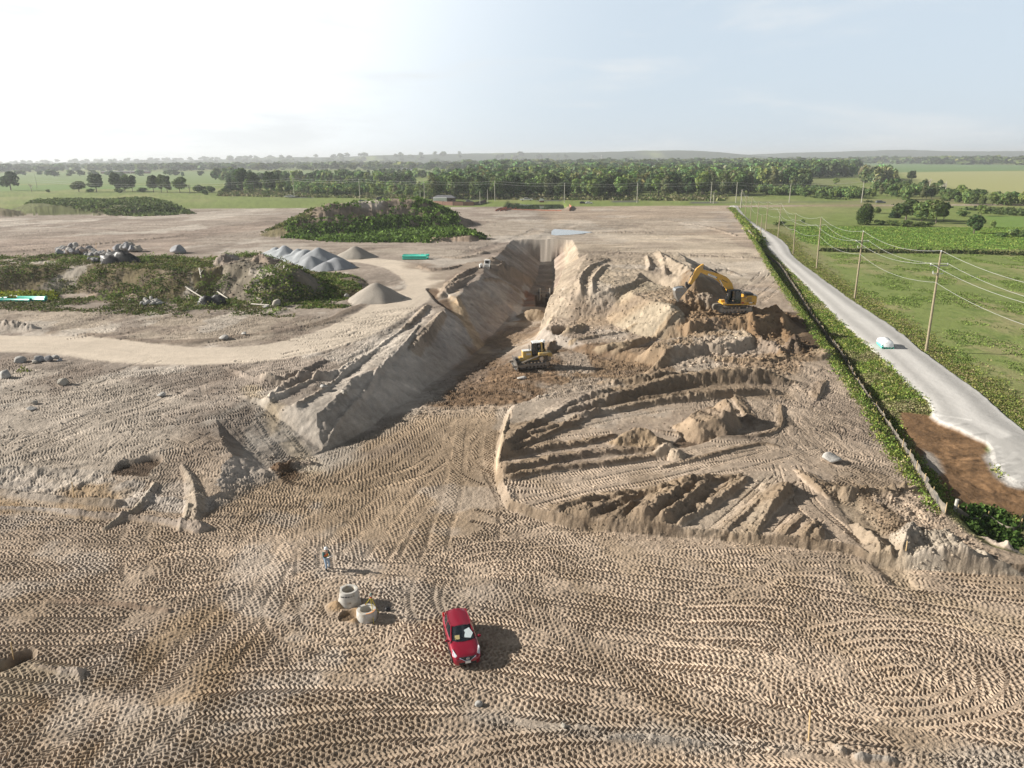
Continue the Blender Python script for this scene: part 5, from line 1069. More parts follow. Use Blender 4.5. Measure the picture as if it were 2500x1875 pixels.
def make_dozer():
    gx, gy, gz_ = G('K', 900, 905, -.3); s = 157.
    root = empty('bulldozer', (gx, gy+.9, gz_+.3), R(180+9), 'faded yellow bulldozer with white roof pushing dark soil along the trench', 'bulldozer'); root.rotation_euler = (0, R(3), R(189))
    for sg in (1, -1):
        track_loop([(2.0, .12), (2.15, .38), (2.05, .68), (1.85, .8), (-.65, 1.62), (-1.05, 1.66), (-1.4, 1.5), (-1.5, 1.25), (-2.05, .70), (-2.15, .38), (-2.0, .1), (-1.7, .02), (1.7, .02)], .56, sg*1.0, root, step=.17)
        f = MB().use(M_['steel']); f.box((0, sg*1.0, .42), (3.5, .3, .34), ch=.06); disc(f, (1.72, sg*1.0, .42), .33, .32); disc(f, (-1.75, sg*1.0, .40), .3, .32)
        for k in range(6): disc(f, (-1.2+k*.5, sg*1.0, .2), .14, .34)
        f.build('track_frame', root); sp = MB().use(M_['bright']); disc(sp, (-1.02, sg*1.0, 1.22), .30, .5); sp.build('sprocket', root)
        ar = MB().use(M_['steel']); ar.box((1.9, sg*1.42, .55), (2.3, .16, .26), ry=.05); ar.tube([(1.2, sg*.45, 1.5), (2.35, sg*.5, .9)], .06, 8); ar.build('push_arm', root)
        ft = MB().use(M_['yel2']); ft.box((-1.35, sg*.95, 1.86), (1.4, .75, .42), ch=.07); ft.build('fender_tank', root)
    h = MB().use(M_['yel2']); h.box((.8, 0, 1.65), (1.3, 1.1, 1.25), ch=.08); h.box((.1, 0, 1.2), (3.6, .9, .5)); hd = h.build('engine_hood', root)
    wd_ = MB().use(M_['white']); wd_.box((.62, .555, 1.85), (.65, .012, .22)); wd_.use(M_['ink'])
    for k in range(6): wd_.box((.38+k*.1, .563, 1.85), (.05, .004, .09))
    wd_.build('decal', hd); tp = MB().use(M_['white']); tp.box((.8, 0, 2.31), (1.2, .95, .05)); tp.build('hood_top', hd)
    ex = MB().use(M_['dark']); ex.tube([(.45, .2, 2.3), (.45, .2, 3.1)], .055, 8); ex.build('exhaust_pipe', root)
    c = MB().use(M_['black'])
    for x, y in ((-.05, -.65), (-.05, .65), (-1.65, -.65), (-1.65, .65), (-.62, .68)): c.tube([(x, y, 1.7), (x*.94-.02, y*.9, 3.3)], .05, 6)
    c.box((-.85, 0, 1.72), (1.8, 1.4, .3), ch=.03); cab = c.build('cab', root)
    gl = MB().use(M_['glass']); gl.box((-.08, 0, 2.55), (.03, 1.15, 1.4)); gl.box((-1.62, 0, 2.7), (.03, 1.1, 1.0)); gl.box((-.33, .63, 2.5), (.5, .03, 1.45)); gl.box((-.85, -.62, 2.5), (1.5, .03, 1.4)); gl.build('window', cab)
    rf = MB().use(M_['white']); rf.box((-.85, 0, 3.36), (1.75, 1.4, .13), ch=.04); rf.box((-1.55, .2, 3.48), (.4, .8, .2), ch=.04); rf.build('roof', cab)
    for sg in (-1, 1): rp = MB().use(M_['yel2']); rp.box((-1.2, sg*.76, 2.6), (.2, .14, 1.7)); rp.build('roll_bar', root)
    rip = MB().use(M_['yel2']); rip.tube([(-2.35, -.6, 1.5), (-2.35, .6, 1.5)], .32, 16); rip.use(M_['steel']).box((-2.2, 0, 1.0), (.6, 1.2, .7), ch=.05); rip.build('winch', root)
    bl = MB().use(M_['steel']); rows = []
    for y in np.linspace(-1.95, 1.95, 7): rows.append([(2.55, y, 1.35), (2.62, y, 1.35), (2.50, y, .9), (2.5, y, .5), (2.66, y, .02), (2.56, y, .0), (2.40, y, .5), (2.42, y, .95)])
    bl.loft(rows, close=True, caps=True); bl.use(M_['dark']).box((2.3, 0, 1.15), (.35, .9, .55), ch=.05); b = bl.build('blade', root)
    ce = MB().use(M_['bright']); ce.box((2.70, 0, .13), (.05, 3.95, .26), ry=.5); ce.build('cutting_edge', b)
    # driver
    st = MB().use(M_['vest']); st.box((-.95, .1, 2.35), (.28, .42, .55), ch=.09); st.use(M_['denim']).box((-.75, .1, 2.05), (.5, .36, .16), ch=.05)
    dr = empty('person'); tag(dr, 'dozer driver in an orange vest seated in the cab', 'person')
    dr.location = root.location; dr.rotation_euler = root.rotation_euler
    return root
dz = make_dozer()
# seated driver: own thing, inside the cab
def seated(o):
    dr = [x for x in col.objects if x.name == 'person'][0]
    P = dict(pel=(-.95, .1, 2.0), ab=(-.96, .1, 2.17), ch=(-.95, .1, 2.4), nk=(-.94, .1, 2.56), hd=(-.92, .1, 2.68), tp=(-.92, .1, 2.75), sL=(-.93, .29, 2.46), eL=(-.85, .36, 2.22), wL=(-.62, .30, 2.2), pL=(-.55, .29, 2.2), sR=(-.93, -.09, 2.46), eR=(-.85, -.16, 2.22), wR=(-.62, -.1, 2.2), pR=(-.55, -.09, 2.2),
             hL=(-.93, .2, 1.98), kL=(-.52, .22, 2.02), aL=(-.45, .22, 1.66), tL=(-.34, .22, 1.62), hR=(-.93, 0, 1.98), kR=(-.52, -.02, 2.02), aR=(-.45, -.02, 1.66), tR=(-.34, -.02, 1.62), fd=(1, 0, -.1))
    person(dr, None, None, dress=P, helmet=True)
seated(dz)

def make_skid():
    x, y, z = G('B', 1862, 972, 3); root = empty('skid_steer', (x, y+1, z), R(-95), 'small white skid steer with open dark cab beside the trench head', 'loader')
    b = MB().use(M_['white']); b.box((-.35, 0, .85), (2.0, 1.0, .8), ch=.08); b.box((-.3, 0, 2.05), (1.3, 1.25, .12), ch=.03); b.build('body', root)
    for px in (.35, -.9):
        for sg in (-1, 1): c = MB().use(M_['white']); c.tube([(px, sg*.56, 1.1), (px*.9, sg*.56, 2.05)], .07, 6); c.build('cab_post', root)
    g = MB().use(M_['black']); g.box((-.3, 0, 1.55), (1.1, .9, .85)); g.build('cab_opening', root)
    for sg in (-1, 1):
        a = MB().use(M_['white']); a.prism([(-1.1, 1.55), (.2, 1.15), (1.15, .45), (1.3, .55), (.3, 1.4), (-1.1, 1.75)], sg*.68-.06, sg*.68+.06); a.build('lift_arm', root)
        for px in (.5, -.6):
            w_ = MB().use(M_['tyre']); disc(w_, (px, sg*.7, .38), .38, .26); w_.build('wheel', root)
    k = MB().use(M_['steel']); k.prism([(1.15, .1), (1.75, .08), (1.2, .55), (1.15, .6)], -.8, .8); k.build('bucket', root)
    x, y, z = G('B', 1815, 966, 3); t = MB().use(M_['white']); t.box((0, 0, .55), (.8, 1.2, .8), ch=.05); t.box((.1, 0, 1.05), (.4, .5, .25), ch=.04); r = empty('generator', (x, y+.7, z), R(10), 'white boxy generator left of the small skid steer', 'generator'); t.build('housing', r)
    for sg in (-1, 1): w_ = MB().use(M_['tyre']); disc(w_, (0, sg*.62, .25), .25, .15); w_.build('wheel', r)
make_skid()

# ------------------------------------------------------------------ surveyor and kit
def make_surveyor():
    x, y, z = G('I', 655, 600); a = R(-38)
    P = dict(pel=(0, 0, .97), ab=(.01, 0, 1.12), ch=(.03, 0, 1.36), nk=(.05, 0, 1.51), hd=(.09, 0, 1.64), tp=(.085, 0, 1.72), sL=(.03, .20, 1.43), eL=(.08, .27, 1.17), wL=(.31, .15, 1.16), pL=(.38, .12, 1.17), sR=(.03, -.20, 1.43), eR=(.06, -.27, 1.15), wR=(.29, -.12, 1.10), pR=(.36, -.08, 1.11),
             hL=(0, .10, .93), kL=(.07, .16, .50), aL=(-.02, .20, .10), tL=(.12, .23, .05), hR=(0, -.10, .93), kR=(.16, -.15, .52), aR=(.16, -.18, .10), tR=(.30, -.22, .05), fd=(1, 0, -.45))
    root = empty('person', (x, y, z), a, 'surveyor in white hard hat and orange vest standing with an open sheet of paper', 'person')
    person(root, None, None, dress=P)
    p = MB().use(M_['tarp']); p.add([(.30, -.20, 1.13), (.34, .14, 1.15), (.56, .18, 1.26), (.52, -.22, 1.22)], [(0, 1, 2, 3)]); p.add([(.30, -.20, 1.126), (.34, .14, 1.146), (.56, .18, 1.256), (.52, -.22, 1.216)], [(3, 2, 1, 0)])
    o = p.build('paper_sheet'); o.location = root.location; o.rotation_euler = root.rotation_euler; tag(o, 'white sheet held open by the standing surveyor', 'paper')
    # range pole with bipod beside him
    bx_, by_, bz_ = G('I', 495, 670); r = empty('survey_pole', (bx_, by_, bz_), 0, 'thin grey survey pole on bipod left of the surveyor', 'survey pole')
    m = MB().use(M_['bright']); m.tube([(0, 0, 0), (-.12, .25, 1.75)], .014, 6); m.build('pole', r)
    for q in ((.35, .3), (-.45, .45)):
        m = MB().use(M_['bright']); m.tube([(-.09, .18, 1.2), (q[0], q[1]+.1, 0)], .011, 6); m.build('leg', r)
    m = MB().use(M_['black']); m.box((-.09, .18, 1.22), (.09, .09, .22), ch=.02); m.build('clamp', r)
make_surveyor()
def make_manholes():
    # tall eccentric cone section
    x, y, z = G('I', 985, 1215, 0); z = -.05
    root = empty('manhole_cone', (x, y+.55, z), R(8), 'tall tapered concrete manhole cone with black marker lettering', 'manhole section')
    n = 40; mb = MB().use(M_['conc'])
    def ringp(r, zz, ox=0, cut=9): return [(ox+r*math.cos(2*math.pi*k/n), min(r*math.sin(2*math.pi*k/n), 9), zz) for k in range(n)]
    def outer(zz):
        t = zz/1.32; r = .70-.05*t; return [(max(-.70+.22*t, min(r*math.cos(2*math.pi*k/n)*(1-.10*t)-.02*t, 9)), r*math.sin(2*math.pi*k/n)*(1-.14*t), zz) for k in range(n)]
    secs = [outer(0), outer(.45), outer(.9), outer(1.27), [(p[0]*.97, p[1]*.97, 1.32) for p in outer(1.3)], ringp(.40, 1.32, .02), ringp(.38, 1.26, .02), ringp(.39, .7, .02), ringp(.55, .1)]
    mb.loft(secs, close=True); o = mb.build('cone', root, smooth=True)
    root.scale = (1.08, 1.08, .84)
    hp = MB().use(M_['ink']); hp.lathe([(.0, 0), (.035, 0)], (0, 0, 0), 10); hole = hp.build('lift_hole', root); hole.location = (.12, -.672, .62); hole.rotation_euler = (R(88), 0, 0)
    cr = bpy.data.curves.new('lettering', 'FONT'); cr.body = 'SAF MH01Z A'; cr.size = .15; cr.extrude = .003; cr.align_x = 'CENTER'; cr.offset = .004
    t = bpy.data.objects.new('lettering', cr); col.objects.link(t); dg = bpy.context.evaluated_depsgraph_get(); me = bpy.data.meshes.new_from_object(t.evaluated_get(dg)); bpy.data.objects.remove(t)
    for v in me.vertices:
        X_, Z_, d_ = v.co.x, v.co.y+1.02, v.co.z; tt = Z_/1.32; r = .70-.05*tt; a = X_/.62 - math.pi/2
        v.co = ((r*(1-.10*tt)+.006+d_)*math.cos(a)-.02*tt, (r*(1-.14*tt)+.006+d_)*math.sin(a), Z_ - .07*X_*X_)
    me.materials.clear(); me.materials.append(M_['ink']); link('lettering', me, root)
    x, y, z = G('I', 1275, 1450, 0); root = empty('manhole_riser', (x, y+.5, -.03), R(-15), 'low round concrete manhole riser half buried behind the yellow tripod', 'manhole section')
    mb = MB().use(M_['conc']); mb.lathe([(.64, 0), (.63, .3), (.61, .62), (.58, .66), (.40, .66), (.38, .6), (.38, .05)], n=40); mb.build('ring', root, smooth=True)
    nt_ = MB().use(M_['steel']); nt_.box((-.5, .1, .67), (.14, .10, .03)); nt_.build('lift_lug', root)
    s_ = MB(); s_.use(mat('orange rim paint', (.75, .32, .10), .8)); s_.add([(.585*math.cos(a), .585*math.sin(a), .668) for a in np.linspace(-1.2, .2, 8)]+[(.5*math.cos(a), .5*math.sin(a), .668) for a in np.linspace(-1.2, .2, 8)], [(k, k+1, k+9, k+8) for k in range(7)]); s_.build('paint_mark', root)
    # yellow instrument tripod
    f = [G('I', 1215, 1245), G('I', 1412, 1490), G('I', 1500, 1310)]; c = np.mean(f, 0); root = empty('tripod', tuple(c), 0, 'yellow survey tripod carrying a green grey level beside the concrete risers', 'tripod')
    ap = Vector((.03, .05, 1.30))
    for p in f:
        b = Vector(p)-Vector(c); m = MB().use(M_['insty']); s_ = b.cross(Vector((0, 0, 1))).normalized()*.03; m.tube([ap+s_, ap.lerp(b, .6)+s_*.4], .014, 6); m.tube([ap-s_, ap.lerp(b, .6)-s_*.4], .014, 6); m.tube([ap.lerp(b, .55), b], .017, 6); m.use(M_['tail']).box(ap.lerp(b, .58), (.05, .05, .05)); m.build('leg', root)
    m = MB().use(M_['tail']); m.lathe([(.001, .03), (.09, .03), (.09, 0), (.001, 0)], tuple(ap), 14); m.build('head_plate', root)
    m = MB().use(M_['instg']); m.box(ap+Vector((0, 0, .15)), (.14, .13, .2), ch=.025); m.box(ap+Vector((0, 0, .28)), (.06, .1, .07), ch=.02); m.use(M_['white']).box(ap+Vector((0, -.068, .12)), (.1, .006, .08)); m.build('level', root)
    x, y, z = G('I', 1640, 1270); root = empty('equipment_bag', (x, y, z-.02), R(20), 'small black equipment bag on the soil right of the tripod', 'bag'); m = MB().use(M_['blktarp']); m.box((0, 0, .15), (.42, .26, .28), ch=.08, taper=.85); m.build('bag_body', root, smooth=True); m = MB().use(M_['black']); m.tube([(-.12, 0, .27), (-.08, 0, .36), (.08, 0, .36), (.12, 0, .27)], .014, 6); m.build('handle', root)
make_manholes()

# ------------------------------------------------------------------ stakes and posts
def height_for(t, x, y, gp):
    """how tall something standing on gp must be to reach photo row y"""
    lo, hi = 0., 40.
    T = TILE[t]; py = T[1]+y/T[2]
    for _ in range(40):
        m = (lo+hi)/2; v = np.array([gp[0], gp[1], gp[2]+m-HC]); c = CMn.T @ v; yy = 937.5 - F_PX*c[1]/(-c[2])
        if yy > py: lo = m
        else: hi = m
    return lo
for (t, xb, yb, xt, yt, w_, lb) in [('R', 85, 776, 65, 660, .06, 'pale wooden grade stake leaning by the dug hole at the left edge'), ('U', 920, 1247, 927, 1066, .07, 'tall pale wooden grade stake beside the rubble strip near the bottom of the photo'),
                                   ('O', 570, 682, 556, 560, .06, 'wooden grade stake on the brown flat strip at the left'), ('N', 1030, 1500, 1045, 1395, .07, 'wooden grade stake on the rubble bank near the end of the silt fence'),
                                   ('A', 740, 815, 741, 768, .12, 'thin white grade stake behind the boulder heap')]:
    g = G(t, xb, yb); h = height_for(t, xt, yt, g); m = MB().use(M_['wood']); p2 = W(t, xt, yt, g[2]+h)
    m.tube([(0, 0, -.15), ((p2[0]-g[0])*.9, 0, h)], w_*.6, 4); o = m.build('grade_stake'); o.location = g; tag(o, lb, 'stake', 'grade stakes on the site')
g = G('N', 1425, 1162, .6); m = MB().use(M_['conc']); m.tube([(0, 0, -.3), (.10, .05, 1.1)], .13, 10); o = m.build('concrete_post'); o.location = g; tag(o, 'short leaning round concrete post at the end of the silt fence', 'post')
g = G('N', 1512, 1195, 0); m = MB().use(mat('pink marker', (.8, .35, .28), .7)); m.tube([(0, 0, -.1), (0, 0, .9)], .03, 6); o = m.build('marker_post'); o.location = g; tag(o, 'thin pink marker post just right of the leaning concrete post', 'marker')

# ------------------------------------------------------------------ pipes
def pipe(p, ang, L, r, m, name='plastic_pipe', label=None, group=None, cat='pipe'):
    n = 18; mb = MB().use(m); vs = []
    for x, rr_ in ((-L/2, r), (L/2-.25, r), (L/2-.2, r*1.12), (L/2, r*1.12), (L/2, r*.92), (L/2-.3, r*.88), (-L/2, r*.88)):
        vs += [(x, rr_*math.cos(2*math.pi*k/n), rr_*math.sin(2*math.pi*k/n)) for k in range(n)]
    fs = [(i*n+k, i*n+(k+1) % n, (i+1)*n+(k+1) % n, (i+1)*n+k) for i in range(6) for k in range(n)]+[(6*n+k, 6*n+(k+1) % n, (k+1) % n, k) for k in range(n)]
    mb.add(vs, fs); o = mb.build(name, smooth=True); o.location = p; o.rotation_euler = (0, 0, ang); return tag(o, label, cat, group)
g = G('A', 170, 1222, 3)
for k, (dx, dy, dz_, L, m, lb) in enumerate([(-1.2, 0, .3, 6, 'teal', 'front left teal plastic pipe at the foot of the weedy bank'), (1.6, .3, .3, 5.5, 'teal', 'front right teal plastic pipe at the foot of the weedy bank'), (1.2, 1.2, .5, 5.5, 'mint', 'paler mint pipe lying behind the front teal pipes')]):
    pipe((g[0]+dx, g[1]+dy, g[2]+dz_), R(-4), L, .32, M_[m], label=lb, group='pipes at the foot of the bank')
g = G('A', 5, 1207, 3); pipe((g[0]-1, g[1], g[2]+.3), 0, 5, .3, M_['teal'], label='teal pipe cut by the left edge of the photo', group='pipes at the foot of the bank')
a = G('A', 0, 1182, 3); b = G('A', 122, 1196, 3); pipe(((a[0]+b[0])/2, (a[1]+b[1])/2, a[2]+.35), math.atan2(b[1]-a[1], b[0]-a[0]), 7, .26, M_['white'], label='long white pipe at the foot of the weedy bank', group='pipes at the foot of the bank')
g = G('B', 1302, 897, 3)
for k in range(5):
    pipe((g[0]+.2*(k % 2), g[1]+k*.75 % 2.9, g[2]+.3+(.55 if k > 2 else 0)), R(1), 6.2+.5*(k % 2), .3, M_['teal'] if k % 2 else M_['mint'], label='teal plastic pipe in the stack on the bare ground beyond the haul road', group='teal pipe stack')
def pipe_load():
    g = G('M', 1010, 845, 0); fr = W('M', 1040, 845); bk_ = W('M', 800, 620); d = fr-bk_; ang = math.atan2(d[1], d[0])
    c = np.array(g[:2])-np.array([math.cos(ang), math.sin(ang)])*2.6; z = g[2]
    root = empty('covered_load', (c[0], c[1], z), ang, 'white wrapped load strapped on mint green pipes standing on the gravel road', 'pipe load')
    root.scale = (.62, .62, .62)
    for y, zz in ((-1.1, .27), (-.36, .27), (.36, .27), (1.1, .27), (-1.1, .83)):
        L, r = 5.2, .27; k_ = 18; mb = MB().use(M_['mint']); vs = []
        for x, rr_ in ((-L/2, r), (L/2, r), (L/2, r*.8), (-L/2, r*.8)): vs += [(x, rr_*math.cos(2*math.pi*k/k_), rr_*math.sin(2*math.pi*k/k_)) for k in range(k_)]
        mb.add(vs, [(i*k_+k, i*k_+(k+1) % k_, (i+1)*k_+(k+1) % k_, (i+1)*k_+k) for i in range(3) for k in range(k_)]+[(3*k_+k, 3*k_+(k+1) % k_, (k+1) % k_, k) for k in range(k_)])
        o = mb.build('pipe', root, smooth=True); o.location = (0, y, zz)
    t = MB().use(M_['tarp']); rows = []; rr_ = np.random.default_rng(8)
    for x, s_, h in ((-2.55, .8, 1.5), (-2.4, 1, 1.85), (-1.2, 1.02, 2.0), (.4, 1.0, 1.95), (1.6, 1.0, 2.0), (2.35, .98, 1.85), (2.6, .75, 1.45)):
        rows.append([(x+rr_.normal(0, .03), y*s_+rr_.normal(0, .03), z_*(h/2)+rr_.normal(0, .03)) for y, z_ in ((-1.32, .62), (-1.35, 1.1), (-1.2, 1.6), (-.8, 1.95), (0, 2.05), (.75, 1.9), (1.2, 1.5), (1.33, 1.0), (1.3, .62))])
    t.loft(rows, close=True, caps=True); t.build('wrap', root, smooth=True)
    t = MB().use(M_['steel'])
    for x in (-1.5, 1.3): t.tube([(x, -1.38, .6), (x, -1.3, 1.65), (x, -.8, 2.02), (x, .8, 1.98), (x, 1.28, 1.5), (x, 1.37, .6)], .025, 5)
    t.build('strap', root)
pipe_load()

# ------------------------------------------------------------------ trench box
def trench_box():
    c = W('E', 1462, 560, -5); f = W('E', 1462, 620, -6)
    root = empty('trench_box', (c[0], c[1]+1, -6.3), R(0), 'rusty steel trench shield with cross bars standing in the deep end of the cut', 'trench shield')
    for sg in (-1, 1):
        m = MB().use(M_['dark']); m.box((sg*1.35, 1.5, 1.3), (.12, 4.5, 2.6))
        for k in range(4): m.box((sg*1.43, -.4+k*1.25, 1.3), (.06, .12, 2.6))
        m.build('side_plate', root)
        m = MB().use(M_['bleach']); m.tube([(sg*1.25, -.9, .6), (sg*1.2, -.7, 3.6)], .11, 8); m.build('post', root)
    for z_ in (1.2, 2.5):
        for y_ in (-.5, 3.2): m = MB().use(M_['steel']); m.tube([(-1.3, y_, z_), (1.3, y_, z_)], .09, 10); m.build('spreader', root)
trench_box()
# ------------------------------------------------------------------ boulders, rubble, piles
def rock_mesh(seed, rgb):
    bm = bmesh.new(); bmesh.ops.create_icosphere(bm, subdivisions=3, radius=1); rr = random.Random(seed)
    cuts = [(Vector((rr.gauss(0, 1), rr.gauss(0, 1), rr.gauss(0, 1))).normalized(), rr.uniform(.5, .85)) for _ in range(12)]
    V = []
    for v in bm.verts:
        p = v.co.copy()
        for n, d in cuts:
            k = p.dot(n)
            if k > d: p -= n*(k-d)*.97
        V.append(p)
    for v, p in zip(bm.verts, V): v.co = p*(1+rr.gauss(0, .012))
    Va = np.array([v.co[:] for v in bm.verts]); Fa = np.array([[v.index for v in f.verts] for f in bm.faces]); bm.free()
    c = np.tile(np.array(rgb), (len(Va), 1))*(1+.12*np.sin(Va[:, :1]*5+seed)); return np_mesh('boulder', Va, Fa, rock_m, c, smooth=False)
RK = [rock_mesh(k, c) for k, c in enumerate([(.30, .30, .31), (.36, .35, .33), (.25, .245, .25), (.38, .35, .30), (.44, .42, .39), (.28, .235, .20)])]
def rock(p, sx, sy, sz, rz=0, kind=0, label=None, group=None, name='boulder', tilt=0):
    o = link(name, RK[kind % len(RK)]); o.location = p; o.scale = (sx, sy, sz); o.rotation_euler = (tilt, tilt*.6, rz); return tag(o, label, 'boulder' if name == 'boulder' else 'rubble', group)
def rk(t, x, y, w, h, kind, label, group=None, z0=3., dep=1.0):
    if z0 == 3.: w, h = w*.8, h*.8
    g = G(t, x, y, z0); rock((g[0], g[1]+w*.3, g[2]+h*.28), w/2, w*dep/2, h/2, random.uniform(0, 6), kind, label, group)
rk('N', 450, 775, 1.75, 1.25, 4, 'large pale boulder alone on the rutted ground near the silt fence', z0=.8)
rk('A', 1360, 852, 5.4, 3.0, 0, 'huge grey boulder alone on the sandy top of the weedy bank', z0=7)
for x, y, w, h, k, lb in [(140, 748, 1.9, 1.3, 1, 'grey boulder nearest the left edge below the haul road'), (285, 742, 2.2, 1.2, 0, 'wide flat grey boulder below the haul road'), (260, 752, 1.1, .7, 3, 'small tan boulder in front of the wide flat one below the haul road'), (275, 718, 1.3, .7, 1, 'slab boulder right behind the wide flat one below the haul road'),
                          (368, 738, 1.6, 1.2, 2, 'dark grey boulder on the muddy edge below the haul road'), (410, 716, 1.5, .7, 1, 'tilted pale slab beside the dark boulder below the haul road'), (455, 735, .9, .6, 0, 'small pale stone right of the tilted slab below the haul road'),
                          (18, 868, 2.0, 1.6, 1, 'grey boulder cut by the left edge on the pale plateau'), (480, 920, 1.7, 1.4, 3, 'tan boulder at the foot of two dark ruts on the plateau'), (1235, 1012, 1.3, .9, 4, 'pale boulder in the middle of the tracked plateau'),
                          (235, 1118, 1.3, .7, 4, 'flat white stone on the lower left plateau'), (262, 1068, .9, .7, 3, 'small round tan stone on the lower left plateau'), (1715, 572, 2.0, 1.2, 4, 'white block beside the upper edge of the haul road'), (1880, 532, 1.1, .8, 4, 'small white block right of the bigger one above the haul road')]:
    rk('G', x, y, w, h, k, lb, 'scattered stones on the left plateau')
rk('H', 603, 486, 1.2, .8, 4, 'white stone in the hollow beside the embankment', z0=3); rk('H', 752, 520, 1.2, .9, 3, 'tan stone on the pale crest of the embankment', z0=3)
rk('S', 905, 1048, .45, .32, 1, 'fist sized grey stone on the smooth strip below the car', z0=0); rk('S', 1415, 1172, .35, .2, 3, 'small tan stone in the rubble strip', z0=0); rk('K', 650, 1130, 1.3, .6, 4, 'pale flat stone in the dark soil in front of the bulldozer', z0=0)
rk('B', 780, 1190, 1.4, 1.2, 1, 'round grey stone at the foot of the conical sand pile', z0=3)
rk('A', 1000, 1225, 1.1, .8, 1, 'grey stone left of the rubble heap at the foot of the bank', z0=3); rk('A', 2130, 1262, 2.6, 2.2, 3, 'tan boulder at the foot of the debris mound', z0=3); rk('A', 2040, 1272, 2.0, .8, 4, 'white slab left of the tan boulder at the foot of the debris mound', z0=3)
rr = random.Random(4)
def heap(t, x0, x1, y0, y1, n, smin, smax, label, group, hmax, kinds, z0=7, name='boulder'):
    pts = []
    for i in range(n):
        u = rr.uniform(0, 1); x = x0+(x1-x0)*u; v = rr.random(); y = y0+(y1-y0)*v; lift = hmax*math.sin(math.pi*min(max(u, .05), .95))*max(0, rr.uniform(0, 1-v*.6))
        pts.append((x, y, lift))
    for x, y, lift in pts:
        g = G(t, x, y, z0); s_ = rr.uniform(smin, smax); rock((g[0], g[1], g[2]+s_*.25+lift), s_/2, s_/2*rr.uniform(.7, 1.1), s_/2*rr.uniform(.6, .85), rr.uniform(0, 6), rr.choice(kinds), label, group, name, rr.uniform(-.3, .3))
heap('A', 445, 730, 838, 862, 58, 1.3, 2.7, 'rounded boulder in the big heap at the left end of the bank top', 'boulder heap', 1.8, [0, 1, 2, 5])
heap('A', 650, 890, 850, 885, 60, .8, 1.9, 'grey block in the low blocky heap in the middle of the bank top', 'blocky stone heap', .7, [0, 1, 4])
heap('A', 870, 1080, 820, 838, 16, 1.8, 3.0, 'boulder in the smaller heap right of the blocky stones', 'smaller boulder heap', 1.3, [0, 1, 3])
heap('A', 1100, 1250, 1222, 1252, 40, .4, 1.2, 'white broken block in the rubble heap at the foot of the bank', 'rubble heap at the bank foot', .7, [4, 4, 1], 3, 'rubble_block')
heap('A', 690, 800, 905, 925, 8, 1.0, 1.8, 'dark stained boulder left of the black sheet heap', 'dark boulders by the black sheet', .3, [2, 5])
def lump(name, t, x, y, w, d, h, m, lb, cat, z0=3, seed=1, rough=.35):
    g = G(t, x, y, z0); bm = bmesh.new(); bmesh.ops.create_icosphere(bm, subdivisions=4, radius=1)
    V = np.array([v.co[:] for v in bm.verts]); F_ = np.array([[v.index for v in f.verts] for f in bm.faces]); bm.free()
    k = 1+rough*2*fbm(V[:, 0]*2.2+V[:, 2]*1.7+seed, V[:, 1]*2.2-V[:, 2]*1.3, seed, 4); V = V*k[:, None]*[w/2, d/2, h]; V[:, 2] = np.maximum(V[:, 2], -.3)
    o = link(name, np_mesh(name, V, F_, m)); o.location = (g[0], g[1]+d*.3, g[2]); return tag(o, lb, cat)
lump('plastic_sheet_heap', 'A', 905, 930, 8, 3, 2.4, M_['blktarp'], 'crumpled black plastic sheet heap on the front edge of the bank top', 'plastic sheet', 7, 3, .5)
lump('root_ball', 'A', 1640, 1255, 5, 2, 1.7, M_['blktarp'], 'dark uprooted stump at the foot of the debris mound', 'stump', 3, 5, .6)
lump('root_ball', 'A', 1010, 925, 3, 2, 1.0, M_['bark'], 'small brown root clump right of the black sheet heap', 'stump', 7, 6, .6)
# bleached branches in the debris mound
for k, (x0, y0, x1, y1, lb) in enumerate([(1540, 975, 1548, 1010, 'short upright white board stuck in the debris mound'), (1600, 950, 1610, 975, 'small white board high on the debris mound'), (1440, 1165, 1570, 1118, 'long bleached branch across the lower debris mound'), (1930, 1150, 2065, 1128, 'bleached log lying low on the debris mound'),
                                      (2150, 1070, 2175, 1085, 'forked white branch on the right of the debris mound'), (2120, 1085, 2150, 1105, 'curved white branch left of the forked one'), (1680, 1160, 1750, 1150, 'grey branch in the middle of the debris mound'), (1975, 910, 1990, 930, 'short grey board near the top of the debris mound'), (1620, 1230, 1630, 1262, 'bleached root standing beside the dark stump'), (2205, 1100, 2235, 1140, 'long pale stick at the right foot of the debris mound')]):
    a = Vector(G('A', x0, y0, 5)); b = Vector(G('A', x1, y1, 5)); L_ = (b-a); 
    if L_.length > 9: b = a + L_.normalized()*6
    m = MB().use(M_['bleach']); mid = (a+b)/2+Vector((0, 0, .35)); m.tube([a+Vector((0, 0, .3)), mid, b+Vector((0, 0, .5))], [.16, .13, .07], 6); m.tube([mid, mid+Vector((.6, 0, .7))], [.09, .04], 5); o = m.build('branch'); tag(o, lb, 'branch', 'bleached wood in the debris mound')
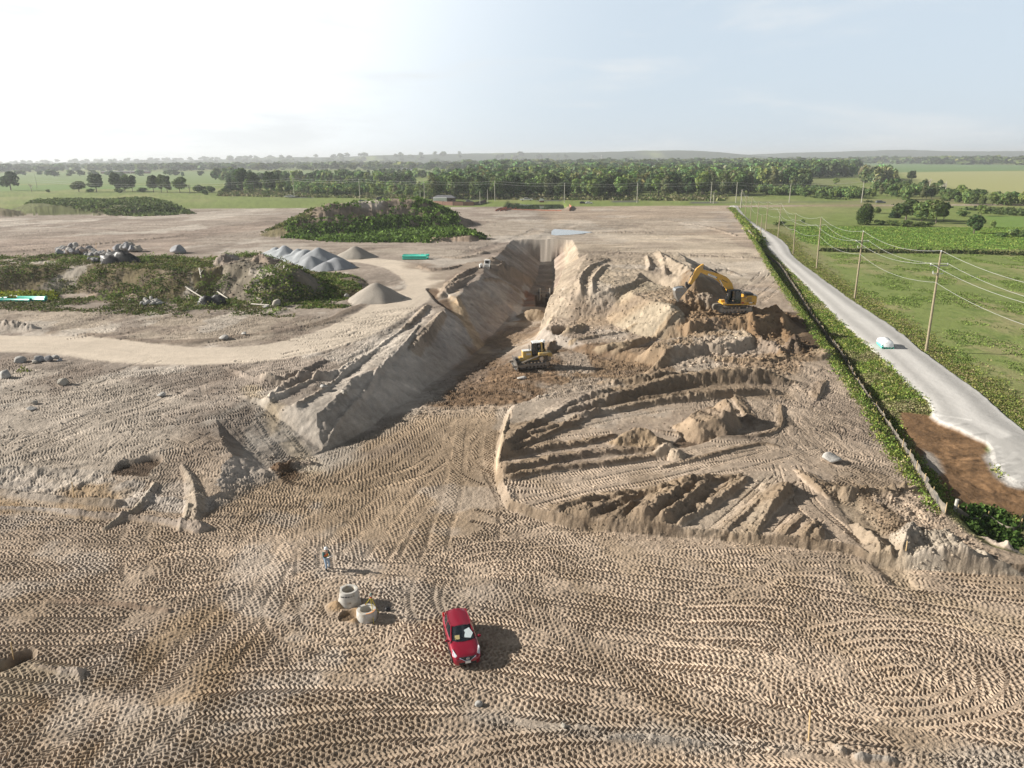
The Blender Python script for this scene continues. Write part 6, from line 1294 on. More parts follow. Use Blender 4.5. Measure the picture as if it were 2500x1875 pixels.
# stockpiles as heaps of their own
def pile(name, t, peaks, rgb, lb, z0=3., slope=.62, rough=.12, res=.45, cat='stockpile', group=None):
    pk = []
    for (xt, yt, yb) in peaks:      # peak pixel and row of the foot below it
        p = W(t, xt, yb, z0); h = 3.
        for _ in range(30):         # centre lies h/slope behind the foot
            c = np.array([p[0], p[1]+h/slope*.9]); hh = height_for(t, xt, yt, (c[0]*1., c[1], z0)); h = h*.5+hh*.5
        pk.append((W(t, xt, yt, z0+h)[0], c[1], h))
    R_ = max(h for _, _, h in pk)/slope+1.5; x0, x1 = min(p[0] for p in pk)-R_, max(p[0] for p in pk)+R_; y0, y1 = min(p[1] for p in pk)-R_, max(p[1] for p in pk)+R_
    gx = np.arange(x0, x1, res); gy = np.arange(y0, y1, res); A, B_ = np.meshgrid(gx, gy); H = np.full(A.shape, -9.)
    for i, (cx, cy, h) in enumerate(pk):
        ang = np.arctan2(B_-cy, A-cx); rr_ = np.hypot(A-cx, B_-cy); H = np.maximum(H, h*1.02 - slope*(1+.16*fbm(np.cos(ang)*3+i*7, np.sin(ang)*3, 5, 3))*np.sqrt(rr_**2+.15))
    H += fbm(A/1.2, B_/1.2, 8, 3)*rough*2 + fbm(A/4, B_/4, 9, 2)*rough*5
    g0 = np.array([gz(x, y) for x, y in zip(A.ravel()[::1], B_.ravel()[::1])]).reshape(A.shape)
    Zp = np.where(H > -.1, z0+H, g0-.6); Zp = np.maximum(Zp, g0-.6)
    n, m = A.shape; idx = np.arange(n*m).reshape(n, m); Fq = np.stack([idx[:-1, :-1], idx[:-1, 1:], idx[1:, 1:], idx[1:, :-1]], -1).reshape(-1, 4)
    keep = ((Zp-g0) > -.55).ravel()[Fq].any(1); Fq = Fq[keep]; c = np.array(rgb)*(1+.35*fbm(A/2, B_/2, 3, 4))[..., None]*np.ones(3); V = np.stack([A, B_, Zp], -1).reshape(-1, 3)
    used = np.unique(Fq); mp = np.zeros(n*m, int); mp[used] = np.arange(len(used)); V = V[used]; o0 = np.array([V[:, 0].mean(), V[:, 1].mean(), z0]); me = np_mesh(name, V-o0, mp[Fq], soil_m, c.reshape(-1, 3)[used], smooth=True)
    o = link(name, me); o.location = o0; return tag(o, lb, cat, group)
GRV = (.33, .345, .36)
pile('gravel_pile', 'B', [(230, 795, 900), (300, 800, 930), (400, 815, 950), (450, 812, 960)], (.38, .40, .415), 'pale blue grey crushed stone pile rising behind the debris mound', slope=.5, rough=.3)
pile('gravel_pile', 'B', [(555, 792, 965), (500, 860, 975)], GRV, 'tallest pointed crushed stone pile beside the pale one')
pile('gravel_pile', 'B', [(690, 868, 980), (620, 900, 985)], (.30, .31, .325), 'lower rounded crushed stone pile at the right of the row', )
pile('sand_pile', 'B', [(840, 780, 895), (810, 830, 890)], (.33, .30, .26), 'pointed brown sand pile standing alone beyond the crushed stone')
pile('sand_pile', 'B', [(1000, 1062, 1238), (1040, 1085, 1230), (940, 1110, 1235)], (.36, .32, .275), 'broad conical sand pile at the fork of the haul road')
# loose clods and stones lying about where soil was broken
def clods(name, lb, areas, seed, cols):
    rr = np.random.default_rng(seed); O = np.array([(1, 0, 0), (0, 1, 0), (-1, 0, 0), (0, -1, 0), (0, 0, 1), (0, 0, -1)], float); FO = np.array([(0, 1, 4), (1, 2, 4), (2, 3, 4), (3, 0, 4), (1, 0, 5), (2, 1, 5), (3, 2, 5), (0, 3, 5)]); VV, FF, CC = [], [], []; o = 0
    for t, poly, z, n, s0, s1 in areas:
        P0 = WP(t, poly, z); x0, y0 = P0.min(0); x1, y1 = P0.max(0); P = np.stack([rr.uniform(x0, x1, n*5), rr.uniform(y0, y1, n*5)], 1); P = P[inside(P[:, 0], P[:, 1], P0)][:n]
        for x, y in P:
            s = s0+(s1-s0)*rr.random()**3; V = O*rr.uniform(.6, 1.2, (6, 3))*s*.5*[1, 1, .75]; a = rr.uniform(0, 6.3); c_, s_ = math.cos(a), math.sin(a); V = np.stack([V[:, 0]*c_-V[:, 1]*s_+x, V[:, 0]*s_+V[:, 1]*c_+y, V[:, 2]+gz(x, y)+s*.12], 1)
            VV.append(V); FF.append(FO+o); CC.append(np.tile(np.array(gc(x, y))*rr.uniform(.8, 1.35), (6, 1))); o += 6
    return tag(link(name, np_mesh(name, np.vstack(VV), np.vstack(FF), soil_m, np.vstack(CC))), lb, 'loose soil', kind='stuff')
clods('loose_clods', 'loose clods and stones scattered over the broken soil', [('V', [(890, 870), (960, 805), (1060, 760), (1300, 775), (1450, 790), (1300, 850), (1100, 892)], -.3, 2600, .07, .34), ('V', [(1480, 640), (1640, 690), (1790, 740), (1700, 790), (1450, 770)], 2, 900, .2, .8), ('V', [(1230, 1140), (1530, 1166), (1840, 1195), (1840, 1212), (1530, 1185), (1230, 1158)], 0, 900, .05, .22),
      ('V', [(1040, 1560), (1300, 1580), (1560, 1592), (1800, 1612), (2300, 1645), (2300, 1690), (1900, 1635), (1600, 1622), (1300, 1600)], 0, 2200, .03, .16), ('V', [(1830, 1050), (2000, 1050), (2160, 1205), (1990, 1225), (1900, 1150)], .7, 1500, .06, .35), ('V', [(1085, 880), (1700, 790), (1760, 800), (1900, 1000), (1840, 1180), (1230, 1130), (1080, 1080)], .9, 2200, .05, .3),
      ('V', [(0, 800), (560, 810), (620, 900), (400, 1080), (0, 1080)], 2.5, 1500, .06, .35), ('V', [(690, 985), (900, 890), (1050, 750), (1060, 765), (910, 900), (720, 995)], -.3, 900, .08, .35), ('B', [(-260, 880), (60, 850), (400, 950), (430, 1080), (100, 1120), (-200, 1080)], 6, 1200, .15, .7), ('V', [(570, 990), (690, 980), (660, 1020), (600, 1030)], .3, 500, .08, .4), ('V', [(1180, 640), (1480, 650), (1500, 700), (1200, 760)], 2, 1200, .1, .5)], 5, [(.33, .29, .24), (.27, .225, .17), (.40, .37, .33), (.22, .17, .12)])
# puddle and pond water
def water(name, P, z, rgb, rough=.05):
    m, nt, b = nodes(name); b.inputs['Base Color'].default_value = (*rgb, 1); b.inputs['Roughness'].default_value = rough; b.inputs['IOR'].default_value = 1.33; b.inputs['Specular IOR Level'].default_value = .5
    no = N(nt, 'ShaderNodeTexNoise', Scale=1.5, Detail=3.0); g = N(nt, 'ShaderNodeNewGeometry'); nt.links.new(g.outputs['Position'], no.inputs['Vector']); bp = N(nt, 'ShaderNodeBump', Strength=.05, Distance=.02); nt.links.new(no.outputs['Fac'], bp.inputs['Height']); nt.links.new(bp.outputs[0], b.inputs['Normal'])
    o = MB().use(m).add([(p[0], p[1], z) for p in P], [tuple(range(len(P)))]).build(name); return tag(o, kind='structure')
def grow(P, k):
    c = P.mean(0); return c+(P-c)*k
water('puddle', grow(PUD, 1.06), 2.06, (.30, .30, .28)); water('pond', grow(POND, 1.05), -.82, (.05, .08, .04))

# ------------------------------------------------------------------ silt fence
def silt_fence(line, label, h=.9, post_step=3.2, name='silt_fence', amp=.25):
    P = resample(line, .6); root = empty(name, (P[0][0], P[0][1], gz(*P[0])), 0, label, 'fence'); o0 = Vector(root.location)
    V = []; n = len(P); rr = np.random.default_rng(2)
    for i, p in enumerate(P):
        g = gz(p[0], p[1]); t = P[min(i+1, n-1)]-P[max(i-1, 0)]; nn = np.array([-t[1], t[0]])/max(np.linalg.norm(t), 1e-6); sag = amp*math.sin(i*.6/post_step*math.pi*2)*.25+rr.normal(0, .03); hh = h*(.85+.25*float(fbm(np.array([i*.12]), np.array([3.]), 4, 2)[0])+.0)
        for q, (f, b) in enumerate(((-.15, 0), (.45, sag), (1, sag*1.5+amp*float(fbm(np.array([i*.15]), np.array([8.]), 6, 2)[0])))): V.append((p[0]+nn[0]*b-o0.x, p[1]+nn[1]*b-o0.y, g+hh*f-o0.z))
    F_ = [(i*3+q, i*3+3+q, i*3+4+q, i*3+1+q) for i in range(n-1) for q in range(2)]; me = np_mesh('fabric', np.array(V), np.array(F_), M_['geo'], smooth=True); link('fabric', me, root)
    PP = resample(line, post_step); k = 0
    for p in PP[-100:]:
        m = MB().use(M_['wood']); b = Vector((p[0], p[1], gz(*p)))-o0; m.box(b+Vector((.06, .03, h*.5)), (.05, .05, h*1.15)); m.build('post', root); k += 1
FL = [W(*a) for a in [('D', 80, 690, 1.5), ('D', 150, 760, 1.5), ('D', 230, 830, 1.4), ('D', 330, 915, 1.3), ('D', 410, 1030, 1.2), ('D', 490, 1140, 1.2), ('D', 570, 1265, 1.1), ('D', 650, 1370, 1.0), ('D', 740, 1480, 1.0), ('D', 820, 1580, .9),
                      ('N', 665, 95, .8), ('N', 745, 190, .8), ('N', 850, 330, .7), ('N', 920, 440, .7), ('N', 985, 550, .6), ('N', 1060, 680, .6), ('N', 1130, 830, .5), ('N', 1190, 935, .5), ('N', 1240, 1040, .5), ('N', 1290, 1110, .5), ('N', 1345, 1190, .5)]]
FLs = resample(smooth_path(np.array(FL), 5), 1.)
silt_fence(FLs, 'long sagging black silt fence running between the bare site and the gravel road', .95)
silt_fence(np.array([W('N', 1440, 1200, 0), W('N', 1560, 1215, 0), W('N', 1690, 1215, -.3), W('N', 1820, 1260, -.3), W('N', 1930, 1300, -.3), W('N', 1960, 1270, 0), W('N', 2010, 1150, 0)]), 'short black silt fence round the brown dug soil at the right edge', .8, 2.5)
# concrete-grey clay flap by the fence end is soil; orange mesh fences round the pond
def mesh_fence(pts, lb, h=1.6, m='orange'):
    P = resample(np.array(pts), 3.); root = empty('safety_fence', (P[0][0], P[0][1], gz(*P[0])), 0, lb, 'fence', 'orange fences round the pond'); o0 = root.location
    V = []; 
    for p in P: g = gz(*p); V += [(p[0]-o0[0], p[1]-o0[1], g-o0[2]), (p[0]-o0[0], p[1]-o0[1], g+h-o0[2])]
    link('mesh_panel', np_mesh('mesh_panel', np.array(V), np.array([(2*i, 2*i+2, 2*i+3, 2*i+1) for i in range(len(P)-1)]), M_[m]), root)
    for p in P[::2]: mb = MB().use(M_['dark']); g = gz(*p); mb.box((p[0]-o0[0], p[1]-o0[1], g+h/2-o0[2]), (.1, .1, h+.2)); mb.build('post', root)
mesh_fence([W('C', 150, 522, 0), W('C', 340, 524, 0), W('C', 540, 528, 0)], 'orange mesh fence along the near side of the pond', .5)
mesh_fence([W('C', 600, 524, .3), W('C', 618, 500, .3), W('C', 600, 480, .3)], 'orange mesh fence heap at the right end of the pond', 1.3)
for k, off in enumerate((0, 40, 80)):
    mesh_fence([W('C', 30+off*.9, 528-off*.02, .5), W('C', 70+off, 505, .5), W('C', 120+off*.9, 478, .5)], ['left', 'middle', 'right'][k]+' strip of red orange mesh on the slope left of the pond', .7)

# ------------------------------------------------------------------ utility poles and wires
NEAR = [(2260.4, 860, 1570, 840), (2086.4, 729.7, 972, 685), (1993.7, 655.4, 645, 575), (1936.5, 622, 450, 548), (1899, 580.5, 330, 468), (1868.7, 565, 230, 455), (1847.5, 552, 158, 452), (1831.6, 536.7, 105, 420), (1819, 525.6, 65, 405), (1809, 508, 35, 360)]
ORD = ['nearest', 'second', 'third', 'fourth', 'fifth', 'sixth', 'seventh', 'eighth', 'ninth', 'tenth']; tops = []
def util_pole(g, h, lb, grp, r=.17, m='polew', arm=True, lean=(0, 0), axis=0., name='utility_pole'):
    root = empty(name, g, axis, lb, 'utility pole', grp); top = Vector((lean[0], lean[1], h))
    p = MB().use(M_[m]); p.tube([(0, 0, -.5), top*.5, top], [r, r*.85, r*.62], 10); p.build('pole', root, smooth=True)
    if arm:
        c = MB().use(M_['steel']); q = top*((h-1.9)/h); c.box(q, (2.6, .12, .12)); c.build('crossarm', root)
        for x in (-1.2, 1.2, 0):
            i = MB().use(M_['cer']); zz = q.z+.1 if x else h; b = Vector((q.x+x if x else top.x, q.y if x else top.y, zz)); i.lathe([(.001, .28), (.05, .26), (.08, .16), (.05, .08), (.04, 0)], tuple(b), 8); i.build('insulator', root)
        b = MB().use(M_['cer']); q = top*((h-3.1)/h); b.tube([q+Vector((-.75, 0, .45)), q+Vector((-.7, 0, .05)), q, q+Vector((.7, 0, .05)), q+Vector((.75, 0, .45))], .05, 6); b.build('bracket', root)
    return root
for k, (bx0, by0, tx, ty) in enumerate(NEAR):
    g = G('P', bx0, by0, 0); h = height_for('D', tx, ty, g); T = TILE['D']; tp = W('D', tx, ty, g[2]+h)
    ln = (float(tp[0]-g[0])*.85, 0) if k < 4 else (0, 0)
    util_pole(g, h, ORD[k]+' wooden utility pole from the camera along the gravel road', 'utility poles along the gravel road', arm=(k < 2), lean=ln, axis=0, r=.2 if k < 3 else .17)
    tops.append(Vector((g[0]+ln[0], g[1]+ln[1], g[2]+h)))
g = G('D', 178, 712, 0); util_pole(g, height_for('D', 178, 552, g), 'shorter pole standing on the left verge of the gravel road', None, arm=False)
nxt = tops[0] + (tops[0]-tops[1]); nxt.x += 3; nxt.z = tops[0].z+.5
chain = [nxt]+tops
def wire(pts, r, sag, lb, grp):
    m = MB().use(M_['wire'])
    for a, b in zip(pts[:-1], pts[1:]):
        s_ = sag*(b-a).length/45.; m.tube([a.lerp(b, t)-Vector((0, 0, s_*4*t*(1-t))) for t in np.linspace(0, 1, 13)], r, 4, cap=False)
    tag(m.build('power_line'), lb, 'power line', grp)
for dx, dz_, lb in [(0, .25, 'topmost wire of the line along the gravel road'), (-1.2, -1.6, 'left crossarm wire of the line along the gravel road'), (1.2, -1.6, 'right crossarm wire of the line along the gravel road'), (-.1, -4.3, 'lowest wire of the line along the gravel road')]:
    wire([p+Vector((dx, 0, dz_)) for p in chain], .022, 1.3, lb, 'wires along the gravel road')
g = G('P', 2260.4, 860, 0); n1_ = util_pole((nxt.x, nxt.y, 0), nxt.z, 'utility pole just outside the right edge of the photo holding the wires', None)
FARP = [('B', 375, 415, 365, 268), ('B', 882, 430, 879, 275), ('B', 1380, 440, 1375, 290), ('B', 1347, 430, 1344, 360), ('B', 1922, 447, 1920, 290), ('B', 1867, 462, 1865, 355), ('B', 1808, 476, 1808, 368), ('C', 562, 458, 562, 305), ('C', 1122, 460, 1122, 305), ('C', 1690, 458, 1694, 297), ('C', 1711, 465, 1713, 378), ('C', 1884, 460, 1891, 300), ('C', 1922, 500, 1928, 355), ('D', 400, 458, 410, 312), ('D', 957, 460, 970, 295), ('D', 1596, 425, 1607, 288), ('A', 287, 345, 268, 230)]
LB = ['pole behind the left slope of the big mound', 'pole just left of the big mound summit', 'pole on the big mound summit skyline', 'short pole beside the skyline pole', 'pole right of the brown building', 'pole at the corner of the rust red fence', 'pole in front of the rust red fence end', 'pole behind the pond right end', 'pole behind the empty far edge of the site', 'tall pole where the gravel road meets the far road', 'short pole beside the road junction', 'tall pole just right of the road junction', 'pole on the right verge by the road junction', 'pole in the meadow left of the bushes', 'pale pole in the meadow near the dark conifer', 'pale pole by the yellow crop field', 'thin leaning pole in the left tree row']
ft = []
for (t, xb, yb, xt, yt), lb in zip(FARP, LB):
    g = G(t, xb, yb, 0); h = height_for(t, xt, yt, g); util_pole(g, h, 'far '+lb, 'far utility poles', arm=False, m='polef', r=.26); ft.append(Vector((g[0], g[1], g[2]+h)))
w_ = [ft[i] for i in (0, 1, 2, 4, 7, 8, 9, 11, 13, 14)]; w_ = [Vector((-420, w_[0].y+60, 14))]+w_
for dz_ in (0, -1.6): wire([p+Vector((0, 0, dz_)) for p in w_], .045, .9, 'upper wire of the far road line' if dz_ == 0 else 'lower wire of the far road line', 'wires along the far road')

# ------------------------------------------------------------------ buildings
def house(t, x0, x1, yb, ytop, wallm, roofm, lb, depth=9, name='house', windows=3, roofh=.35):
    a = G(t, x0, yb, 0); b = G(t, x1, yb, 0); w_ = abs(b[0]-a[0]); h = height_for(t, x0, ytop, a); root = empty(name, ((a[0]+b[0])/2, a[1]+depth/2, min(a[2], b[2])), 0, lb, 'building')
    hw = h*(1-roofh); m = MB().use(wallm); m.box((0, 0, hw/2), (w_*.96, depth, hw)); m.prism([(-w_*.48, hw), (w_*.48, hw), (w_*.48, hw+.01), (-w_*.48, hw+.01)], -.5, .5); m.build('wall', root)
    r_ = MB().use(roofm); e = .5; r_.add([(-w_/2-e, -depth/2-e, hw), (w_/2+e, -depth/2-e, hw), (w_/2+e, depth/2+e, hw), (-w_/2-e, depth/2+e, hw), (-w_/2+depth*.25, 0, h), (w_/2-depth*.25, 0, h)], [(0, 1, 5, 4), (2, 3, 4, 5), (3, 0, 4), (1, 2, 5), (0, 3, 2, 1)]); r_.build('roof', root)
    for k in range(windows): q = MB().use(M_['glass']); q.box((-w_*.36+k*w_*.72/max(1, windows-1), -depth/2-.02, hw*.55), (w_*.1, .06, hw*.35)); q.build('window', root)
    d = MB().use(M_['white']); d.box((w_*.12, -depth/2-.03, hw*.38), (1.1, .07, hw*.74)); d.build('door', root); return root, w_, h
house('B', 1438, 1612, 452, 402, M_['brn'], M_['roofg'], 'long dark brown building with grey roof behind the rust red fence', 12, 'workshop', 4, .4)
house('B', 1170, 1245, 208, 188, M_['white'], M_['roofg'], 'white farmhouse on the far field edge', 14, 'farmhouse', 3)
house('B', 1255, 1285, 208, 196, M_['white'], M_['roofg'], 'small white shed right of the white farmhouse', 12, 'shed', 2)
house('D', 1675, 1708, 153, 143, M_['white'], M_['roofg'], 'left tiny white farmhouse on the right horizon', 30, 'farmhouse', 2)
house('D', 1765, 1780, 155, 147, M_['rust'], M_['roofg'], 'tiny red roofed barn right of the left farmhouse on the horizon', 30, 'barn', 2)
house('A', 1640, 1662, 222, 205, M_['white'], M_['roofg'], 'pale house glimpsed among the left far trees', 14, 'farmhouse', 2)
house('A', 770, 1090, 235, 214, M_['rust'], M_['roofg'], 'long low reddish barn among the left far trees', 14, 'barn', 6, .3)
def board_fence(pts, lb, h, m):
    P = [Vector(G(*p)) for p in pts]; root = empty('board_fence', P[0], 0, lb, 'fence')
    for a, b in zip(P[:-1], P[1:]):
        d = b-a; mb = MB().use(m); an = math.atan2(d.y, d.x); mb.box((a+b)/2-P[0]+Vector((0, 0, h/2)), (d.length, .15, h), rz=an); mb.build('panel', root)
        mb = MB().use(M_['dark']); mb.box(b-P[0]+Vector((0, 0, h/2)), (.25, .25, h+.2)); mb.build('post', root)
board_fence([('B', 1445, 474, 0), ('B', 1520, 477, 0), ('B', 1600, 480, 0), ('B', 1680, 481, 0), ('B', 1760, 481, 0)], 'rust red board fence in front of the brown building', 2.4, M_['rust'])
board_fence([('B', 1762, 478, 0), ('B', 1810, 468, 0), ('B', 1856, 455, 0)], 'dark board fence running back from the rust red one', 2.0, M_['brn'])
g = G('B', 1500, 455, 0); m = MB().use(M_['white']); m.box((0, 0, 1.9), (9, 3, 2.6), ch=.1); o = empty('trailer', (g[0], g[1], g[2]), 0, 'white box trailer in front of the brown building', 'trailer'); m.build('box', o); [MB().use(M_['tyre']).prism([(q+.5*math.cos(a), .5+.5*math.sin(a)) for a in np.linspace(0, 5.9, 16)], -1.6, -1.2).build('wheel', o) for q in (-2, 2.5)]
g = G('C', 826, 86, 0); 
def mast():
    y = 5200; x = W('C', 826, 86, 0); k = (826/3.16+1200-1250)/F_PX*y; z = gz(k, y); h = height_for('C', 826, 40, (k, y, z)); root = empty('radio_mast', (k, y, z), 0, 'tall radio mast on the distant hill', 'mast')
    m = MB().use(M_['steel']); n = 3
    for q in range(3): a = 2*math.pi*q/3; m.tube([(4*math.cos(a), 4*math.sin(a), 0), (.8*math.cos(a), .8*math.sin(a), h)], .9, 4)
    for q in range(10): z_ = h*q/10; r_ = 4-3.2*q/10; m.tube([(r_, 0, z_), (-r_*.5, r_*.8, z_+h/10)], .5, 4)
    m.build('lattice', root); m = MB().use(M_['white']); m.box((0, 0, h*.8), (5, 5, 3)); m.build('antenna', root)
mast()
# ------------------------------------------------------------------ far vehicles
def far_car(t, x, y, paint, lb, L=4.6, H=1.5, Wd=1.8, ang=0, name='parked_car', truck=False, cat='car'):
    g = G(t, x, y, 0); root = empty(name, g, ang, lb, cat)
    if truck:
        b = MB().use(paint); b.prism([(-L/2, .5), (L/2, .5), (L/2, 1.1), (L*.25, 1.2), (L*.12, 1.9), (-L*.18, 1.9), (-L*.2, 1.2), (-L/2, 1.2)], -Wd/2, Wd/2); b.build('body', root, bevel=.06)
        gq = MB().use(M_['glass']); gq.prism([(L*.22, 1.25), (L*.115, 1.8), (-L*.17, 1.8), (-L*.18, 1.25)], -Wd/2-.01, Wd/2+.01); gq.build('window', root)
        for px in (L*.32, -L*.3):
            for sg in (-1, 1): w2 = MB().use(M_['tyre']); disc(w2, (px, sg*(Wd/2-.1), .4), .4, .25); w2.build('wheel', root)
    else: car_body(root, paint, L, Wd, H, detail=False)
    return root
grey = mat('grey car paint', (.16, .17, .19), .3, .2, coat=1); wht = M_['white']; blk = mat('black car paint', (.02, .02, .022), .25, .1, coat=1)
far_car('C', 707, 466, blk, 'black car stopped on the far road beside a white one', ang=0)
far_car('C', 752, 466, wht, 'white car stopped on the far road behind the black one', ang=0)
far_car('C', 268, 442, wht, 'boxy white van parked on the grass behind the pond', L=9, H=4.6, Wd=3, ang=0, name='van', truck=True, cat='van')
far_car('B', 340, 418, wht, 'white pickup on the far road left of the big mound', L=8.5, Wd=2.6, truck=True, cat='pickup', name='pickup_truck')
far_car('B', 1045, 440, blk, 'dark car just visible behind the top of the big mound', L=7, Wd=2.2, H=2.4)
far_car('B', 905, 452, grey, 'dark grey car behind the flat top of the big mound', L=6, Wd=2.0)
far_car('D', 1105, 462, grey, 'grey car on the far road in the right meadow', L=6, H=1.8)
far_car('B', 1425, 458, wht, 'white car at the left end of the rust red fence', L=5, H=1.6)
far_car('B', 1725, 456, grey, 'grey car behind the rust red fence', L=5, H=1.6)
g = G('C', 388, 455, 0); m = MB().use(M_['white']); m.box((0, 0, 1.6), (3, .3, 1.8), ry=.25); m.use(M_['rust']).box((0, .3, .6), (3, 1, 1)); o = empty('road_sign_board', g, 0, 'tilted white and rust board behind the pond', 'sign'); m.build('board', o)
# ================================================================== PLANTS
leaf_m = tone_mat('foliage', rough=.75, grain=0, translucent=.22, objvar=.55)
weed_m = tone_mat('weeds', rough=.8, grain=0, translucent=.25)
def quads(cent, nrm, size, rr, aspect=1.0):
    """leaf clump cards facing nrm"""
    n = len(cent); a = np.cross(nrm, rr.normal(size=(n, 3))); a /= np.linalg.norm(a, axis=1)[:, None]+1e-9; b = np.cross(nrm, a); b /= np.linalg.norm(b, axis=1)[:, None]+1e-9
    s = size[:, None]*.5; bend = nrm*s*.35*rr.uniform(-1, 1, (n, 1)); q = rr.uniform(.6, 1.3, (n, 1))
    V = np.stack([cent-a*s*q-b*s*.5*aspect, cent+bend+a*s*.35-b*s, cent+a*s*q+b*s*.55*aspect, cent-bend-a*s*.3+b*s], 1).reshape(-1, 3)
    return V, np.arange(n*4).reshape(n, 4)
def crown(kind, h, w, n, rr, size, rgb):
    """leaf cards around an uneven crown of height h, width w; returns V,F,C"""
    C_ = []
    if kind == 'round':
        nl = 17; zc = h*.53; lobes = []
        for k in range(nl):
            a = rr.uniform(0, 6.28); e = rr.uniform(-.8, 1); rad = rr.uniform(.25, .62); lobes.append((math.cos(a)*w*.5*rad*math.cos(e*.9), math.sin(a)*w*.5*rad*math.cos(e*.9), zc+e*h*.34, rr.uniform(.15, .25)*w*(1.15-.25*abs(e)), rr.uniform(.7, 1.3)))
        lobes = np.array(lobes)
    elif kind == 'conifer':
        nl = 16; t = np.linspace(.08, .96, nl); lobes = np.stack([rr.normal(0, .04*w, nl), rr.normal(0, .04*w, nl), t*h, (1-t)**.8*w*.46+.05*w, rr.uniform(.8, 1.2, nl)], 1)
    elif kind == 'poplar':
        nl = 12; t = np.linspace(.2, .93, nl); lobes = np.stack([rr.normal(0, .10*w, nl), rr.normal(0, .10*w, nl), t*h, w*.30*np.sin(np.pi*(t*.8+.15)), rr.uniform(.75, 1.25, nl)], 1)
    elif kind == 'egg':
        nl = 16; t = np.linspace(.08, .92, nl); lobes = np.stack([rr.normal(0, .05*w, nl), rr.normal(0, .05*w, nl), t*h, w*.44*np.sqrt(np.clip(1-(2*t-.85)**2*.75, .05, 1)), rr.uniform(.85, 1.2, nl)], 1)
    else:  # shrub
        nl = 9; a = rr.uniform(0, 6.28, nl); r_ = rr.uniform(0, .36, nl); lobes = np.stack([np.cos(a)*w*r_, np.sin(a)*w*r_, h*rr.uniform(.25, .68, nl), w*rr.uniform(.16, .28, nl), rr.uniform(.75, 1.3, nl)], 1)
    pr = lobes[:, 3]**2; pr = pr/pr.sum(); li = rr.choice(nl, n, p=pr); d = rr.normal(size=(n, 3)); d /= np.linalg.norm(d, axis=1)[:, None]; d[:, 2] = np.abs(d[:, 2])*np.where(rr.random(n) < .72, 1, -1)
    rad = lobes[li, 3]*rr.uniform(.72, 1.08, n)**.6; zf_ = .8 if kind != 'conifer' else .38; c = lobes[li, :3]+d*rad[:, None]*[1, 1, zf_]; c[:, 2] = np.maximum(c[:, 2], h*.02)
    nn = d+rr.normal(0, .5, (n, 3)); nn /= np.linalg.norm(nn, axis=1)[:, None]; V, F_ = quads(c, nn, size*rr.uniform(.6, 1.4, n), rr)
    col_ = np.array(rgb)[None]*(lobes[li, 4]*rr.uniform(.7, 1.35, n))[:, None]*np.stack([rr.uniform(.85, 1.25, n), np.ones(n), rr.uniform(.7, 1.2, n)], 1)
    return V, F_, np.repeat(col_, 4, 0), lobes
def trunk_mesh(h, w, rr, kind, lobes):
    m = MB().use(M_['bark']); r0 = .02*h+.05; th = h*(.62 if kind in ('round', 'shrub') else .9); bend = rr.normal(0, .02*h, 2)
    m.tube([(0, 0, -.3), (bend[0]*.5, bend[1]*.5, th*.5), (bend[0], bend[1], th)], [r0, r0*.7, r0*.25], 7)
    for k in range(min(7, len(lobes))):
        L = lobes[k]; z0 = min(L[2]*.62, th*.8); f = z0/th; m.tube([(bend[0]*f, bend[1]*f, z0), ((bend[0]*f+L[0])*.5, (bend[1]*f+L[1])*.5, (z0+L[2])*.5+.2), (L[0], L[1], L[2])], [r0*.4, r0*.25, r0*.08], 5)
    return m
TREES = {}
def tree_proto(key, kind, h, w, n, size, rgb, seed, parts=True):
    n = int(n*1.3)
    rr = np.random.default_rng(seed); V, F_, C_, lobes = crown(kind, h, w, n, rr, size, rgb); cm = np_mesh('crown', V, F_, leaf_m, C_); tm = trunk_mesh(h, w, rr, kind, lobes)
    o = tm.build('trunk'); tmesh = o.data; bpy.data.objects.remove(o); TREES[key] = (cm, tmesh, h, V, F_, C_)
DK = (.075, .12, .045); MG = (.12, .18, .06); LG = (.18, .26, .08); OL = (.16, .19, .09); BG = (.05, .085, .038)
for i in range(3):
    tree_proto('round%d' % i, 'round', 10, 8.2, 1500, .75, MG, 10+i); tree_proto('dark%d' % i, 'round', 10, 7.4, 1400, .75, DK, 20+i); tree_proto('light%d' % i, 'round', 10, 7.2, 1200, .75, LG, 30+i)
    tree_proto('pop%d' % i, 'poplar', 10, 5.5, 900, .6, OL, 40+i); tree_proto('shrub%d' % i, 'shrub', 4, 5.5, 600, .55, MG, 50+i); tree_proto('con%d' % i, 'conifer', 10, 5.5, 1400, .6, BG, 60+i); tree_proto('egg%d' % i, 'egg', 10, 6.5, 2400, .42, (.05, .08, .022), 70+i)
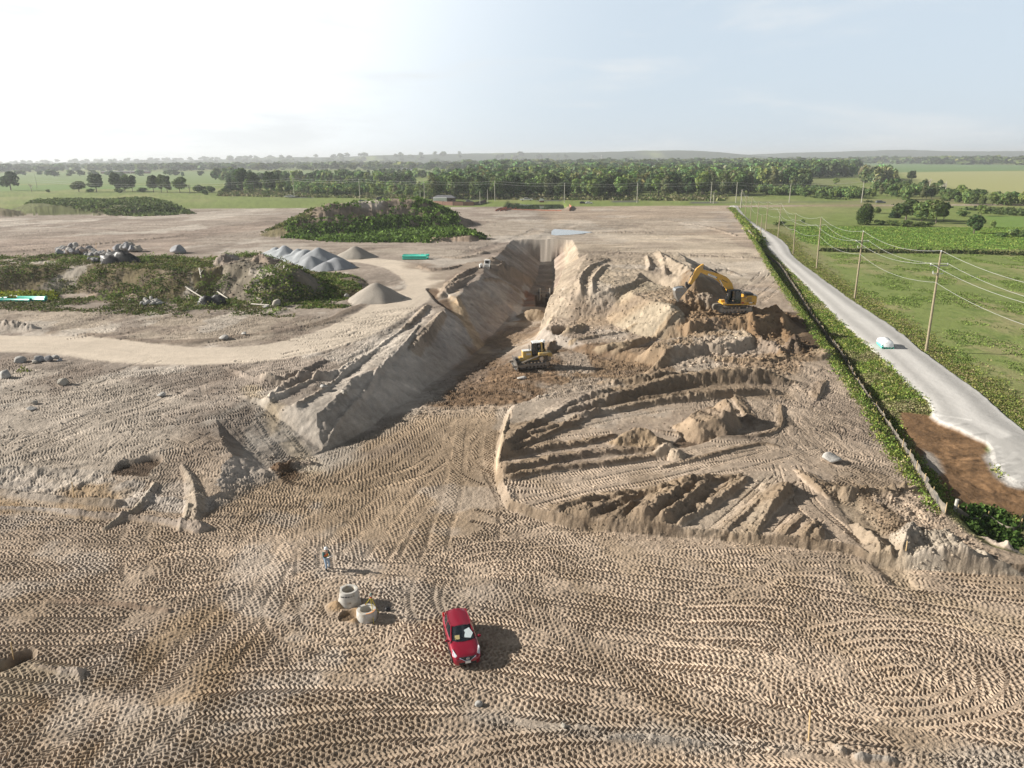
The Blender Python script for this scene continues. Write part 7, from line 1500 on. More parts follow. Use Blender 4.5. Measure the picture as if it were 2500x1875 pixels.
def tree(key, p, h, w=None, label=None, group=None, name='tree', parts=True, rz=None, cat='tree'):
    cm, tm, h0, *_ = TREES[key]; s = h/h0; w0 = {'r': 8.2, 'd': 7.4, 'l': 7.2, 'p': 5.5, 's': 5.5, 'c': 5.5, 'e': 6.5}[key[0]]; sx = (w/w0) if w else s
    rz = random.uniform(0, 6.28) if rz is None else rz
    if parts:
        root = empty(name, p, rz, label, cat, group); root.scale = (sx, sx, s); link('trunk', tm, root); link('crown', cm, root)
    else:
        key2 = key+'_m'
        if key2 not in TREES:
            a, b = cm, tm; V = TREES[key][3]; F_ = TREES[key][4]; C_ = TREES[key][5]; tv = np.array([v.co[:] for v in tm.vertices]); tf = [list(f.vertices) for f in tm.polygons if len(f.vertices) == 4]
            V2 = np.vstack([V, tv]); F2 = np.vstack([F_, np.array(tf)+len(V)]); C2 = np.vstack([C_, np.tile([.13, .11, .085], (len(tv), 1))]); TREES[key2] = np_mesh('tree', V2, F2, leaf_m, C2)
        root = link(name, TREES[key2]); root.location = p; root.rotation_euler = (0, 0, rz); root.scale = (sx, sx, s); tag(root, label, cat, group)
    return root
def tree_px(key, t, x, yb, yt, wpx, label, group=None, name='tree', z0=0, cat='tree'):
    g = G(t, x, yb, z0); h = height_for(t, x, yt, g); c = CMn.T @ np.array([g[0], g[1], g[2]-HC]); sc_ = F_PX/(-c[2])*TILE[t][2]; tree(key, g, h, wpx/sc_, label, group, name, cat=cat)
# singled-out trees right
tree_px('egg0', 'D', 980, 627, 468, 135, 'dense egg shaped cedar alone in the right meadow', name='cedar_tree')
tree_px('shrub0', 'D', 1072, 540, 480, 75, 'grey green round shrub just behind the egg shaped cedar', name='shrub', cat='shrub')
tree_px('con0', 'D', 1215, 575, 470, 90, 'pointed dark spruce at the left of the meadow clump', name='spruce_tree')
tree_px('dark0', 'D', 1300, 590, 408, 200, 'tallest dark maple at the back of the meadow clump', name='maple_tree')
tree_px('round1', 'D', 1420, 605, 430, 170, 'bright green maple in the middle of the meadow clump', name='maple_tree')
tree_px('round2', 'D', 1530, 618, 432, 150, 'bright green maple in front in the meadow clump', name='maple_tree')
tree_px('dark1', 'D', 1590, 600, 445, 90, 'darker tree closing the right end of the meadow clump', name='maple_tree')
for k, (x, y, yt, w_) in enumerate([(1110, 630, 582, 90), (1200, 635, 585, 110), (1290, 640, 588, 120), (1380, 643, 595, 110), (1470, 640, 600, 90)]): tree_px('shrub%d' % (k % 3), 'D', x, y, yt, w_, 'low shrub %s in the fringe under the meadow clump' % ['leftmost', 'second from left', 'in the middle', 'second from right', 'rightmost'][k], 'shrub fringe under the meadow clump', 'shrub', cat='shrub')
tree_px('dark2', 'D', 1825, 698, 545, 130, 'dark dense tree with narrow foot in the right meadow', name='tree')
tree_px('round0', 'D', 1885, 650, 570, 60, 'half bare sapling touching the dark dense tree', name='sapling')
tree_px('light0', 'D', 1968, 660, 592, 45, 'slim small sapling right of the dark dense tree', name='sapling')
tree_px('shrub1', 'D', 2040, 722, 680, 100, 'spreading shrub left of the cluster cut by the right edge', name='shrub', cat='shrub')
tree_px('shrub2', 'D', 2140, 722, 655, 120, 'big dark shrub at the right edge of the meadow', name='shrub', cat='shrub')
tree_px('shrub0', 'D', 2215, 715, 640, 90, 'shrub cut by the right edge of the photo', name='shrub', cat='shrub')
tree_px('shrub1', 'D', 325, 632, 590, 90, 'dark shrub on the ditch line near the pole row', name='shrub', cat='shrub')
tree_px('shrub2', 'D', 503, 615, 583, 40, 'tiny shrub right of the pole row', name='shrub', cat='shrub')
tree_px('shrub2', 'D', 2100, 535, 490, 120, 'rounded bush on the far side of the right meadow', name='shrub', cat='shrub')
tree_px('shrub0', 'D', 1745, 562, 505, 90, 'rounded dark bush behind the dark dense tree', name='shrub', cat='shrub')
tree_px('light1', 'D', 1880, 560, 470, 90, 'light green loose tree behind the meadow', name='tree')
tree_px('light2', 'D', 1720, 385, 318, 80, 'light green tree at the edge of the yellow crop', name='tree')
tree_px('dark1', 'D', 1343, 290, 205, 78, 'dark round tree alone before the yellow crop', name='tree')
tree_px('dark0', 'D', 1075, 140, 68, 90, 'tall tree clump on the right horizon', name='tree'); tree_px('dark2', 'D', 1130, 143, 88, 70, 'tree right of the tall clump on the horizon', name='tree'); tree_px('dark1', 'D', 1207, 143, 78, 65, 'second separate tree on the right horizon', name='tree'); tree_px('round0', 'D', 1318, 138, 90, 40, 'small round tree further right on the horizon', name='tree')
tree_px('light0', 'D', 760, 320, 265, 55, 'light thin tree before the pale meadow', name='tree')
# bare tree
def bare(t, x, yb, yt, lb):
    g = G(t, x, yb, 0); h = height_for(t, x, yt, g); rr = random.Random(3); m = MB().use(M_['bleach'])
    def br(p, d, L, r, k):
        q = p+d*L; m.tube([p, q], [r, r*.6], 5, cap=False)
        if k > 0:
            for _ in range(4): br(p.lerp(q, rr.uniform(.5, 1)), (d+Vector((rr.gauss(0, .55), rr.gauss(0, .55), rr.gauss(.1, .25)))).normalized(), L*.62, r*.5, k-1)
    br(Vector((0, 0, 0)), Vector((0, 0, 1)), h*.38, h*.03, 3); root = empty('bare_tree', g, 0, lb, 'tree'); m.build('branches', root)
bare('D', 1590, 395, 245, 'leafless grey tree in front of the yellow crop'); bare('D', 1485, 330, 235, 'smaller leafless tree left of the big bare one'); bare('A', 1465, 380, 275, 'leafless tree in the left tree row'); bare('A', 245, 372, 270, 'sparse half dead tree at the left of the row'); bare('C', 1640, 370, 292, 'pale leafless tree at the woodland edge')
# left tree row
for k, (key, x, yb, yt, w_, lb) in enumerate([('dark0', 85, 362, 196, 145, 'big spreading tree near the left edge'), ('shrub0', -10, 330, 290, 60, 'tree cut by the left edge'), ('round0', 610, 375, 285, 125, 'low round tree left of the tree row'), ('dark1', 745, 375, 224, 130, 'second tall tree of the row'), ('dark2', 900, 375, 222, 100, 'left tree of the joined group'),
        ('round1', 965, 372, 232, 100, 'middle tree of the joined group'), ('dark0', 1022, 368, 228, 90, 'right tree of the joined group'), ('shrub1', 1100, 378, 333, 75, 'dark bush between the tree groups'), ('dark1', 1185, 378, 235, 95, 'left tree of the second group'), ('round2', 1245, 378, 238, 85, 'middle tree of the second group'), ('dark2', 1292, 380, 244, 80, 'right tree of the second group'), ('round0', 1390, 382, 250, 115, 'last tall tree of the row'),
        ('shrub0', 1540, 376, 305, 110, 'dark shrub mass right of the row'), ('shrub1', 1630, 378, 318, 100, 'second dark shrub mass right of the row'), ('shrub2', 1582, 398, 355, 65, 'small shrub in front of the dark shrub mass'), ('con1', 1775, 375, 255, 90, 'lower conifer at the left of the dark group'), ('dark2', 1870, 378, 188, 130, 'tallest dark crown of the conifer group'), ('con0', 1830, 375, 205, 90, 'pointed crown left of the tallest in the group'), ('dark0', 1965, 378, 200, 130, 'second tall crown of the conifer group'), ('dark1', 2090, 385, 205, 110, 'tall tree right of the conifer group'), ('light0', 1925, 380, 270, 90, 'pale tree in front of the conifer group'),
        ('shrub2', 1740, 388, 338, 85, 'grey green shrub before the conifer group'), ('shrub0', 1940, 385, 345, 95, 'olive shrub before the conifer group'), ('shrub1', 2055, 398, 352, 95, 'rounded olive shrub before the tall tree'), ('light1', 2170, 400, 278, 100, 'light green tree right of the conifer group'), ('con2', 2150, 380, 230, 80, 'narrow dark tree beside the light green one'), ('shrub1', 370, 378, 350, 40, 'tiny bush in the field margin'), ('shrub2', 700, 380, 345, 60, 'small bush under the second tall tree'), ('shrub0', 930, 382, 340, 70, 'small bush under the joined group')]):
    tree_px(key, 'A', x, yb, yt, w_, lb+' at the left field', None, 'shrub' if key[0] == 's' else 'tree', cat='shrub' if key[0] == 's' else 'tree')
# woodland: nearest trees one by one, the mass behind as one wood
FOREST = []
def belt(poly, n, kinds, hmin, hmax, seed, minY=0):
    P = WP('V', poly); rr = np.random.default_rng(seed); k = 0; x0, y0 = P.min(0); x1, y1 = P.max(0); it = 0
    while k < n and it < n*60:
        it += 1; c = (rr.uniform(x0, x1), rr.uniform(y0, y1))
        if not inside(np.array([c[0]]), np.array([c[1]]), P)[0]: continue
        FOREST.append((c[1], c[0], rr.choice(kinds), rr.uniform(hmin, hmax))); k += 1
K1 = ['round0', 'round1', 'dark0', 'dark1', 'light0', 'pop0', 'pop1', 'round2', 'light1', 'dark2', 'pop2']; K2 = ['dark0', 'dark1', 'dark2', 'round1']; SH = ['shrub0', 'shrub1', 'shrub2']
belt([(930, 431), (1010, 432), (1100, 430), (1250, 432), (1330, 432), (1345, 426), (1560, 424), (1620, 420), (1590, 400), (1400, 404), (1200, 408), (930, 410)], 330, K1, 12, 19, 1)
belt([(930, 410), (1200, 408), (1590, 400), (1700, 412), (1760, 404), (1700, 396), (1640, 386), (1400, 384), (1150, 388), (1000, 396)], 620, K1, 13, 21, 2)
belt([(640, 424), (930, 430), (920, 408), (800, 404), (640, 404)], 230, ['light0', 'light1', 'pop0', 'shrub0', 'shrub1', 'round1'], 5, 10, 3)
belt([(480, 412), (640, 418), (640, 398), (560, 396)], 40, ['round0', 'light1', 'shrub1', 'shrub2'], 5, 9, 31)
belt([(520, 396), (640, 400), (900, 402), (890, 396), (740, 394), (640, 392)], 120, K2+['light0', 'round0', 'light1', 'pop0'], 7, 18, 4)
belt([(1600, 408), (1700, 414), (1850, 416), (1900, 424), (1880, 430), (1700, 424), (1640, 420)], 110, SH+['light1'], 4, 8, 5)
belt([(1640, 388), (1850, 384), (1850, 370), (1780, 364), (1600, 368)], 480, K2, 18, 26, 6)
belt([(1855, 398), (1935, 400), (1930, 386), (1860, 384)], 60, ['pop0', 'pop1', 'pop2', 'round1'], 14, 20, 7)
belt([(1900, 428), (1960, 432), (2050, 428), (2030, 410), (1930, 402), (1890, 412)], 60, ['round1', 'shrub0', 'pop0', 'shrub2', 'dark1'], 6, 11, 8)
belt([(2030, 428), (2080, 425), (2250, 436), (2400, 450), (2400, 462), (2212, 452), (2120, 445), (2050, 440)], 70, SH+['light0', 'round1'], 4, 9, 9)
belt([(1000, 384), (1340, 380), (1340, 374), (1180, 372), (1040, 374)], 240, K2+['light0'], 15, 24, 10)
belt([(1340, 386), (1640, 380), (1620, 372), (1340, 376)], 330, K2+['round0'], 14, 22, 11)
belt([(-300, 374), (500, 371), (900, 368), (1000, 372), (1000, 362), (500, 362), (-300, 364)], 950, K2, 16, 26, 12)
belt([(1000, 368), (1500, 368), (1850, 362), (1850, 356), (1400, 358), (1000, 360)], 800, K2, 18, 30, 13)
belt([(1850, 354), (2600, 360), (2600, 354), (1850, 349.5)], 560, K2, 20, 34, 14)
belt([(1046, 376), (1100, 377), (1130, 374), (1110, 369), (1060, 369)], 90, K2, 20, 30, 17)
belt([(-400, 360), (1000, 358), (1850, 353), (1800, 351), (1000, 353.5), (-400, 356.5)], 1100, K2, 22, 34, 15)
belt([(700, 400), (880, 400), (870, 388), (900, 386), (760, 392)], 40, K2, 6, 12, 16)
belt([(900, 386), (1050, 384), (1000, 378), (860, 380)], 60, K2+['light0'], 8, 16, 18)
belt([(-300, 384), (480, 382), (480, 378), (-300, 380)], 40, K2, 9, 16, 19)
belt([(640, 392), (760, 386), (880, 380), (860, 378), (700, 386)], 40, K2, 9, 16, 20)
belt([(440, 390), (530, 396), (540, 384), (470, 382)], 35, ['dark0', 'dark1', 'round0'], 12, 20, 21)
FOREST.sort(key=lambda a: a[0])
KN = {'r': 'mid green broadleaf tree at the front of the wood behind the far road', 'd': 'dark green broadleaf tree at the front of the wood behind the far road', 'l': 'light green young tree in the wood behind the far road', 'p': 'slender poplar in the wood behind the far road', 's': 'low bush in the scrub behind the far road'}
KG = {'r': 'mid green trees of the wood', 'd': 'dark trees of the wood', 'l': 'light green trees of the wood', 'p': 'poplars of the wood', 's': 'scrub bushes'}
nind = 290
for (y, x, key, h) in FOREST[:nind]:
    key = str(key); tree(key, (x, y, gz(x, y)-.2), h, None, KN[key[0]], KG[key[0]], 'bush' if key[0] == 's' else 'tree', parts=False, cat='bush' if key[0] == 's' else 'tree')
def forest_mass(items, name, label):
    rr = np.random.default_rng(9); VV, FF, CC = [], [], []; o = 0; cache = {}
    for (y, x, key, h) in items:
        key = str(key); lvl = 0 if y < 900 else (1 if y < 2000 else 2); kk = (key, lvl, int(rr.integers(0, 3)))
        if kk not in cache:
            kind = {'r': 'round', 'd': 'round', 'l': 'round', 'p': 'poplar', 's': 'shrub'}[key[0]]; rgb = {'r': MG, 'd': DK, 'l': LG, 'p': OL, 's': MG}[key[0]]; w = {'r': 8.2, 'd': 7.6, 'l': 7, 'p': 5.5, 's': 13}[key[0]]
            V, F_, C_, _l = crown(kind, 10, w, (260, 120, 50)[lvl], np.random.default_rng(hash(kk) % 999 if False else (len(cache)*7+3)), (1.5, 2.2, 3.2)[lvl], rgb); cache[kk] = (V, F_, C_)
        V, F_, C_ = cache[kk]; a = rr.uniform(0, 6.28); s = h/10.; sw = s*(1.0 if y < 1500 else 1.9); c_, s_ = math.cos(a)*sw, math.sin(a)*sw
        P = np.stack([V[:, 0]*c_-V[:, 1]*s_+x, V[:, 0]*s_+V[:, 1]*c_+y, V[:, 2]*s+gz(x, y)-.8*s], 1); VV.append(P); FF.append(F_+o); CC.append(C_*rr.uniform(.7, 1.35)*[rr.uniform(.85, 1.2), 1, rr.uniform(.8, 1.2)]); o += len(P)
    ob = link(name, np_mesh(name, np.vstack(VV), np.vstack(FF), leaf_m, np.vstack(CC))); return tag(ob, label, 'woodland', kind='stuff')
forest_mass([f for f in FOREST[nind:] if f[0] < 1700], 'woodland', 'mixed green woodland filling the middle distance behind the first trees')
forest_mass([f for f in FOREST[nind:] if f[0] >= 1700], 'distant_woods', 'hazy blue green tree belts along the horizon')

# ---- ground cover as clumps of blades
def clumps(name, label, P, hts, n, rgb, rr, spread, size, kind='stuff', cat='ground cover'):
    """P (k,2) places, each a tuft of n small leaf cards"""
    k = len(P); base = np.repeat(P, n, 0); off = rr.normal(0, 1, (k*n, 2))*np.repeat(spread, n)[:, None]; xy = base+off; hh = np.repeat(hts, n)
    g = np.repeat(np.array([gz(x, y) for x, y in P]), n); z = g+hh*rr.uniform(.05, 1, k*n)*np.exp(-(off**2).sum(1)/(np.repeat(spread, n)*1.6)**2)
    c = np.stack([xy[:, 0], xy[:, 1], z], 1); nn = rr.normal(size=(k*n, 3)); nn[:, 2] = np.abs(nn[:, 2])*.6; nn /= np.linalg.norm(nn, axis=1)[:, None]
    V, F_ = quads(c, nn, np.repeat(size, n)*rr.uniform(.6, 1.4, k*n), rr, .6)
    tone = np.repeat(rgb*rr.uniform(.65, 1.4, (k, 1)), n, 0)*rr.uniform(.75, 1.3, (k*n, 1)); o = link(name, np_mesh(name, V, F_, weed_m, np.repeat(tone, 4, 0))); return tag(o, label, cat, kind=kind)
def pick(rr, cols, n, w=None): return np.array(cols)[rr.choice(len(cols), n, p=w)]
GC = [(.16, .24, .05), (.22, .29, .06), (.32, .32, .09), (.11, .16, .04), (.36, .31, .17)]
rr = np.random.default_rng(77)
def strip_points(line, off0, off1, n, rr, y0=0, y1=999, pw=1.0):
    t = rr.random(n)**pw; L = np.r_[0, np.cumsum(np.hypot(*np.diff(line, axis=0).T))]; s = t*L[-1]; x = np.interp(s, L, line[:, 0]); y = np.interp(s, L, line[:, 1]); g = np.gradient(line, axis=0); nx = np.interp(s, L, g[:, 1]); ny = np.interp(s, L, -g[:, 0]); l = np.hypot(nx, ny); o = rr.uniform(off0, off1, n); P = np.stack([x+nx/l*o, y+ny/l*o], 1)
    return P
# fence strip: left of and right of the fabric down to the road
fd = FLs[1:]-FLs[:-1]; sgn = 1.0
xsl = lambda P: xline(SITE_R, P[:, 1]); xrl = lambda P: xline(ROAD_L, P[:, 1]); xfl = lambda P: xline(FLs, P[:, 1])
n = 15000; yy = 52+(240-52)*rr.random(n)**1.25; u = rr.random(n); xs0 = xline(SITE_R, yy)-.3; xr0 = xline(ROAD_L, yy)+.1; P = np.stack([xs0+(xr0-xs0)*u, yy], 1)
bad = inside(P[:, 0], P[:, 1], BS) | (np.abs(P[:, 0]-xfl(P)) < .35); P = P[~bad]; edge = (P[:, 0] < xfl(P)); dry = fbm(P[:, 0]/3, P[:, 1]/6, 5, 3) > .08
cc = pick(rr, GC, len(P), [.3, .28, .18, .16, .08]); cc[dry & ~edge] = pick(rr, [(.34, .30, .17), (.27, .26, .12), (.18, .21, .07)], int((dry & ~edge).sum()))
clumps('tall_weeds', 'tall green weeds and dry grass in the strip between silt fence and gravel road', P, rr.uniform(.12, .5, len(P))*np.where(edge, 1.25, 1.0), 9, cc, rr, np.full(len(P), .30), np.full(len(P), .17))
n = 3500; yy = 240+(430-240)*rr.random(n); xs0 = xline(SITE_R, yy); xr0 = xline(ROAD_L, yy); P = np.stack([xs0+(xr0-xs0)*rr.random(n), yy], 1)
clumps('verge_grass', 'rough green verge grass beside the far part of the gravel road', P, rr.uniform(.3, .8, n), 5, pick(rr, GC[:4], n), rr, np.full(n, .8), np.full(n, .7))
# right verge of the road and tufts in the near field
n = 9000; yy = 55+(300-55)*rr.random(n)**1.5; P = np.stack([xline(ROAD_R, yy)+.1+np.abs(rr.normal(0, 2.2, n)), yy], 1)
clumps('verge_grass', 'yellow green verge grass on the field side of the gravel road', P, rr.uniform(.08, .35, n), 8, pick(rr, [(.19, .23, .055), (.25, .25, .075), (.13, .18, .045), (.28, .24, .12)], n), rr, np.full(n, .35), np.full(n, .17))
NFp = WP('D', [(700, 850), (2400, 860), (3000, 2300), (1500, 1600), (1000, 1230)]); n = 60000; x0, y0 = NFp.min(0); x1, y1 = NFp.max(0)
P = np.stack([rr.uniform(x0, x1, n), y0+(y1-y0)*rr.random(n)], 1); k = inside(P[:, 0], P[:, 1], NFp) & (fbm(P[:, 0]/5, P[:, 1]/7, 55, 4) > .06); P = P[k][:5500]; n = len(P)
clumps('field_tufts', 'darker leafy tufts dotted over the near green field', P, rr.uniform(.05, .22, n), 6, pick(rr, [(.17, .24, .06), (.21, .28, .07), (.14, .20, .05)], n), rr, np.full(n, .45), np.full(n, .2))
MD = WP('D', [(400, 640), (2400, 650), (2400, 830), (1500, 825), (700, 800), (500, 760)]); n = 14000; x0, y0 = MD.min(0); x1, y1 = MD.max(0); P = np.stack([rr.uniform(x0, x1, n), rr.uniform(y0, y1, n)], 1); P = P[inside(P[:, 0], P[:, 1], MD)]; n = len(P)
clumps('meadow_growth', 'deep green knee high growth in the middle meadow', P, rr.uniform(.1, .4, n), 5, pick(rr, [(.15, .25, .05), (.12, .21, .04), (.25, .30, .07)], n), rr, np.full(n, .9), np.full(n, .35))
DT = np.vstack([resample(WP('D', [(690, 828), (1000, 835), (1500, 845), (2300, 862)]), 1.0)]); n = 2500; P = DT[rr.integers(0, len(DT), n)]+rr.normal(0, 1, (n, 2))*[1, .8]
clumps('ditch_reeds', 'dark reedy growth along the ditch across the meadow', P, rr.uniform(.4, 1.1, n), 6, pick(rr, [(.03, .05, .015), (.06, .08, .025), (.14, .14, .06)], n), rr, np.full(n, .5), np.full(n, .5))
# weedy bank and mounds
def cover(name, lb, t, poly, z, n, cols, hmin, hmax, size, spread, cards=8, thr=-.5, sc=4., seed=1, cond=None):
    P0 = WP(t, poly, z); rr = np.random.default_rng(seed); x0, y0 = P0.min(0); x1, y1 = P0.max(0); P = np.stack([rr.uniform(x0, x1, n*4), rr.uniform(y0, y1, n*4)], 1)
    k = inside(P[:, 0], P[:, 1], P0) & (fbm(P[:, 0]/sc, P[:, 1]/sc, seed, 3) > thr); P = P[k][:n]
    if cond: P = np.array([q for q in P if cond(q[0], q[1], gz(q[0], q[1]))])
    m = len(P)
    return clumps(name, lb, P, rr.uniform(hmin, hmax, m), cards, pick(rr, cols, m), rr, np.full(m, spread), np.full(m, size))
MX = W('B', 1310, 430, 12)[0]
WD = [(.09, .12, .035), (.07, .10, .03), (.13, .165, .045), (.17, .16, .075), (.15, .125, .075)]
cover('bank_weeds', 'olive and dark green weeds covering the face of the left bank', 'A', [(-500, 900), (0, 900), (440, 880), (760, 940), (1350, 965), (1640, 1000), (1700, 1120), (2200, 1180), (2260, 1240), (1500, 1250), (700, 1215), (-500, 1190)], 5., 5200, WD, .12, .6, .27, .5, 9, -.08, 5, 3)
cover('yellow_weeds', 'yellow green flowering weeds along the foot of the left bank', 'A', [(-300, 1150), (420, 1150), (420, 1195), (-300, 1195)], 3.4, 900, [(.26, .27, .03), (.20, .24, .04)], .4, 1.1, .4, .4, 9, -.5, 4, 4)
cover('bank_bushes', 'bright green leafy bushes scattered on the bank and debris mound', 'A', [(-200, 860), (450, 880), (1600, 930), (2100, 870), (2260, 1000), (2200, 1180), (1300, 1120), (500, 1080), (-200, 960)], 6., 1100, [(.13, .19, .05), (.18, .24, .06), (.11, .15, .04), (.20, .19, .09)], .4, 1.3, .26, .6, 24, .08, 6, 5)
cover('bank_weeds', 'low green growth on the apron right of the debris mound', 'B', [(420, 980), (600, 1000), (880, 1040), (880, 1140), (760, 1240), (300, 1240), (-300, 1230), (-300, 1180), (300, 1160)], 3.6, 2400, [(.10, .16, .035), (.15, .20, .045), (.22, .21, .09), (.07, .10, .03)], .1, .45, .34, .5, 6, -.02, 5, 6)
cover('bank_weeds', 'thin dry grass on the sandy top of the left bank', 'A', [(800, 850), (1200, 830), (1600, 840), (1700, 880), (1640, 960), (1000, 955), (760, 930)], 7.2, 900, [(.20, .20, .07), (.13, .16, .05)], .15, .4, .4, .6, 5, .02, 5, 7)
cover('mound_bushes', 'dense green bushes over the right slope and foot of the big mound', 'B', [(1290, 425), (1330, 425), (1500, 500), (1700, 610), (1860, 690), (1700, 690), (1400, 712), (700, 700), (300, 670), (400, 560), (700, 470), (1000, 440)], 5, 8000, [(.08, .135, .03), (.11, .18, .035), (.15, .23, .05), (.06, .095, .025)], .5, 1.7, .8, 1.0, 10, -.35, 8, 8, lambda x, y, z: z < 5.2+2.5*float(vn(np.array([x/7.]), np.array([y/7.]), 3)[0]) or x > MX+(12.5-z)*.2 or random.random() < .07)
cover('mound_bushes', 'yellow green grass over the left shoulder of the big mound', 'B', [(150, 655), (400, 560), (560, 500), (700, 520), (560, 640), (420, 690)], 4., 900, [(.12, .145, .045), (.09, .12, .035), (.17, .16, .07)], .3, .9, .8, 1.0, 6, -.2, 8, 9)
cover('mound_bushes', 'green scrub over the low far mound at the left', 'A', [(200, 480), (300, 440), (600, 425), (1150, 405), (1300, 470), (1480, 520), (1100, 540), (500, 520)], 2.5, 3000, [(.09, .125, .045), (.11, .155, .05), (.15, .18, .07)], .5, 1.6, 1.3, 1.6, 6, -.15, 14, 10)
cover('wet_growth', 'dark green growth in the hollow at the right edge below the silt fence', 'N', [(1480, 1215), (1700, 1215), (1900, 1290), (1960, 1420), (1700, 1400), (1560, 1380)], -.8, 900, [(.05, .10, .02), (.08, .13, .03)], .3, .9, .24, .3, 10, -.2, 3, 11)
cover('far_scrub', 'pale reedy scrub between far road and wood', 'V', [(480, 424), (1000, 431), (1560, 434), (1560, 424), (1300, 424), (900, 420), (480, 412)], 0, 4500, [(.16, .17, .07), (.10, .14, .04), (.22, .20, .11)], .8, 2.2, 2.2, 2.0, 5, -.2, 20, 12)
cover('far_scrub', 'dark low scrub patches on the right far meadow', 'D', [(400, 400), (1100, 470), (2300, 520), (2300, 560), (1650, 540), (1000, 450), (600, 410)], 0, 900, [(.06, .09, .03), (.09, .12, .04)], .5, 1.6, 1.5, 1.5, 5, .05, 15, 13)
for (t, x, y, h, c, lb) in [('G', 178, 808, .8, (.22, .26, .05), 'single yellow green weed tuft on the left plateau'), ('A', 1115, 865, 1.2, (.14, .20, .04), 'single green tuft on the sandy top of the bank'), ('N', 1950+0, 1300, .8, (.08, .14, .03), 'leafy tuft at the foot of the right edge hollow')]:
    g = G(t, x, y, 3); rr = np.random.default_rng(int(x)); o = clumps('weed_tuft', lb, np.array([g[:2]]), np.array([h]), 40, np.array([c]), rr, np.array([.3]), np.array([.22]), None, 'weed')
# ================================================================== light, sky, air
SUN_EL, SUN_AZ = R(25), math.atan2(-.99, .13)     # azimuth measured from +Y toward +X
sd = Vector((math.sin(SUN_AZ)*math.cos(SUN_EL), math.cos(SUN_AZ)*math.cos(SUN_EL), math.sin(SUN_EL)))
sl = bpy.data.lights.new('sun', 'SUN'); sl.energy = 5.0; sl.angle = R(.6); sl.color = (1, .945, .86)
so = bpy.data.objects.new('sun', sl); col.objects.link(so); so.rotation_euler = (-sd).to_track_quat('-Z', 'Y').to_euler(); so.location = sd*300
wd = bpy.data.worlds.new('World'); bpy.context.scene.world = wd; wd.use_nodes = True; nt = wd.node_tree
bg = nt.nodes['Background']; sky = N(nt, 'ShaderNodeTexSky', sky_type='NISHITA'); sky.sun_disc = False
sky.sun_elevation = SUN_EL; sky.sun_rotation = SUN_AZ; sky.air_density = 1.0; sky.dust_density = 1.2; sky.ozone_density = 1.5; sky.altitude = 300
tc = N(nt, 'ShaderNodeTexCoord'); mp_ = N(nt, 'ShaderNodeMapping'); mp_.inputs['Scale'].default_value = (1.2, 1.2, 7.0)
nt.links.new(tc.outputs['Generated'], mp_.inputs['Vector'])
n1 = N(nt, 'ShaderNodeTexNoise', Scale=2.2, Detail=9.0, Roughness=.58, Distortion=.25); nt.links.new(mp_.outputs[0], n1.inputs['Vector'])
r1 = N(nt, 'ShaderNodeMapRange', interpolation_type='SMOOTHSTEP'); r1.inputs[1].default_value = .47; r1.inputs[2].default_value = .70; r1.inputs[3].default_value = 0; r1.inputs[4].default_value = .8
nt.links.new(n1.outputs['Fac'], r1.inputs[0])
# thin high haze veils the blue; it scatters most light near the sun
hz = N(nt, 'ShaderNodeHueSaturation'); hz.inputs['Saturation'].default_value = .8; hz.inputs['Value'].default_value = .14; nt.links.new(sky.outputs[0], hz.inputs['Color'])
dp = N(nt, 'ShaderNodeVectorMath', operation='DOT_PRODUCT'); nt.links.new(tc.outputs['Generated'], dp.inputs[0]); dp.inputs[1].default_value = tuple(sd)
rg = N(nt, 'ShaderNodeMapRange', interpolation_type='SMOOTHERSTEP'); rg.inputs[1].default_value = -.05; rg.inputs[2].default_value = .72; rg.inputs[3].default_value = 0; rg.inputs[4].default_value = 1
nt.links.new(dp.outputs['Value'], rg.inputs[0])
veil = N(nt, 'ShaderNodeMix', data_type='RGBA'); nt.links.new(rg.outputs[0], veil.inputs['Factor']); veil.inputs[6].default_value = (4.3, 5.0, 5.7, 1); veil.inputs[7].default_value = (9.8, 9.9, 9.9, 1)
sx = N(nt, 'ShaderNodeSeparateXYZ'); nt.links.new(tc.outputs['Generated'], sx.inputs[0])
el = N(nt, 'ShaderNodeMapRange', interpolation_type='SMOOTHSTEP'); el.inputs[1].default_value = .19; el.inputs[2].default_value = .36; el.inputs[3].default_value = 1.12; el.inputs[4].default_value = .03
nt.links.new(sx.outputs['Z'], el.inputs[0])
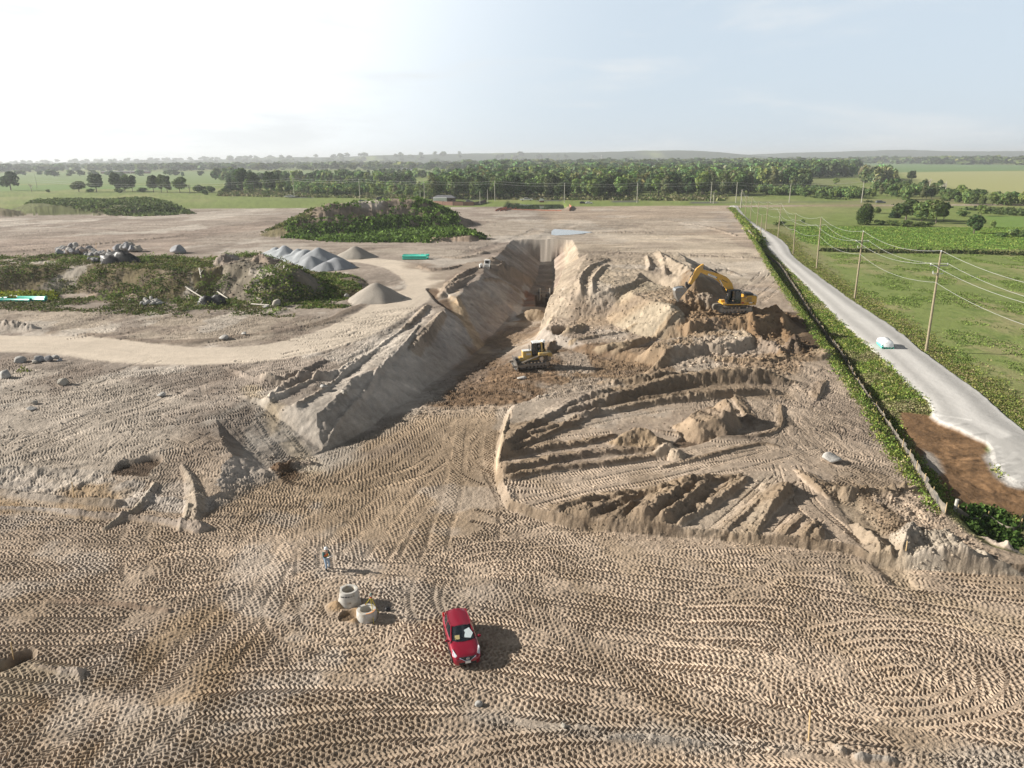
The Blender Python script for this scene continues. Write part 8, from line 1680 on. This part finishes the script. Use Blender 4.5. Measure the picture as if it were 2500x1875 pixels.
vm = N(nt, 'ShaderNodeMix', data_type='RGBA', blend_type='MULTIPLY'); vm.inputs['Factor'].default_value = 1; nt.links.new(veil.outputs[2], vm.inputs[6]); nt.links.new(el.outputs[0], vm.inputs[7])
ad = N(nt, 'ShaderNodeMix', data_type='RGBA', blend_type='ADD'); ad.inputs['Factor'].default_value = 1; nt.links.new(hz.outputs[0], ad.inputs[6]); nt.links.new(vm.outputs[2], ad.inputs[7])
cl = N(nt, 'ShaderNodeMix', data_type='RGBA'); nt.links.new(r1.outputs[0], cl.inputs['Factor']); nt.links.new(ad.outputs[2], cl.inputs[6]); cl.inputs[7].default_value = (6.9, 7.2, 7.4, 1)
nt.links.new(cl.outputs[2], bg.inputs['Color']); bg.inputs['Strength'].default_value = .072
# air
HAZE_D = 0.00013
hm = bpy.data.materials.new('hazy air'); hm.use_nodes = True; t2 = hm.node_tree; t2.nodes.remove(t2.nodes['Principled BSDF'])
pv = N(t2, 'ShaderNodeVolumePrincipled', Density=HAZE_D, Anisotropy=0.2); pv.inputs['Color'].default_value = (.93, .97, 1, 1)
t2.links.new(pv.outputs[0], t2.nodes['Material Output'].inputs['Volume'])
zmin, zmax = float(Z.min())-1.5, max(float(Z.max()), HC)+25
bx = [(-16500, -40), (16500, -40), (16500, 16400), (-16500, 16400)]
hv = np.array([(*p, zmin) for p in bx]+[(*p, zmax) for p in bx]); hf = np.array([(3, 2, 1, 0), (4, 5, 6, 7), (0, 1, 5, 4), (1, 2, 6, 5), (2, 3, 7, 6), (3, 0, 4, 7)])
if HAZE_D > 0: tag(link('haze', np_mesh('haze', hv, hf, hm)), kind='stuff')
sc = bpy.context.scene
sc.view_settings.view_transform = 'Standard'; sc.view_settings.look = 'None'; sc.view_settings.exposure = 0.75; sc.view_settings.gamma = 1
sc.render.engine = 'CYCLES'; sc.cycles.max_bounces = 5; sc.cycles.diffuse_bounces = 3; sc.cycles.volume_bounces = 0; sc.cycles.transparent_max_bounces = 8
sc.cycles.use_denoising = True
sc.cycles.caustics_reflective = False; sc.cycles.caustics_refractive = False
